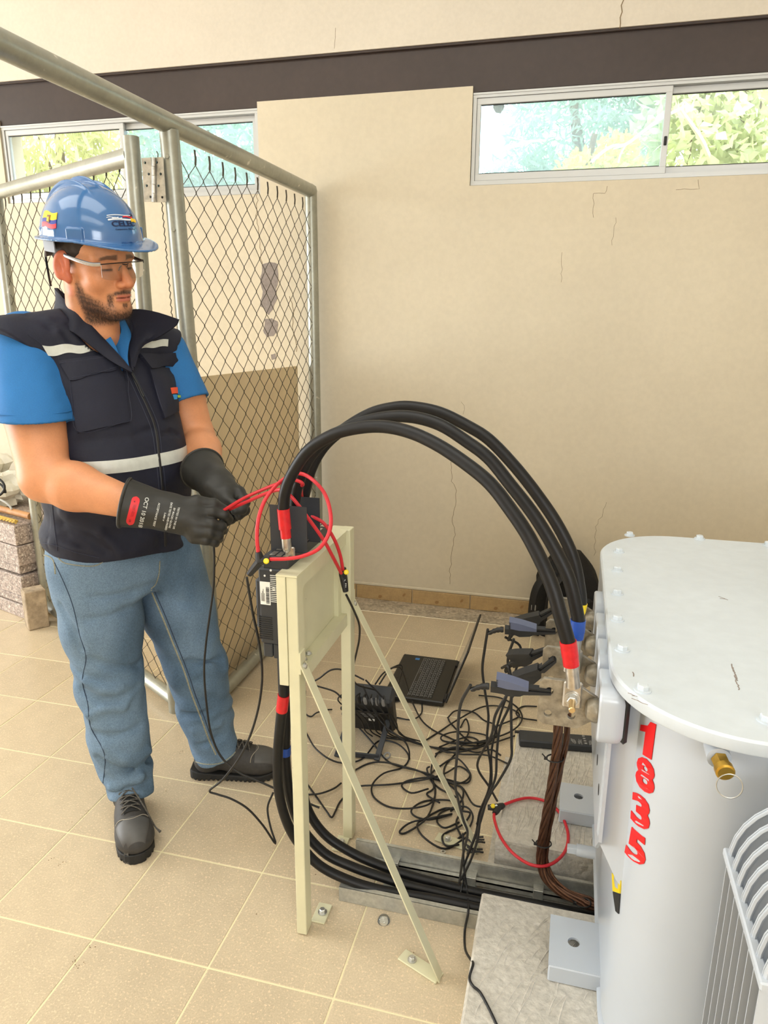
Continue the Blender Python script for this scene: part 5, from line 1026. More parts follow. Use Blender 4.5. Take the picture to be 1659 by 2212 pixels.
# head frame
HS = 1.07; HO = A3(-0.197, 0.530, 1.608); hy, hp, hr = math.radians(-14), math.radians(7.1), math.radians(6.7)
def _hr():
    f = A3(math.cos(hy)*math.cos(hp), math.sin(hy)*math.cos(hp), -math.sin(hp)); l = A3(-math.sin(hy), math.cos(hy), 0); u = np.cross(f, l)
    return np.stack([f, l*math.cos(hr)+u*math.sin(hr), u*math.cos(hr)-l*math.sin(hr)], 1)
HR = _hr()
def H(x, y, z): return HO+HR@(A3(x, y, z)*HS)
def toH(P): return (P-HO)@HR/HS
EYE = [(0.0745, -0.0325, 0.003), (0.0745, 0.0325, 0.003)]
def sdf_headL(q):
    d = ell(q, (-0.012, 0, 0.052), (0.100, 0.078, 0.092))
    d = smin(d, ell(q, (0.030, 0, -0.030), (0.064, 0.061, 0.085)), 0.03)
    d = smin(d, ell(q, (0.045, 0, 0.035), (0.052, 0.062, 0.050)), 0.02)
    for s in (-1, 1):
        d = smin(d, cap(q, (0.000, s*0.052, -0.060), (0.066, s*0.018, -0.100), 0.022, 0.022), 0.022)   # jaw line
        d = smin(d, sph(q, (0.058, s*0.043, -0.028), 0.024), 0.024)                                    # cheekbone
    d = smin(d, ell(q, (0.076, 0, -0.100), (0.020, 0.026, 0.020)), 0.018)                              # chin
    d = smin(d, ell(q, (0.072, 0, -0.062), (0.025, 0.032, 0.030)), 0.015)                              # muzzle
    for s in (-1, 1):
        d = smin(d, cap(q, (0.084, s*0.012, 0.022), (0.072, s*0.052, 0.021), 0.0105, 0.008), 0.012)    # brow
        d = smax(d, -sph(q, (0.104, s*0.034, 0.000), 0.019), 0.014)                                    # socket
    d = smin(d, chain(q, [(0.088, 0, 0.018), (0.101, 0, -0.008), (0.1155, 0, -0.033)], [0.0085, 0.0095, 0.0125], 0.006), 0.010)
    for s in (-1, 1): d = smin(d, ell(q, (0.102, s*0.0135, -0.038), (0.013, 0.0085, 0.0085)), 0.006)
    for s in (-1, 1): d = smax(d, -ell(q, (0.1065, s*0.0078, -0.0475), (0.006, 0.0042, 0.004)), 0.003)
    lip = smin(ell(q, (0.0935, 0, -0.0655), (0.009, 0.0235, 0.0052)), ell(q, (0.0925, 0, -0.0745), (0.0095, 0.0205, 0.0065)), 0.003)
    d = smin(d, lip, 0.005)
    d = smax(d, -ell(q, (0.105, 0, -0.0695), (0.012, 0.026, 0.0009)), 0.003)
    for s in (-1, 1):                                                                                  # lids, looking down
        lid = sph(q, EYE[0 if s < 0 else 1], 0.0140); slit = np.abs(q[:, 2]+0.0055)-0.0016
        d = smin(d, np.maximum(lid, -np.maximum(slit, -(q[:, 0]-0.078))), 0.004)
    for s in (-1, 1):                                                                                  # ears
        ca, sa = math.cos(0.20), math.sin(0.20); R = np.array([[ca, 0, sa], [0, 1, 0], [-sa, 0, ca]])
        yaw = s*0.42; cy_, sy = math.cos(yaw), math.sin(yaw); R = np.array([[cy_, sy, 0], [-sy, cy_, 0], [0, 0, 1]])@R
        e = ell(q, (-0.012, s*0.083, 0.000), (0.021, 0.0085, 0.035), R); e = smin(e, ell(q, (-0.003, s*0.077, -0.028), (0.010, 0.007, 0.012)), 0.008)
        e = smax(e, -ell(q, (-0.006, s*0.0915, 0.003), (0.0125, 0.0090, 0.022), R), 0.004); e = smin(e, cap(q, (-0.013, s*0.085, 0.012), (-0.004, s*0.083, -0.012), 0.0030), 0.004)
        d = smin(d, e, 0.005)
    return d
# arms, joints taken where the photograph shows them
RS_, RE_, RW_ = at(52, 742, D=1.905), at(97, 1032, D=1.835), at(300, 1092, D=1.785)
LS_, LE_, LW_ = W(-0.085, -0.195, 1.365), at(424, 945, D=2.225), at(462, 1035, D=2.02)
NB = W(-0.075, 0.035, 1.43)
ZT = [0.78, 0.84, 0.90, 1.00, 1.10, 1.20, 1.30, 1.38, 1.44]
CF_ = [-0.055, -0.055, -0.050, -0.040, -0.040, -0.060, -0.080, -0.095, -0.10]
FR_ = [0.105, 0.118, 0.128, 0.136, 0.126, 0.082, 0.040, -0.005, -0.05]
BK_ = [0.145, 0.145, 0.142, 0.14, 0.14, 0.145, 0.145, 0.125, 0.09]
BR_ = [0.202, 0.206, 0.208, 0.204, 0.198, 0.196, 0.192, 0.16, 0.10]
CRR = [0.036, 0.036, 0.036, 0.032, 0.026, 0.018, 0.010, 0.006, 0.005]
def torso(P, grow=0.0):
    f, r, z = Lc(P); c = np.interp(z, ZT, CF_); a = np.where(f > c, np.interp(z, ZT, FR_)-c, np.interp(z, ZT, BK_))+grow; b = np.interp(z, ZT, BR_)+grow
    k = (np.abs((f-c)/a)**2.3+np.abs((r-np.interp(z, ZT, CRR))/b)**2.3)**(1/2.3); return (k-1)*np.minimum(a, b)*0.85
def sdf_body(P):
    q = toH(P); near = np.linalg.norm(q, axis=1) < 0.24; d = np.full(len(P), 9.0)
    if near.any(): d[near] = sdf_headL(q[near])*HS
    d2 = cap(P, H(-0.020, 0, -0.045), NB, 0.060*HS, 0.068); d = np.where(near, smin(d, d2, 0.03), d2)
    for s in (-1, 1): d = smin(d, cap(P, H(-0.02, s*0.045, -0.05), NB+PF*0.045, 0.018, 0.018), 0.025)
    t = smax(torso(P, -0.038), P[:, 2]-1.40, 0.02); t = smin(t, cap(P, RS_, LS_, 0.048), 0.02); d = smin(d, t, 0.02)
    for S, E, Wr, k in ((RS_, RE_, RW_, 1.0), (LS_, LE_, LW_, 0.92)):
        ax = (Wr-E)/np.linalg.norm(Wr-E); ua = (E-S)
        a = chain(P, [S, S+ua*0.45, E], [0.076*k, 0.081*k, 0.060*k], 0.02)
        b = chain(P, [E, E+(Wr-E)*0.32, Wr], [0.056*k, 0.060*k, 0.036*k], 0.02); d = smin(d, smin(a, b, 0.022), 0.02)
    return d
SK = lin3(216, 150, 108); BE = lin3(84, 62, 52); LP = lin3(196, 116, 96); SKR = lin3(204, 112, 84)
def col_body(V):
    q = toH(V); x, y, z = q.T; a = np.abs(y); C = np.tile(SK, (len(V), 1)); hd = (z > -0.16) & (np.linalg.norm(q, axis=1) < 0.19)
    def sm(v, lo, hi): t = np.clip((v-lo)/(hi-lo), 0, 1); return t*t*(3-2*t)
    nzz = fbm(q, 28, 1, 2)*0.006
    line = np.interp(x, [-0.02, 0.015, 0.035, 0.06, 0.085, 0.11], [-0.004, -0.020, -0.055, -0.072, -0.088, -0.092])+nzz
    beard = sm(line-z, -0.010, 0.026)*sm(x, 0.004, 0.022)*sm(z, -0.150, -0.125)
    mous = sm(x, 0.078, 0.088)*sm(0.033+nzz*0.6-a, 0, 0.010)*sm(z+0.18*np.maximum(a-0.010, 0), -0.0640, -0.0590)*sm(-0.0470-0.20*a-z, 0, 0.007)
    mous = np.maximum(mous, sm(x, 0.068, 0.08)*sm(0.008-np.abs(a-0.0315), 0, 0.006)*sm(z, -0.10, -0.085)*sm(-0.055-z, 0, 0.008)*0.8)
    soul = sm(x, 0.07, 0.08)*sm(0.010-a, 0, 0.005)*sm(z, -0.096, -0.090)*sm(-0.081-z, 0, 0.004)*0.7
    b = np.clip(np.maximum.reduce([beard*0.86, mous*0.85, soul]), 0, 1)*hd
    side = sm(a, 0.050, 0.060)*sm(z, -0.01, 0.005)*sm(0.022-x, 0, 0.012)*0.85*hd                     # sideburn and cropped hair
    b = np.maximum(b, side*(np.linalg.norm((q-A3(-0.01, 0, 0))*A3(1, 1, 0.8), axis=1) < 0.12)*(a < 0.0765))
    b = np.clip(b*(1+0.30*fbm(q, 170, 5, 2)), 0, 1)
    brow = sm(0.0066+0.0015*np.clip((0.03-a)/0.02, -1, 1)-np.abs(z-(0.0235-0.25*np.maximum(0, a-0.036))), 0, 0.003)*sm(a, 0.010, 0.016)*sm(0.056-a, 0, 0.008)*(x > 0.05)*hd*0.85
    lips = hd*(x > 0.082)*sm(0.0235-a, 0, 0.004)*sm(0.0092-np.abs(z+0.0700), 0, 0.003)
    red = hd*np.clip(sm(a, 0.070, 0.078)*0.9*(x < 0.02)+0.5*np.exp(-((q-A3(0.11, 0, -0.033))**2).sum(1)/0.0006)+0.25*np.exp(-((x-0.06)**2+(a-0.045)**2+(z+0.022)**2)/0.0009), 0, 1)
    C = C+(SKR-C)*red[:, None]; C = C+(LP-C)*lips[:, None]; C = C+(BE-C)*np.maximum(b*(1-lips), brow)[:, None]
    ln = hd*(x > 0.07)*sm(0.0018-np.abs(z+0.0695), 0, 0.001)*(a < 0.022); C = C*(1-0.55*ln[:, None])
    lash_shade = hd*(x > 0.076)*np.exp(-((z+0.0050)/0.0034)**2)*sm(0.0145-np.abs(a-0.0325), 0, 0.003)*0.95; C = C+(lin3(30, 22, 20)-C)*lash_shade[:, None]  # lashes together with the shadow at the eye, painted into the skin colour
    return C
body = sdfobj('body', sdf_body, (-0.62, 0.13, 0.93), (0.20, 1.0, 1.84), 0.0028, 'skin', person, col_body)
for e in EYE:
    m = MB(); c = H(*e); m.lathe(c-HR[:, 0]*0.0135, HR[:, 0], [(0.0135*(1-math.cos(t)), 0.0130*math.sin(t)) for t in np.linspace(0.05, math.pi-0.05, 14)], 18); eo = obj('eye', m, 'eye_white', body, 60)
    gz = HR@A3(0.86, 0.10, -0.50); gz /= np.linalg.norm(gz); m = MB(); m.lathe(c+gz*0.0118, gz, [(0, 0.0058), (0.0012, 0.0045), (0.0018, 0.001)], 16)
    if False: obj('iris', m, 'iris', eo)
    m2 = MB(); m2.lathe(c+gz*0.0118, gz, [(0, 0.0058), (0.0012, 0.0045), (0.0018, 0.001)], 16); eo.data.materials.append(MATS['iris'])
    bmx = bmesh.new(); bmx.from_mesh(eo.data); vs = [bmx.verts.new(v) for v in np.concatenate(m2.v)]
    for f in m2.f:
        try: bmx.faces.new([vs[i] for i in f]).material_index = 1
        except ValueError: pass
    bmx.to_mesh(eo.data); bmx.free()
# short beard and temple hair, modelled as fine strands
me = body.data; nv = len(me.vertices); co = np.empty(nv*3); me.vertices.foreach_get('co', co); co = co.reshape(-1, 3); no = np.empty(nv*3); me.vertices.foreach_get('normal', no); no = no.reshape(-1, 3)
cc = np.empty(nv*4, np.float32); me.color_attributes['Col'].data.foreach_get('color', cc); dark = 1-np.clip((cc.reshape(-1, 4)[:, 0]-BE[0])/(SK[0]-BE[0]), 0, 1); q = toH(co)
w8 = dark*(q[:, 2] < 0.03)*(q[:, 2] > -0.15)*(np.linalg.norm(q, axis=1) < 0.19)*(np.abs(q[:, 1]) < 0.0765); w8[(q[:, 0] > 0.075) & (q[:, 2] > -0.035)] = 0; w8[(np.abs(q[:, 2]+0.0695) < 0.010) & (np.abs(q[:, 1]) < 0.024) & (q[:, 0] > .08)] = 0; w8[dark < 0.25] = 0
def strands(w, n, L, name, bias):
    i = RNG.choice(nv, n, p=w/w.sum()); P = co[i]+RNG.normal(0, 0.0009, (n, 3)); d = no[i]*0.55+HR@A3(*bias)+RNG.normal(0, 0.32, (n, 3)); d /= np.linalg.norm(d, axis=1)[:, None]
    s = np.cross(d, no[i]); s /= np.linalg.norm(s, axis=1)[:, None]; l = L*RNG.uniform(0.6, 1.3, (n, 1)); wd = 0.00022
    V = np.stack([P-s*wd, P+s*wd, P+d*l+s*wd*0.3, P+d*l-s*wd*0.3], 1).reshape(-1, 3); o = link(name, fast_mesh(name, V, np.arange(4*n).reshape(n, 4)), 'hair_dark', person, 0); o['kind'] = 'stuff'; return o
strands(w8*(q[:, 2] < -0.005), 5200, 0.0050, 'beard', (0.1, 0, -0.8))
def sdf_hair(P):
    q = toH(P); d = ell(q, (-0.012, 0, 0.052), (0.1045, 0.0815, 0.096)); 
    lim = np.interp(q[:, 2], [-0.08, -0.03, 0.0, 0.02, 0.04, 0.1], [-0.06, -0.045, -0.030, 0.022, 0.052, 0.07])
    return np.maximum(np.maximum(d, (q[:, 0]-lim)*0.7), np.maximum(-0.075-q[:, 2]+0.0*q[:, 0], q[:, 2]-0.095))*HS
sdfobj('hair', lambda P: sdf_hair(P)+0.0012*fbm(toH(P), 90, 3, 2), HO-0.17, HO+0.19, 0.003, 'hair_dark', person)

# hard hat
HT = math.radians(-1.5); TR_ = np.array([[math.cos(HT), 0, math.sin(HT)], [0, 1, 0], [-math.sin(HT), 0, math.cos(HT)]])
HC = A3(0.002, 0, 0.056)
def toHat(P): return (toH(P)-HC)@TR_
def fromHat(p): return HO+HR@((HC+TR_@np.asarray(p, float))*HS)
def sdf_shell(p):
    d = ell(p, (0, 0, 0), (0.127, 0.108, 0.126))
    for y, hgt in ((0, 0.009), (-0.034, 0.0075), (0.034, 0.0075)):
        d = smin(d, ell(p, (-0.012, y, 0.004), (0.113, 0.0125, 0.1265+hgt-abs(y)*0.20)), 0.004)
    d = np.maximum(d, -p[:, 2]); d = smax(d, -ell(p, (0, 0, -0.004), (0.123, 0.104, 0.120)), 0.001)
    return d
def sdf_hat(P):
    p = toHat(P); d = sdf_shell(p)
    fr = np.clip(p[:, 0]/0.13, 0, 1); rim = np.sqrt((p[:, 0]/np.where(p[:, 0] > 0, 0.182, 0.135))**2+(p[:, 1]/0.120)**2)
    zb = 0.002-0.018*np.clip((p[:, 0]-0.06)/0.12, 0, 1)**1.3+0.25*np.clip(0, 0, 1); inn = np.sqrt((p[:, 0]/0.121)**2+(p[:, 1]/0.102)**2)
    br = np.maximum((rim-1)*0.115, np.abs(p[:, 2]-zb)-0.0024); br = smax(br, (1-inn)*0.1, 0.002); d = smin(d, br, 0.007)
    for a in (62, 92, 122, -62, -92, -122, 180, 12, -12)[:7]: # accessory slots
        th = math.radians(a); c = A3(0.124*math.cos(th), 0.105*math.sin(th), 0.016); R = np.array([[math.cos(th), -math.sin(th), 0], [math.sin(th), math.cos(th), 0], [0, 0, 1]])
        if a in (62, -62): d = smin(d, rbox(p, c, (0.008, 0.019, 0.014), R, 0.003), 0.002)
        else: d = smin(d, rbox(p, A3(0.121*math.cos(th), 0.102*math.sin(th), 0.014), (0.006, 0.014, 0.012), R, 0.003), 0.002)
    return d*HS
hat = sdfobj('helmet', sdf_hat, HO-0.20, HO+0.26, 0.0026, 'helmet_blue', person)
def hat_uv(az, el, off=0.0012):
    "points on the shell: azimuth from the front (right side negative), elevation"
    az, el = np.radians(az), np.radians(el); d = np.stack([np.cos(el)*np.cos(az), np.cos(el)*np.sin(az), np.sin(el)], 1); t = np.full(len(d), 0.20)
    f = lambda p: ell(p, (0, 0, 0), (0.127, 0.108, 0.126))
    for _ in range(40): t = t-f(d*t[:, None])
    p = d*(t[:, None]+off); return HO+(HC+p@TR_.T)@HR.T*HS
def hat_patch(name, u0, u1, v0, v1, m_, off=0.0012, wave=None, par=None, nu=14, nv=4):
    U, Vv = np.meshgrid(np.linspace(u0, u1, nu), np.linspace(v0, v1, nv), indexing='ij')
    if wave: Vv = Vv+wave*np.sin((U-u0)/(u1-u0)*6.28)*np.linspace(1, 1, nv)
    G = hat_uv(U.ravel(), Vv.ravel(), off).reshape(nu, nv, 3); G0 = hat_uv(U.ravel(), Vv.ravel(), off-0.0016).reshape(nu, nv, 3); mb = MB(); mb.slab(G0, (G-G0)/0.0016, 0.0016); return obj(name, mb, m_, par or hat, 60)
# ------------------------------------------------------------------ clothes
def on(f, pxs, off=0.0, t0=1.2):
    pxs = np.asarray(pxs, float)[:, :2]; P, ok = trace(f, pxs, t0); ok &= np.linalg.norm(P-CAM, axis=1) < 2.7
    if ok.any() and not ok.all():
        g = np.where(ok)[0]; b = np.where(~ok)[0]; j = g[np.argmin(((pxs[b][:, None]-pxs[g][None])**2).sum(2), axis=1)]; P[b] = P[j]+((pxs[b]-pxs[j])/FPX*1.8)@np.stack([CR, -CU])*0.25
    N_ = grad(f, P, 8e-4); return P+N_*off, N_
def sdf_vest_base(P):
    f, r, z = Lc(P)
    d = smax(torso(P), z-1.43, 0.03)
    d = smin(d, cap(P, W(-0.10, 0.07, 1.425), RS_+PR*0.035+A3(0, 0, -0.012), 0.074, 0.086), 0.035); d = smin(d, cap(P, W(-0.10, -0.06, 1.415), LS_-PR*0.03+A3(0, 0, -0.006), 0.072, 0.080), 0.035)
    return d
SLR = at(76, 905, D=1.862); SLL = at(398, 872, D=2.19)
VCR = []
def sdf_vest(P):
    f, r, z = Lc(P); d = sdf_vest_base(P)
    fold = 0.0045*np.sin(z*46+3*np.sin(r*9)+f*8)*np.exp(-((z-0.93)/0.12)**2)+0.0026*fbm(P*A3(1, 1, 0.7), 5, 2, 3)
    d = d+fold
    for pts, amp, wd in VCR:
        for i in range(len(pts)-1): d = d+amp*np.exp(-(cap(P, pts[i], pts[i+1], 0.0)/wd)**2)
    # arm holes
    for S, E, wd in ((RS_, SLR, 0.098), (LS_, SLL, 0.094)):
        ax = (E-S)/np.linalg.norm(E-S); out = PR if S is RS_ else -PR
        pl = (P-(S-out*0.030+A3(0, 0, -0.02)))@(out*0.93+A3(0, 0, 0.0)-PF*0.12)
        sg = 1 if S is RS_ else -1; rr = sg*r-(0.012 if sg > 0 else 0.0); lim = np.interp(z, [1.06, 1.12, 1.25, 1.33, 1.39, 1.45], [0.26, 0.205, 0.165, 0.172, 0.205, 0.275] if sg > 0 else [0.26, 0.205, 0.170, 0.172, 0.195, 0.26]); d = smax(d, (rr-lim)*0.8, 0.006)
    # V neck
    vz = 1.325; hw = np.clip((z-vz)*0.58, 0, 0.085); dv = np.maximum((np.abs(r-0.020)-hw*np.where(r > 0.02, 0.30, 1.0))*0.85, -(f+0.115)); dv = np.where(z > vz-0.02, dv, 0.05)
    d = smax(d, -dv, 0.006)
    d = smax(d, -cap(P, NB+A3(0, 0, -0.03), H(-0.02, 0, -0.02), 0.073, 0.080), 0.008)
    hem = 0.842+0.012*np.sin(r*14)-0.022*np.clip((f-0.0)/0.12, -1, 1)
    return smax(d, hem-z, 0.008)
VCR = []
def vcr(pts, amp, wd=0.013): return (list(on(sdf_vest_base, pts)[0]), amp, wd)
VCR = [vcr(p, a, w) for p, a, w in (([(82, 1120), (130, 1135), (190, 1165), (230, 1190)], 0.008, 0.012), ([(84, 1090), (150, 1112), (215, 1150), (262, 1195)], -0.007, 0.014), ([(84, 1150), (140, 1160), (180, 1178)], 0.007, 0.010), ([(80, 1168), (120, 1176), (165, 1186)], -0.005, 0.010), ([(300, 1080), (330, 1120), (350, 1180)], 0.006, 0.014), ([(365, 1060), (385, 1100), (400, 1150)], 0.007, 0.014), ([(340, 1130), (375, 1150), (400, 1165)], 0.006, 0.012),
 ([(150, 960), (200, 950), (270, 945)], 0.004, 0.014), ([(290, 940), (320, 930), (335, 925)], 0.004, 0.010), ([(352, 940), (370, 935), (384, 940)], 0.005, 0.010), ([(60, 680), (110, 705), (150, 735)], 0.004, 0.012), ([(150, 700), (180, 725), (205, 740)], 0.005, 0.010), ([(130, 1010), (200, 1020), (280, 1030)], 0.003, 0.016), ([(105, 690), (125, 720), (140, 742)], -0.004, 0.010))]
vest = sdfobj('vest', sdf_vest, (-0.62, 0.20, 0.80), (0.10, 0.98, 1.54), 0.0048, 'vest_navy', person)
def sdf_shirt(P):
    d = smax(torso(P, -0.009), P[:, 2]-1.42, 0.03); d = smin(d, cap(P, W(-0.10, 0.06, 1.42), RS_, 0.062, 0.070), 0.03); d = smin(d, cap(P, W(-0.10, -0.05, 1.41), LS_, 0.060, 0.066), 0.03); f, r, z = Lc(P)
    for S, E, r0, r1 in ((RS_, SLR, 0.074, 0.0935), (LS_, SLL, 0.070, 0.082)):
        ax = (E-S)/np.linalg.norm(E-S); s = cap(P, S-ax*0.01, E+ax*0.08, r0, r1+0.004); cut = (P-E)@ax
        if S is RS_: cut = (E[2]-0.0+0.0*r)-z; cut = cut
        s = s+0.0022*fbm(P, 7, 4, 3)
        s = smax(s, cut, 0.003); inner = cap(P, S, E+ax*0.1, r0-0.006, r1-0.006); s = np.maximum(s, -np.maximum(inner, -(cut+0.05))); d = smin(d, s, 0.02)
    hw = np.clip((z-1.372)*0.50, 0, 0.042); dv = np.maximum((np.abs(r-0.034)-hw)*0.9, -(f+0.08)); dv = np.where(z > 1.36, dv, 0.05); d = smax(d, -dv, 0.004)
    d = smax(d, -cap(P, NB+A3(0, 0, -0.02), H(-0.02, 0, -0.02), 0.0665, 0.072), 0.006)
    return smax(d, 1.02-z, 0.004)
shirt = sdfobj('shirt', sdf_shirt, (-0.66, 0.18, 1.0), (0.16, 1.06, 1.54), 0.0048, 'shirt_blue', person)
# sleeve hems
m = MB(); t = np.linspace(0, 2*math.pi, 40, endpoint=False)
def ringpath(f, c, ax, off, n=48, r0=0.2):
    ax = ax/np.linalg.norm(ax); u = np.cross(ax, (0.3, 1, 0.2)); u /= np.linalg.norm(u); w = np.cross(ax, u); t = np.linspace(0, 2*math.pi, n, endpoint=False); d = np.cos(t)[:, None]*u+np.sin(t)[:, None]*w; s = np.zeros(n)
    for _ in range(60): s = s-0.7*np.clip(f(c+d*s[:, None]), -0.02, 0.02)
    return c+d*(s[:, None]+off)
def hem(c, ax, r, nm, k=3):
    for j in range(k):
        m = MB(); cj = c-ax*0.009*j; m.tube(ringpath(lambda P: cap(P, c-ax*0.3, c+ax*0.3, r), cj, ax, 0.0008), 0.0012, 6, closed=True); obj(nm, m, 'shirt_blue', shirt, 60)
hem(SLR+A3(0, 0, 0.012), A3(0, 0, -1.0), 0.0925, 'sleeve_hem', 2)

# jeans
RHp, RKn, RAn = W(-0.035, 0.130, 0.80), at(238, 1475, D=2.120), A3(-0.165, 0.425, 0.125)
LHp, LKn, LAn = W(-0.035, -0.085, 0.80), at(424, 1440, D=2.300), A3(-0.012, 0.678, 0.120)
def sdf_jeans(P):
    f, r, z = Lc(P)
    hip = smax(torso(P, -0.012), z-0.885, 0.006)
    hip = smin(hip, ell(P, W(-0.06, 0.028, 0.79), (0.155, 0.19, 0.13), np.stack([PF, PR, (0, 0, 1)], 1)), 0.03)
    hip = smax(hip, 0.70-z, 0.03)
    d = hip; o = None
    for Hh, K, A, s in ((RHp, RKn, RAn, 1), (LHp, LKn, LAn, -1)):
        mid = Hh*0.5+K*0.5; leg = chain(P, [Hh, mid, K], [0.122, 0.112, 0.090], 0.02); low = chain(P, [K, K*0.45+A*0.55+(PF*-0.012), A+A3(0, 0, -0.035)], [0.090, 0.085, 0.069], 0.02); L = smin(leg, low, 0.03)
        zz = z-K[2]; e = (P-(Hh+K)/2); ang = (P-K)@PF
        wv = fbm(P, 5.5, 21+s, 2); fold = 0.0035*np.sin(zz*60+ang*30+wv*4+s*2)*np.exp(-((zz+0.02)/0.13)**2)+0.0045*np.sin((z-A[2])*58+ang*45+wv*5+s)*np.exp(-((z-A[2]-0.03)/0.10)**2)
        L = L+fold
        hemz = A[2]-0.045+(0.30*((P-A)@(A3(0.6, -0.8, 0) if s > 0 else A3(0.95, 0.3, 0)))); L = smax(L, hemz-z, 0.004)
        hollow = cap(P, A+A3(0, 0, -0.1), A+A3(0, 0, -0.015), 0.062, 0.045); L = np.maximum(L, -hollow)
        o = L if o is None else smin(o, L, 0.012)
    d = smin(d, o, 0.030)+0.0016*fbm(P, 7, 6, 2)
    for pts, amp, wd in CREASE:
        for i in range(len(pts)-1):
            e = cap(P, pts[i], pts[i+1], 0.0); m_ = e < wd*3
            if m_.any(): d[m_] = np.where(True, d[m_]+amp*np.exp(-(e[m_]/wd)**2), 0)
    return d
def crs(pts, D, amp, wd=0.012):
    return (list(on(sdf_jeans, pts)[0]), amp*1.5, wd)
CREASE = []; CREASE = [crs([(178, 1492), (215, 1514), (262, 1510)], 2.035, 0.011), crs([(262, 1510), (298, 1484)], 2.04, 0.008), crs([(186, 1470), (225, 1490), (262, 1484)], 2.035, -0.007), crs([(190, 1545), (225, 1530), (268, 1528)], 2.04, -0.007),
 crs([(200, 1425), (245, 1442), (300, 1436)], 2.03, 0.006), crs([(205, 1585), (240, 1592), (300, 1570)], 2.07, 0.006), crs([(212, 1640), (262, 1668), (325, 1640)], 2.10, 0.012), crs([(226, 1615), (270, 1640), (322, 1622)], 2.09, -0.006), crs([(335, 1655), (300, 1682), (240, 1702)], 2.115, -0.010), crs([(232, 1712), (275, 1705), (320, 1690)], 2.13, 0.008),
 crs([(352, 1450), (410, 1432), (480, 1424)], 2.215, 0.008), crs([(360, 1472), (420, 1456), (488, 1446)], 2.215, -0.005), crs([(395, 1545), (450, 1540), (505, 1505)], 2.225, 0.010), crs([(420, 1580), (470, 1565), (515, 1560)], 2.235, -0.006), crs([(430, 1612), (475, 1590), (520, 1592)], 2.24, 0.008),
 crs([(335, 1262), (285, 1280), (200, 1292)], 1.98, 0.005), crs([(345, 1262), (390, 1300), (430, 1310)], 2.05, 0.005), crs([(335, 1285), (270, 1318), (190, 1340)], 1.98, 0.004), crs([(130, 1310), (160, 1365), (175, 1400)], 2.0, 0.006)]
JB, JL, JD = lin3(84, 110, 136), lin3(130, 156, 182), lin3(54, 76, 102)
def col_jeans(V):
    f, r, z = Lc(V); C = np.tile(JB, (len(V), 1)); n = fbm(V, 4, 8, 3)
    wear_highlight = np.clip(0.45+n*1.2+0.8*np.exp(-((r-0.20)/0.05)**2), 0, 1)*0.5; C = C+(JL-C)*wear_highlight[:, None];  # random wear, plus a highlight along the side painted in as paler denim
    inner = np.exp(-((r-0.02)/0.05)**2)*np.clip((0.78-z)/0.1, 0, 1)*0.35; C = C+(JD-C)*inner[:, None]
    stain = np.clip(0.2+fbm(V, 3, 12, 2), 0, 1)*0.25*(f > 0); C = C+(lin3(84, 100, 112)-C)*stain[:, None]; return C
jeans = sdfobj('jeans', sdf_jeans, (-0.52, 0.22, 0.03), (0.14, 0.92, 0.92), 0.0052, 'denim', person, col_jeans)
def seam(f, pts, r, m_, par, name, off=0.0, n=50, flat=0.6, t0=1.2):
    s = smooth_path([(x, y, 0) for x, y in pts], 8); s = resample(s, max(1.5, np.linalg.norm(np.diff(s, axis=0), axis=1).sum()/n)); P, _ = on(f, s[:, :2], off, t0); m = MB(); m.tube(P, r, 6, flat=flat); return obj(name, m, m_, par, 60)
def pxpatch(f, quad, nu, nv, t, m_, par, name, off=0.0, t0=1.2, bulge=0.0, edge=None):
    q = np.array(quad, float); u, v = np.meshgrid(np.linspace(0, 1, nu), np.linspace(0, 1, nv), indexing='ij'); u_, v_ = u.ravel()[:, None], v.ravel()[:, None]
    px = (q[0]*(1-u_)+q[1]*u_)*(1-v_)+(q[3]*(1-u_)+q[2]*u_)*v_
    if edge is not None: px = px+edge(u_.ravel(), v_.ravel())
    P, N_ = on(f, px, off, t0); N_ = N_/np.linalg.norm(N_, axis=1)[:, None]; b = bulge*(np.clip(np.minimum.reduce([u_.ravel(), 1-u_.ravel(), v_.ravel(), 1-v_.ravel()])*4, 0, 1))
    mb = MB(); G = P.reshape(nu, nv, 3); T = ((t+b)[:, None]*N_).reshape(nu, nv, 3); mb.slab(G-N_.reshape(nu, nv, 3)*0.002, T+N_.reshape(nu, nv, 3)*0.002, 1.0); return obj(name, mb, m_, par, 50)
# jeans details
seam(sdf_jeans, [(118, 1215), (140, 1262), (158, 1310), (172, 1370), (186, 1420), (178, 1470), (190, 1520), (196, 1570), (226, 1630), (222, 1700)], 0.0016, 'denim_dark', jeans, 'side_seam')
seam(sdf_jeans, [(326, 1275), (352, 1335), (376, 1395), (398, 1450), (418, 1510), (436, 1555), (450, 1595), (466, 1630)], 0.0026, 'denim_seam', jeans, 'inseam', 0.0005)
seam(sdf_jeans, [(332, 1272), (358, 1332), (382, 1392), (404, 1447), (424, 1506), (442, 1552), (456, 1592), (472, 1626)], 0.0014, 'denim_dark', jeans, 'inseam_edge', 0.0008)
seam(sdf_jeans, [(126, 1205), (140, 1216), (175, 1222), (205, 1222), (225, 1212), (238, 1203)], 0.0022, 'denim_seam', jeans, 'pocket_hem', 0.0006)
seam(sdf_jeans, [(345, 1212), (343, 1240), (336, 1262), (326, 1272)], 0.0022, 'denim_seam', jeans, 'fly_seam', 0.0006)
seam(sdf_jeans, [(88, 1198), (100, 1200), (112, 1206), (118, 1218), (120, 1240)], 0.0022, 'denim_seam', jeans, 'back_pocket_hem', 0.0006)
seam(sdf_jeans, [(411, 1640), (440, 1650), (475, 1648), (503, 1630), (520, 1604)], 0.0024, 'denim_seam', jeans, 'leg_hem', 0.0004)
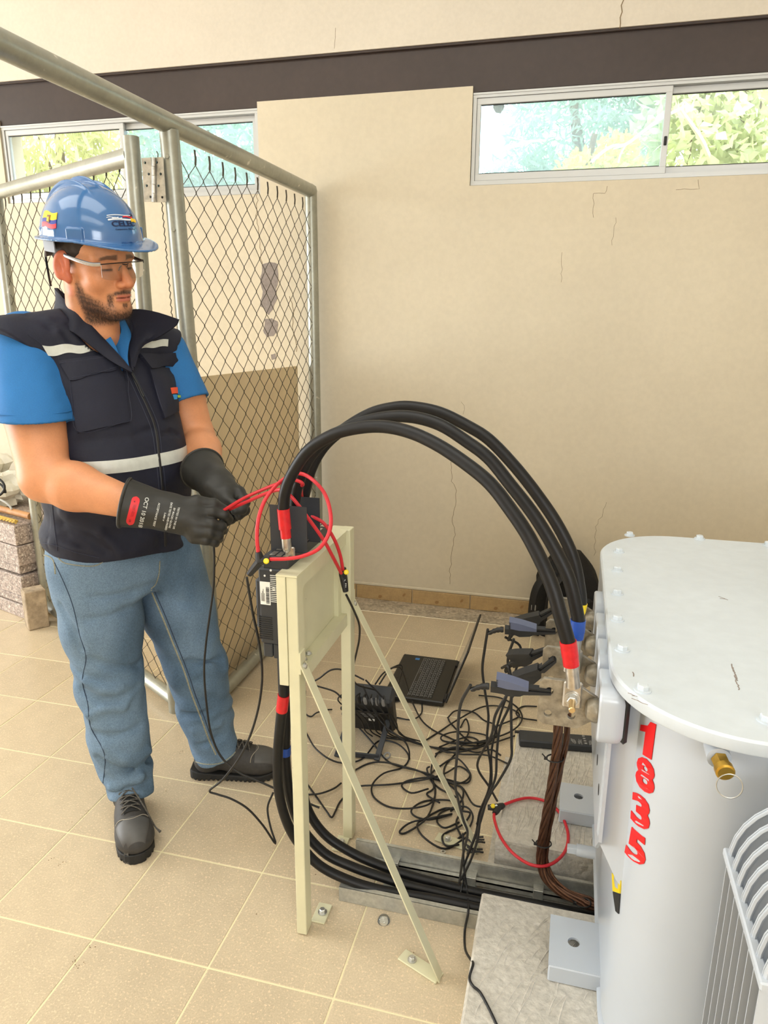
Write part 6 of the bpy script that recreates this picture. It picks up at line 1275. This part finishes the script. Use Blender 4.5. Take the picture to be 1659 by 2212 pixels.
# vest details
VB = lambda P: sdf_vest(P)
def tape_loop(z, h, off, name):
    th = np.radians(np.arange(-178, 180, 4.0)); rows = []
    for k in range(4):
        zz = z+h*(k/3-0.5); c = W(np.interp(zz, ZT, CF_), np.interp(zz, ZT, CRR), zz); d = np.cos(th)[:, None]*PF+np.sin(th)[:, None]*PR; t = np.full(len(th), 0.28)
        for _ in range(60): t = t-0.8*np.clip(sdf_vest(c+d*t[:, None]), -0.02, 0.03)
        rows.append(c+d*(t[:, None]+off))
    G = np.stack(rows, 1); G = np.concatenate([G, G[:1]], 0); cen = G.mean((0, 1)); N_ = (G-cen)*A3(1, 1, 0); N_ /= np.linalg.norm(N_, axis=2)[:, :, None]; m = MB(); m.slab(G-N_*0.002, N_, 0.003); return obj(name, m, 'reflect_tape', vest, 50)
tape_loop(1.095, 0.034, 0.0005, 'reflective_band')
wav = lambda a: (lambda u, v: np.stack([0*u, a*np.sin(u*13)*(1+0*v)], 1))
pxpatch(VB, [(91, 746), (226, 744), (222, 758), (104, 768)], 26, 4, 0.002, 'reflect_tape', vest, 'reflective_band', edge=wav(2.2))
pxpatch(VB, [(282, 741), (363, 733), (362, 748), (284, 755)], 16, 4, 0.002, 'reflect_tape', vest, 'reflective_band', edge=wav(1.2))
pk = pxpatch(VB, [(143, 800), (262, 790), (279, 912), (168, 936)], 16, 16, 0.006, 'vest_navy', vest, 'pocket', bulge=0.004)
pxpatch(VB, [(128, 780), (228, 770), (250, 800), (152, 825)], 14, 8, 0.011, 'vest_navy', vest, 'pocket_flap', bulge=0.002, edge=lambda u, v: np.stack([0*u, 3*np.sin(u*9)*v], 1))
pxpatch(VB, [(320, 800), (376, 792), (381, 890), (352, 905)], 12, 14, 0.009, 'vest_navy', vest, 'pocket', bulge=0.008)
pxpatch(VB, [(297, 768), (374, 762), (380, 788), (322, 800)], 12, 7, 0.014, 'vest_navy', vest, 'pocket_flap', bulge=0.002, edge=lambda u, v: np.stack([0*u, 2*np.sin(u*8)*v], 1))
seam(VB, [(281, 800), (300, 842), (318, 880), (335, 925), (343, 985), (350, 1050), (354, 1120), (357, 1180)], 0.0040, 'zip_black', vest, 'zip', 0.0015)
m = MB(); P, N_ = on(VB, [(281, 806), (288, 818), (296, 832), (304, 850), (308, 858)], 0.007); m.tube(P, [0.0045, 0.0036, 0.003, 0.0045, 0.004], 8, flat=0.6); obj('zip_pull', m, 'zip_black', vest)
for nm, qd, mt_ in (('emblem', [(358, 842), (371, 840), (372, 853), (361, 855)], 'logo_orange'), ('emblem', [(373, 844), (381, 843), (381, 854), (374, 855)], 'logo_cyan'), ('emblem', [(363, 857), (371, 856), (371, 866), (366, 867)], 'logo_cyan'), ('emblem', [(373, 857), (381, 856), (380, 861), (374, 862)], 'logo_lime')):
    pxpatch(VB, qd, 5, 5, 0.0012, mt_, vest, nm, off=0.017, t0=1.2)
for pts in ([(150, 806), (262, 796), (274, 850), (281, 906), (262, 915), (172, 934), (158, 870), (150, 806)], [(131, 788), (170, 783), (230, 774)], [(156, 820), (200, 812), (248, 797)], [(120, 745), (128, 780)], [(323, 806), (338, 860), (352, 902)], [(300, 776), (340, 770), (374, 768)], [(322, 797), (350, 793), (379, 785)], [(112, 1068), (116, 1120), (124, 1190)], [(84, 1172), (120, 1178), (160, 1192), (215, 1205)], [(276, 812), (294, 850), (311, 888), (328, 932), (336, 985), (343, 1050), (347, 1120)], [(288, 806), (306, 840), (325, 878), (342, 922), (350, 985), (357, 1050), (361, 1120)], [(140, 962), (150, 1010)], [(60, 722), (98, 752), (128, 800), (148, 870), (150, 900)]):
    seam(VB, pts, 0.0011, 'vest_thread', vest, 'stitching', 0.0115 if pts[0] in ((131, 788), (156, 820), (300, 776), (322, 797)) else (0.0085 if pts[0] in ((150, 806), (323, 806)) else 0.0006))
# collars
def sheet(rows, t, m_, par, name, k=5):
    G = np.array([smooth_path(r, k) for r in rows]); G = np.stack([smooth_path(G[:, j], 3) for j in range(G.shape[1])], 1)
    du = np.gradient(G, axis=0); dv = np.gradient(G, axis=1); N_ = np.cross(du, dv); N_ /= np.linalg.norm(N_, axis=2)[:, :, None]+1e-9; m = MB(); m.slab(G-N_*t/2, N_, t); return obj(name, m, m_, par, 60)
sp = lambda x, y, o: onplane(x, y, PO+PR*o, PR)
sheet([[sp(285, 806, 0.024), sp(236, 778, 0.060), sp(200, 750, 0.090), sp(172, 728, 0.112), sp(146, 712, 0.125), sp(108, 700, 0.100), W(-0.19, 0.03, 1.42), W(-0.17, -0.06, 1.42)],
       [sp(282, 799, 0.022), sp(236, 752, 0.052), sp(206, 720, 0.074), sp(188, 690, 0.080), sp(155, 672, 0.105), sp(122, 652, 0.085), W(-0.185, 0.03, 1.475), W(-0.16, -0.05, 1.475)],
       [sp(279, 793, 0.022), sp(226, 736, 0.050), sp(199, 703, 0.066), sp(186, 684, 0.072), sp(152, 662, 0.095), sp(120, 622, 0.075), W(-0.175, 0.03, 1.525), W(-0.15, -0.045, 1.52)]], 0.007, 'vest_navy', vest, 'collar')
sheet([[sp(262, 672, -0.062), sp(268, 700, -0.055), sp(276, 735, -0.036), sp(281, 770, -0.010), sp(284, 800, 0.012)],
       [sp(300, 668, -0.085), sp(305, 700, -0.078), sp(300, 735, -0.052), sp(292, 770, -0.022), sp(287, 802, 0.006)],
       [sp(345, 676, -0.105), sp(352, 702, -0.100), sp(325, 728, -0.080), sp(302, 752, -0.050), sp(288, 795, 0.000)],
       [sp(386, 690, -0.115), sp(378, 705, -0.112), sp(340, 730, -0.088), sp(306, 748, -0.055), sp(289, 792, 0.000)]], 0.006, 'vest_navy', vest, 'collar_lapel')
sheet([[sp(198, 690, 0.050), sp(222, 728, 0.048), sp(245, 764, 0.036), sp(262, 785, 0.024)], [sp(212, 690, 0.040), sp(240, 732, 0.034), sp(258, 770, 0.026), sp(268, 792, 0.020)], [sp(196, 688, 0.058), sp(230, 745, 0.048), sp(250, 778, 0.034), sp(266, 795, 0.022)]], 0.004, 'shirt_blue', shirt, 'collar')
sheet([[sp(252, 688, -0.030), sp(262, 715, -0.018), sp(250, 745, 0.004), sp(256, 772, 0.016), sp(270, 796, 0.018)], [sp(262, 686, -0.042), sp(274, 716, -0.030), sp(266, 746, -0.006), sp(268, 772, 0.008), sp(278, 800, 0.014)], [sp(268, 690, -0.050), sp(282, 722, -0.040), sp(278, 748, -0.016), sp(276, 774, 0.002), sp(281, 800, 0.012)]], 0.004, 'shirt_blue', shirt, 'collar')
# helmet marks
hat_patch('flag_yellow', -113, -83, 24, 32, 'flag_yellow', 0.0024, 1.2); hat_patch('flag_blue', -113, -83, 19.5, 24, 'flag_blue', 0.0022, 1.2); hat_patch('flag_red', -113, -83, 14.5, 19.5, 'flag_red', 0.0022, 1.2)
hat_patch('flag_crest', -101, -94.5, 20, 28.5, 'crest', 0.0034, 0, nu=6); hat_patch('flag_crest', -99.5, -96, 21.5, 26, 'flag_yellow', 0.0042, 0, nu=5)
V, F = text_mesh('CELEC', 1.0, 0, 0.02); V = V-V.min(0); V = V/V.max(0)[0]
def hat_text(V, F, u0, u1, v0, v1, m_, nm, off=0.0016):
    s = V.max(0); P = hat_uv(u0+(u1-u0)*V[:, 0]/s[0], v0+(v1-v0)*V[:, 1]/s[1], off); m = MB(); m.add(P, F); P2 = hat_uv(u0+(u1-u0)*V[:, 0]/s[0], v0+(v1-v0)*V[:, 1]/s[1], off-0.0012); m.add(P2, [f[::-1] for f in F]); return obj(nm, m, m_, hat, 0)
hat_text(V, F, -17, 15, 16, 21.5, 'logo_dark', 'lettering')
V, F = text_mesh('Corporación Eléctrica', 1.0, 0, 0.0); V = V-V.min(0); hat_text(V, F, -14, 12, 12.0, 14.0, 'logo_dark', 'lettering')
for k, (a0, a1, e0, e1, mt_) in enumerate(((-33, 3, 20.5, 21.3, 'logo_silver'), (-33, 4, 15.6, 17.2, 'logo_silver'), (-34, -20, 18.4, 19.0, 'logo_silver'), (-14, 2, 18.2, 19.4, 'flag_red'), (-3, 7, 13.5, 17.0, 'flag_yellow'), (0, 4, 20, 22, 'logo_dark'), (-28, -16, 17.3, 18.2, 'logo_silver'))):
    hat_patch('emblem', a0+13, a1+13, e0+6.5, e1+6.5, mt_, 0.0018+0.0002*k, 0.5)
# suspension strap and chin strap
m = MB(); rows = []
for a in np.linspace(-175, -95, 14): rows.append([fromHat((0.118*math.cos(math.radians(a)), 0.098*math.sin(math.radians(a)), z)) for z in (0.0, -0.014, -0.026-0.016*(a < -130))])
G = np.array(rows); N_ = G-fromHat((0, 0, 0)); N_ /= np.linalg.norm(N_, axis=2)[:, :, None]; m.slab(G, N_, 0.003); obj('headband', m, 'strap_gray', hat, 60)
m = MB(); m.tube(smooth_path([fromHat((-0.125, -0.03, 0.0)), fromHat((-0.118, -0.045, -0.04)), fromHat((-0.095, -0.062, -0.085)), fromHat((-0.085, -0.068, -0.11))], 5), 0.0045, 8, flat=0.4); obj('nape_strap', m, 'zip_black', hat)
# spectacles
gl = []
def hp_(*a): return H(*a)
yy = np.linspace(-0.064, 0.064, 25); xx = 0.108-3.2*np.abs(yy)**2.2
m = MB(); m.tube([hp_(x, y, 0.0115+0.0015*math.cos(y*25)) for x, y in zip(xx, yy)], 0.00125, 8); m.tube(smooth_path([hp_(xx[12]+0.0015, -0.009, 0.010), hp_(xx[12]+0.004, 0, 0.0085), hp_(xx[12]+0.0015, 0.009, 0.010)], 4), 0.0013, 8)
spec = obj('spectacle_frame', m, 'frame_dark', person)
for s in (-1, 1):
    m = MB(); x0 = 0.108-3.2*0.064**2.2; P = smooth_path([hp_(x0, s*0.065, 0.0115), hp_(0.080, s*0.0755, 0.0105), hp_(0.045, s*0.0815, 0.0155), hp_(0.010, s*0.0835, 0.022), hp_(-0.006, s*0.0815, 0.024), hp_(-0.022, s*0.0800, 0.010)], 5); m.tube(P, np.interp(np.linspace(0, 1, len(P)), [0, 0.3, 0.6, 1], [0.0014, 0.0015, 0.0013, 0.0013]), 8, flat=3.2); obj('temple_arm', m, 'frame_silver' if s < 0 else 'frame_dark', spec)
    rows = []
    for y in np.linspace(s*0.0095, s*0.062, 12):
        x = 0.108-3.2*abs(y)**2.2; t = (abs(y)-0.0095)/0.0525; lo = -0.020-0.006*math.sin(math.pi*min(1, t*0.9+0.1))**0.6
        rows.append([hp_(x-0.0006*k, y, 0.0112+(lo-0.0112)*k/5) for k in range(6)])
    G = np.array(rows); N_ = np.tile(HR[:, 0], (*G.shape[:2], 1)); m = MB(); m.slab(G, N_, 0.0014); obj('lens', m, 'lens', spec, 60)
    m = MB(); m.tube([hp_(x0-0.0002, s*0.0630, 0.010), hp_(x0-0.001, s*0.0632, -0.006), hp_(x0-0.0018, s*0.0625, -0.018)], 0.0006, 6); obj('rim', m, 'frame_silver', spec)
    m = MB(); m.tube(smooth_path([hp_(0.106, s*0.010, 0.006), hp_(0.101, s*0.0115, 0.000), hp_(0.0985, s*0.0125, -0.006)], 4), 0.0012, 6); obj('nose_pad', m, 'frame_silver', spec)
# rubber gloves
GC0, GC1, GP = at(270, 1086, D=1.772), at(372, 1108, D=1.793), at(412, 1121, D=1.802)
def f_(pts): return [at(x, y, D=d) for x, y, d in pts]
RF = [(f_([(392, 1092, 1.785), (425, 1083, 1.790), (462, 1088, 1.80), (486, 1101, 1.815)]), [0.018, 0.0155, 0.013, 0.0115]),
      (f_([(425, 1108, 1.79), (458, 1106, 1.792), (484, 1112, 1.802), (494, 1121, 1.83)]), [0.019, 0.0140, 0.0125, 0.0118]),
      (f_([(425, 1130, 1.785), (456, 1132, 1.785), (478, 1137, 1.80), (482, 1146, 1.835)]), [0.020, 0.0145, 0.0125, 0.0115]),
      (f_([(425, 1148, 1.785), (452, 1150, 1.785), (472, 1156, 1.80), (474, 1164, 1.835)]), [0.020, 0.0140, 0.0120, 0.0110]),
      (f_([(420, 1160, 1.79), (443, 1166, 1.790), (462, 1170, 1.803), (466, 1174, 1.83)]), [0.018, 0.0125, 0.0112, 0.0102])]
def sdf_gloveR(P):
    ax = (GC1-GC0)/np.linalg.norm(GC1-GC0); d = cap(P, GC0, GC1, 0.0610, 0.0425); cut = (GC0-P)@ax; d = smax(d, cut, 0.003)
    d = smin(d, cap(P, GC1, GP, 0.0415, 0.043), 0.03); d = smin(d, cap(P, GP, at(424, 1138, D=1.80), 0.040, 0.030), 0.02)
    h = None
    for pts, rs in RF: c = chain(P, pts, rs, 0.006); h = c if h is None else smin(h, c, 0.0035)
    d = smin(d, h, 0.012); d = np.maximum(d, -np.maximum(cap(P, GC0-ax*0.05, GC0+ax*0.09, 0.0575, 0.040), (P-GC0)@ax-0.05)); return d+0.0008*fbm(P, 12, 3, 2)
LC0, LC1, LP_ = at(437, 1014, D=2.045), at(470, 1050, D=1.955), at(487, 1070, D=1.915)
LF = [(f_([(455, 1052, 1.92), (474, 1066, 1.90), (492, 1080, 1.885), (507, 1090, 1.875)]), [0.020, 0.0155, 0.0135, 0.0120]),
      (f_([(492, 1050, 1.93), (516, 1064, 1.915), (528, 1084, 1.90), (522, 1100, 1.885), (508, 1104, 1.875)]), [0.020, 0.0165, 0.0150, 0.0140, 0.012]),
      (f_([(496, 1062, 1.945), (518, 1080, 1.94), (528, 1102, 1.93), (516, 1114, 1.905)]), [0.019, 0.0155, 0.0140, 0.012]),
      (f_([(492, 1078, 1.955), (510, 1096, 1.955), (516, 1112, 1.945), (500, 1122, 1.915)]), [0.018, 0.0145, 0.0130, 0.0115]),
      (f_([(484, 1092, 1.96), (498, 1110, 1.965), (500, 1122, 1.955), (488, 1130, 1.93)]), [0.017, 0.0125, 0.0115, 0.0105])]
def sdf_gloveL(P):
    ax = (LC1-LC0)/np.linalg.norm(LC1-LC0); d = cap(P, LC0, LC1, 0.0610, 0.0430); d = smax(d, (LC0-P)@ax, 0.003); d = smin(d, cap(P, LC1, LP_, 0.0415, 0.036), 0.03); h = None
    for pts, rs in LF: c = chain(P, pts, rs, 0.006); h = c if h is None else smin(h, c, 0.003)
    d = smin(d, h, 0.010); d = np.maximum(d, -np.maximum(cap(P, LC0-ax*0.05, LC0+ax*0.09, 0.0575, 0.040), (P-LC0)@ax-0.04)); return d+0.0008*fbm(P, 12, 5, 2)
for fn, c0, c1, r0 in ((sdf_gloveR, GC0, GC1, 0.0610), (sdf_gloveL, LC0, LC1, 0.0610)):
    pts = np.concatenate([np.array(p) for p, _ in (RF if fn is sdf_gloveR else LF)]+[[c0, c1]]); g = sdfobj('glove', fn, pts.min(0)-0.075, pts.max(0)+0.075, 0.0026, 'glove_rubber', person)
    ax = (c1-c0)/np.linalg.norm(c1-c0); m = MB(); u = np.cross(ax, (0, 0, 1)); u /= np.linalg.norm(u); w = np.cross(ax, u); t = np.linspace(0, 2*math.pi, 40, endpoint=False); m.tube(c0+r0*(np.cos(t)[:, None]*u+np.sin(t)[:, None]*w), 0.0042, 8, closed=True); obj('cuff_rim', m, 'glove_rubber', g)
    if fn is sdf_gloveR: GR = g
# right glove label and print
def px_outline(f, poly, m_, par, nm, off, t=0.001):
    V, F = curve_mesh([poly], 0.0); mb = MB(); P, N_ = on(f, V[:, :2], off); mb.add(P, F); P2, _ = on(f, V[:, :2], off-t); mb.add(P2, [q[::-1] for q in F]); return obj(nm, mb, m_, par, 0)
def px_text(f, s, o, ux, vy, m_, par, nm, off=0.0012, bold=0.0, t0=1.2):
    "text whose baseline starts at pixel o, with reading direction ux and up direction vy (pixels per text width / height)"
    V, F = text_mesh(s, 1.0, 0, bold, 'LEFT'); lo = V.min(0); V = V-lo; W_x = V[:, 0].max(); H_y = V[:, 1].max(); px = A3(*o)[:2]+np.outer(V[:, 0]/W_x, ux)+np.outer(V[:, 1]/H_y, vy); P, N_ = on(f, px, off, t0); mb = MB(); mb.add(P, F); P2, _ = on(f, px, off-0.001, t0); mb.add(P2, [q[::-1] for q in F]); return obj(nm, mb, m_, par, 0)
cr = lambda x, y: (240+x/5.184, 960+y/5.184)
q0, q1 = np.array(cr(275, 625)), np.array(cr(215, 860)); dv = (q1-q0)/np.linalg.norm(q1-q0); sd_ = A3(dv[1], -dv[0])[:2]; L = np.linalg.norm(q1-q0); poly = []
for k in range(13): a = math.pi*k/12; poly.append(tuple(q1+9*(sd_*math.cos(a)+dv*math.sin(a))))
for k in range(13): a = math.pi*k/12; poly.append(tuple(q0+9*(-sd_*math.cos(a)-dv*math.sin(a))))
w9 = sd_*9.0; pxpatch(sdf_gloveR, [q0-dv*8-w9, q0-dv*8+w9, q1+dv*8+w9, q1+dv*8-w9], 9, 28, 0.0009, 'glove_label', GR, 'size_label', edge=lambda u, v: np.outer((0.5-u)*(1-np.sqrt(np.clip(1-(np.maximum(0, np.abs(v-0.5)-0.36)/0.141)**2, 0.0, 1))), 2*w9))
def gtext(s, a, b, h, bold=0.0, m_='glove_print'):
    a, b = np.array(cr(*a)), np.array(cr(*b)); u = b-a; n_ = A3(u[1], -u[0])[:2]/np.linalg.norm(u)*h; px_text(sdf_gloveR, s, a, u, n_, m_, GR, 'print', 0.0016, bold)
gtext('OCT 10 2018', (382, 592), (304, 918), 9.0, 0.012); gtext('ACCEPTANCE TEST', (530, 655), (468, 910), 4.4, 0.01); gtext('5,000 V', (596, 762), (572, 852), 4.2, 0.01)
gtext('DATE TESTED AND PASSED', (668, 652), (602, 952), 4.4, 0.01); gtext('BY MAGID GLOVE', (700, 712), (642, 930), 4.2, 0.01); gtext('TESTED IN THE US', (750, 702), (690, 940), 4.2, 0.01)
gtext('9', (256, 628), (250, 645), 3.4, 0, 'print_black'); gtext('ce', (204, 835), (198, 862), 4.0, 0, 'print_black')
for k in range(3): gtext('Magid Gloves'[:12-k], (250+12*k, 676), (218+12*k, 806), 1.7, 0, 'print_black')
# shoes
def shoe(toe, heel, name, laces):
    toe, heel = A3(*toe, 0), A3(*heel, 0); f = toe-heel; L = np.linalg.norm(f); f /= L; s = A3(-f[1], f[0], 0); R = np.stack([f, s, (0, 0, 1)], 1); k = L/0.29
    def q_(P): return (P-heel)@R/k
    def up(P):
        q = q_(P); d = smin(ell(q, (0.232, 0.004, 0.046), (0.060, 0.052, 0.040)), ell(q, (0.165, 0, 0.055), (0.085, 0.045, 0.045)), 0.03)
        d = smin(d, cap(q, (0.055, 0, 0.055), (0.060, 0, 0.120), 0.044, 0.040), 0.03); d = smin(d, cap(q, (0.075, 0, 0.105), (0.170, 0, 0.075), 0.034, 0.030), 0.03); d = smax(d, 0.020-q[:, 2], 0.004); d = smax(d, q[:, 2]-0.135+0.1*np.abs(q[:, 0]-0.06), 0.006); return d*k
    def sole(P):
        q = q_(P); w = np.interp(q[:, 0], [0, 0.01, 0.03, 0.10, 0.20, 0.24, 0.262, 0.278, 0.288, 0.294], [0.022, 0.034, 0.042, 0.042, 0.052, 0.050, 0.043, 0.032, 0.020, 0.004]); d = np.maximum(np.abs(q[:, 1]-0.003)-w, np.maximum(-q[:, 0], q[:, 0]-0.292)); top = np.interp(q[:, 0], [0, 0.1, 0.22, 0.29], [0.032, 0.024, 0.020, 0.030]); lug = 0.0060*(np.sin(q[:, 0]*420) > -0.2)*(np.abs(np.abs(q[:, 1])-0.03) < 0.03)
        d = smax(d, q[:, 2]-top, 0.004); d = smax(d, (0.0065-lug)-q[:, 2], 0.001); return d*k*0.85
    lo = np.minimum(toe, heel)-A3(0.08, 0.08, 0.001); hi = np.maximum(toe, heel)+A3(0.08, 0.08, 0.17)
    o = sdfobj(name, up, lo, hi, 0.0034, 'shoe_gray', person); sdfobj('sole', sole, lo, hi, 0.0030, 'sole_black', o)
    WS = lambda x, y, z: heel+R@(A3(x, y, z)*k)
    def drop(x, y, off=0.0):
        z = 0.16
        for _ in range(60): z -= 0.8*float(np.clip(up(WS(x, y, z)[None])[0]/k, -0.01, 0.02))
        return WS(x, y, z+off)
    m = MB(); rows = [[drop(0.215+0.075*u, (0.044-0.020*u*u)*v, 0.0008) for v in np.linspace(-1, 1, 15)] for u in np.linspace(0, 0.93, 9)]; G = np.array(rows); N_ = np.tile(A3(0, 0, 1), (*G.shape[:2], 1)); m.slab(G-N_*0.002, N_, 0.0035); obj('toe_cap', m, 'shoe_toe', o, 60)
    m = MB(); m.tube([drop(0.212+0.010*math.cos(v*3), 0.044*v, 0.0015) for v in np.linspace(-1, 1, 25)], 0.0011, 6); obj('piping', m, 'shoe_trim', o, 60)
    m = MB(); m.slab(np.array([[drop(x, y, 0.0012) for y in np.linspace(-0.019, 0.019, 7)] for x in np.linspace(0.095, 0.200, 12)]), np.tile(A3(0, 0, 1), (12, 7, 1)), 0.003); obj('tongue', m, 'sole_black', o, 60)
    for i in range(6):
        x = 0.100+0.018*i
        for sg in (-1, 1):
            m = MB(); P = [drop(x+0.009*sg*t, 0.026*t, 0.0055+0.004*(1-t*t)) for t in np.linspace(-1, 1, 11)]; m.tube(P, 0.0019, 6); obj('lace', m, 'lace', o, 60)
    if laces:
        m = MB(); P = [drop(0.110, 0.004, 0.012), drop(0.135, 0.012, 0.014), drop(0.165, 0.026, 0.012), drop(0.190, 0.040, 0.010), WS(0.205, 0.058, 0.045), WS(0.215, 0.066, 0.035)]; m.tube(smooth_path(P, 5), 0.0024, 6); m.tube([P[-1], P[-1]+R@A3(0.008, 0.006, -0.004)], [0.003, 0.0045], 6)
        b = smooth_path([drop(0.112, 0, 0.012), drop(0.10, -0.012, 0.022), drop(0.092, -0.002, 0.028), drop(0.102, 0.010, 0.020), drop(0.112, 0, 0.012)], 5); m.tube(b, 0.0022, 6); obj('lace_bow', m, 'lace', o, 60)
    m = MB(); m.tube([WS(0.058, 0, 0.10), WS(0.056, 0, 0.16)], [0.040*k, 0.039*k], 20); obj('sock', m, 'sock', o, 60)
    return o
shoe((-0.040, 0.250), (-0.222, 0.482), 'shoe', True); shoe((0.185, 0.738), (-0.098, 0.660), 'shoe', False)
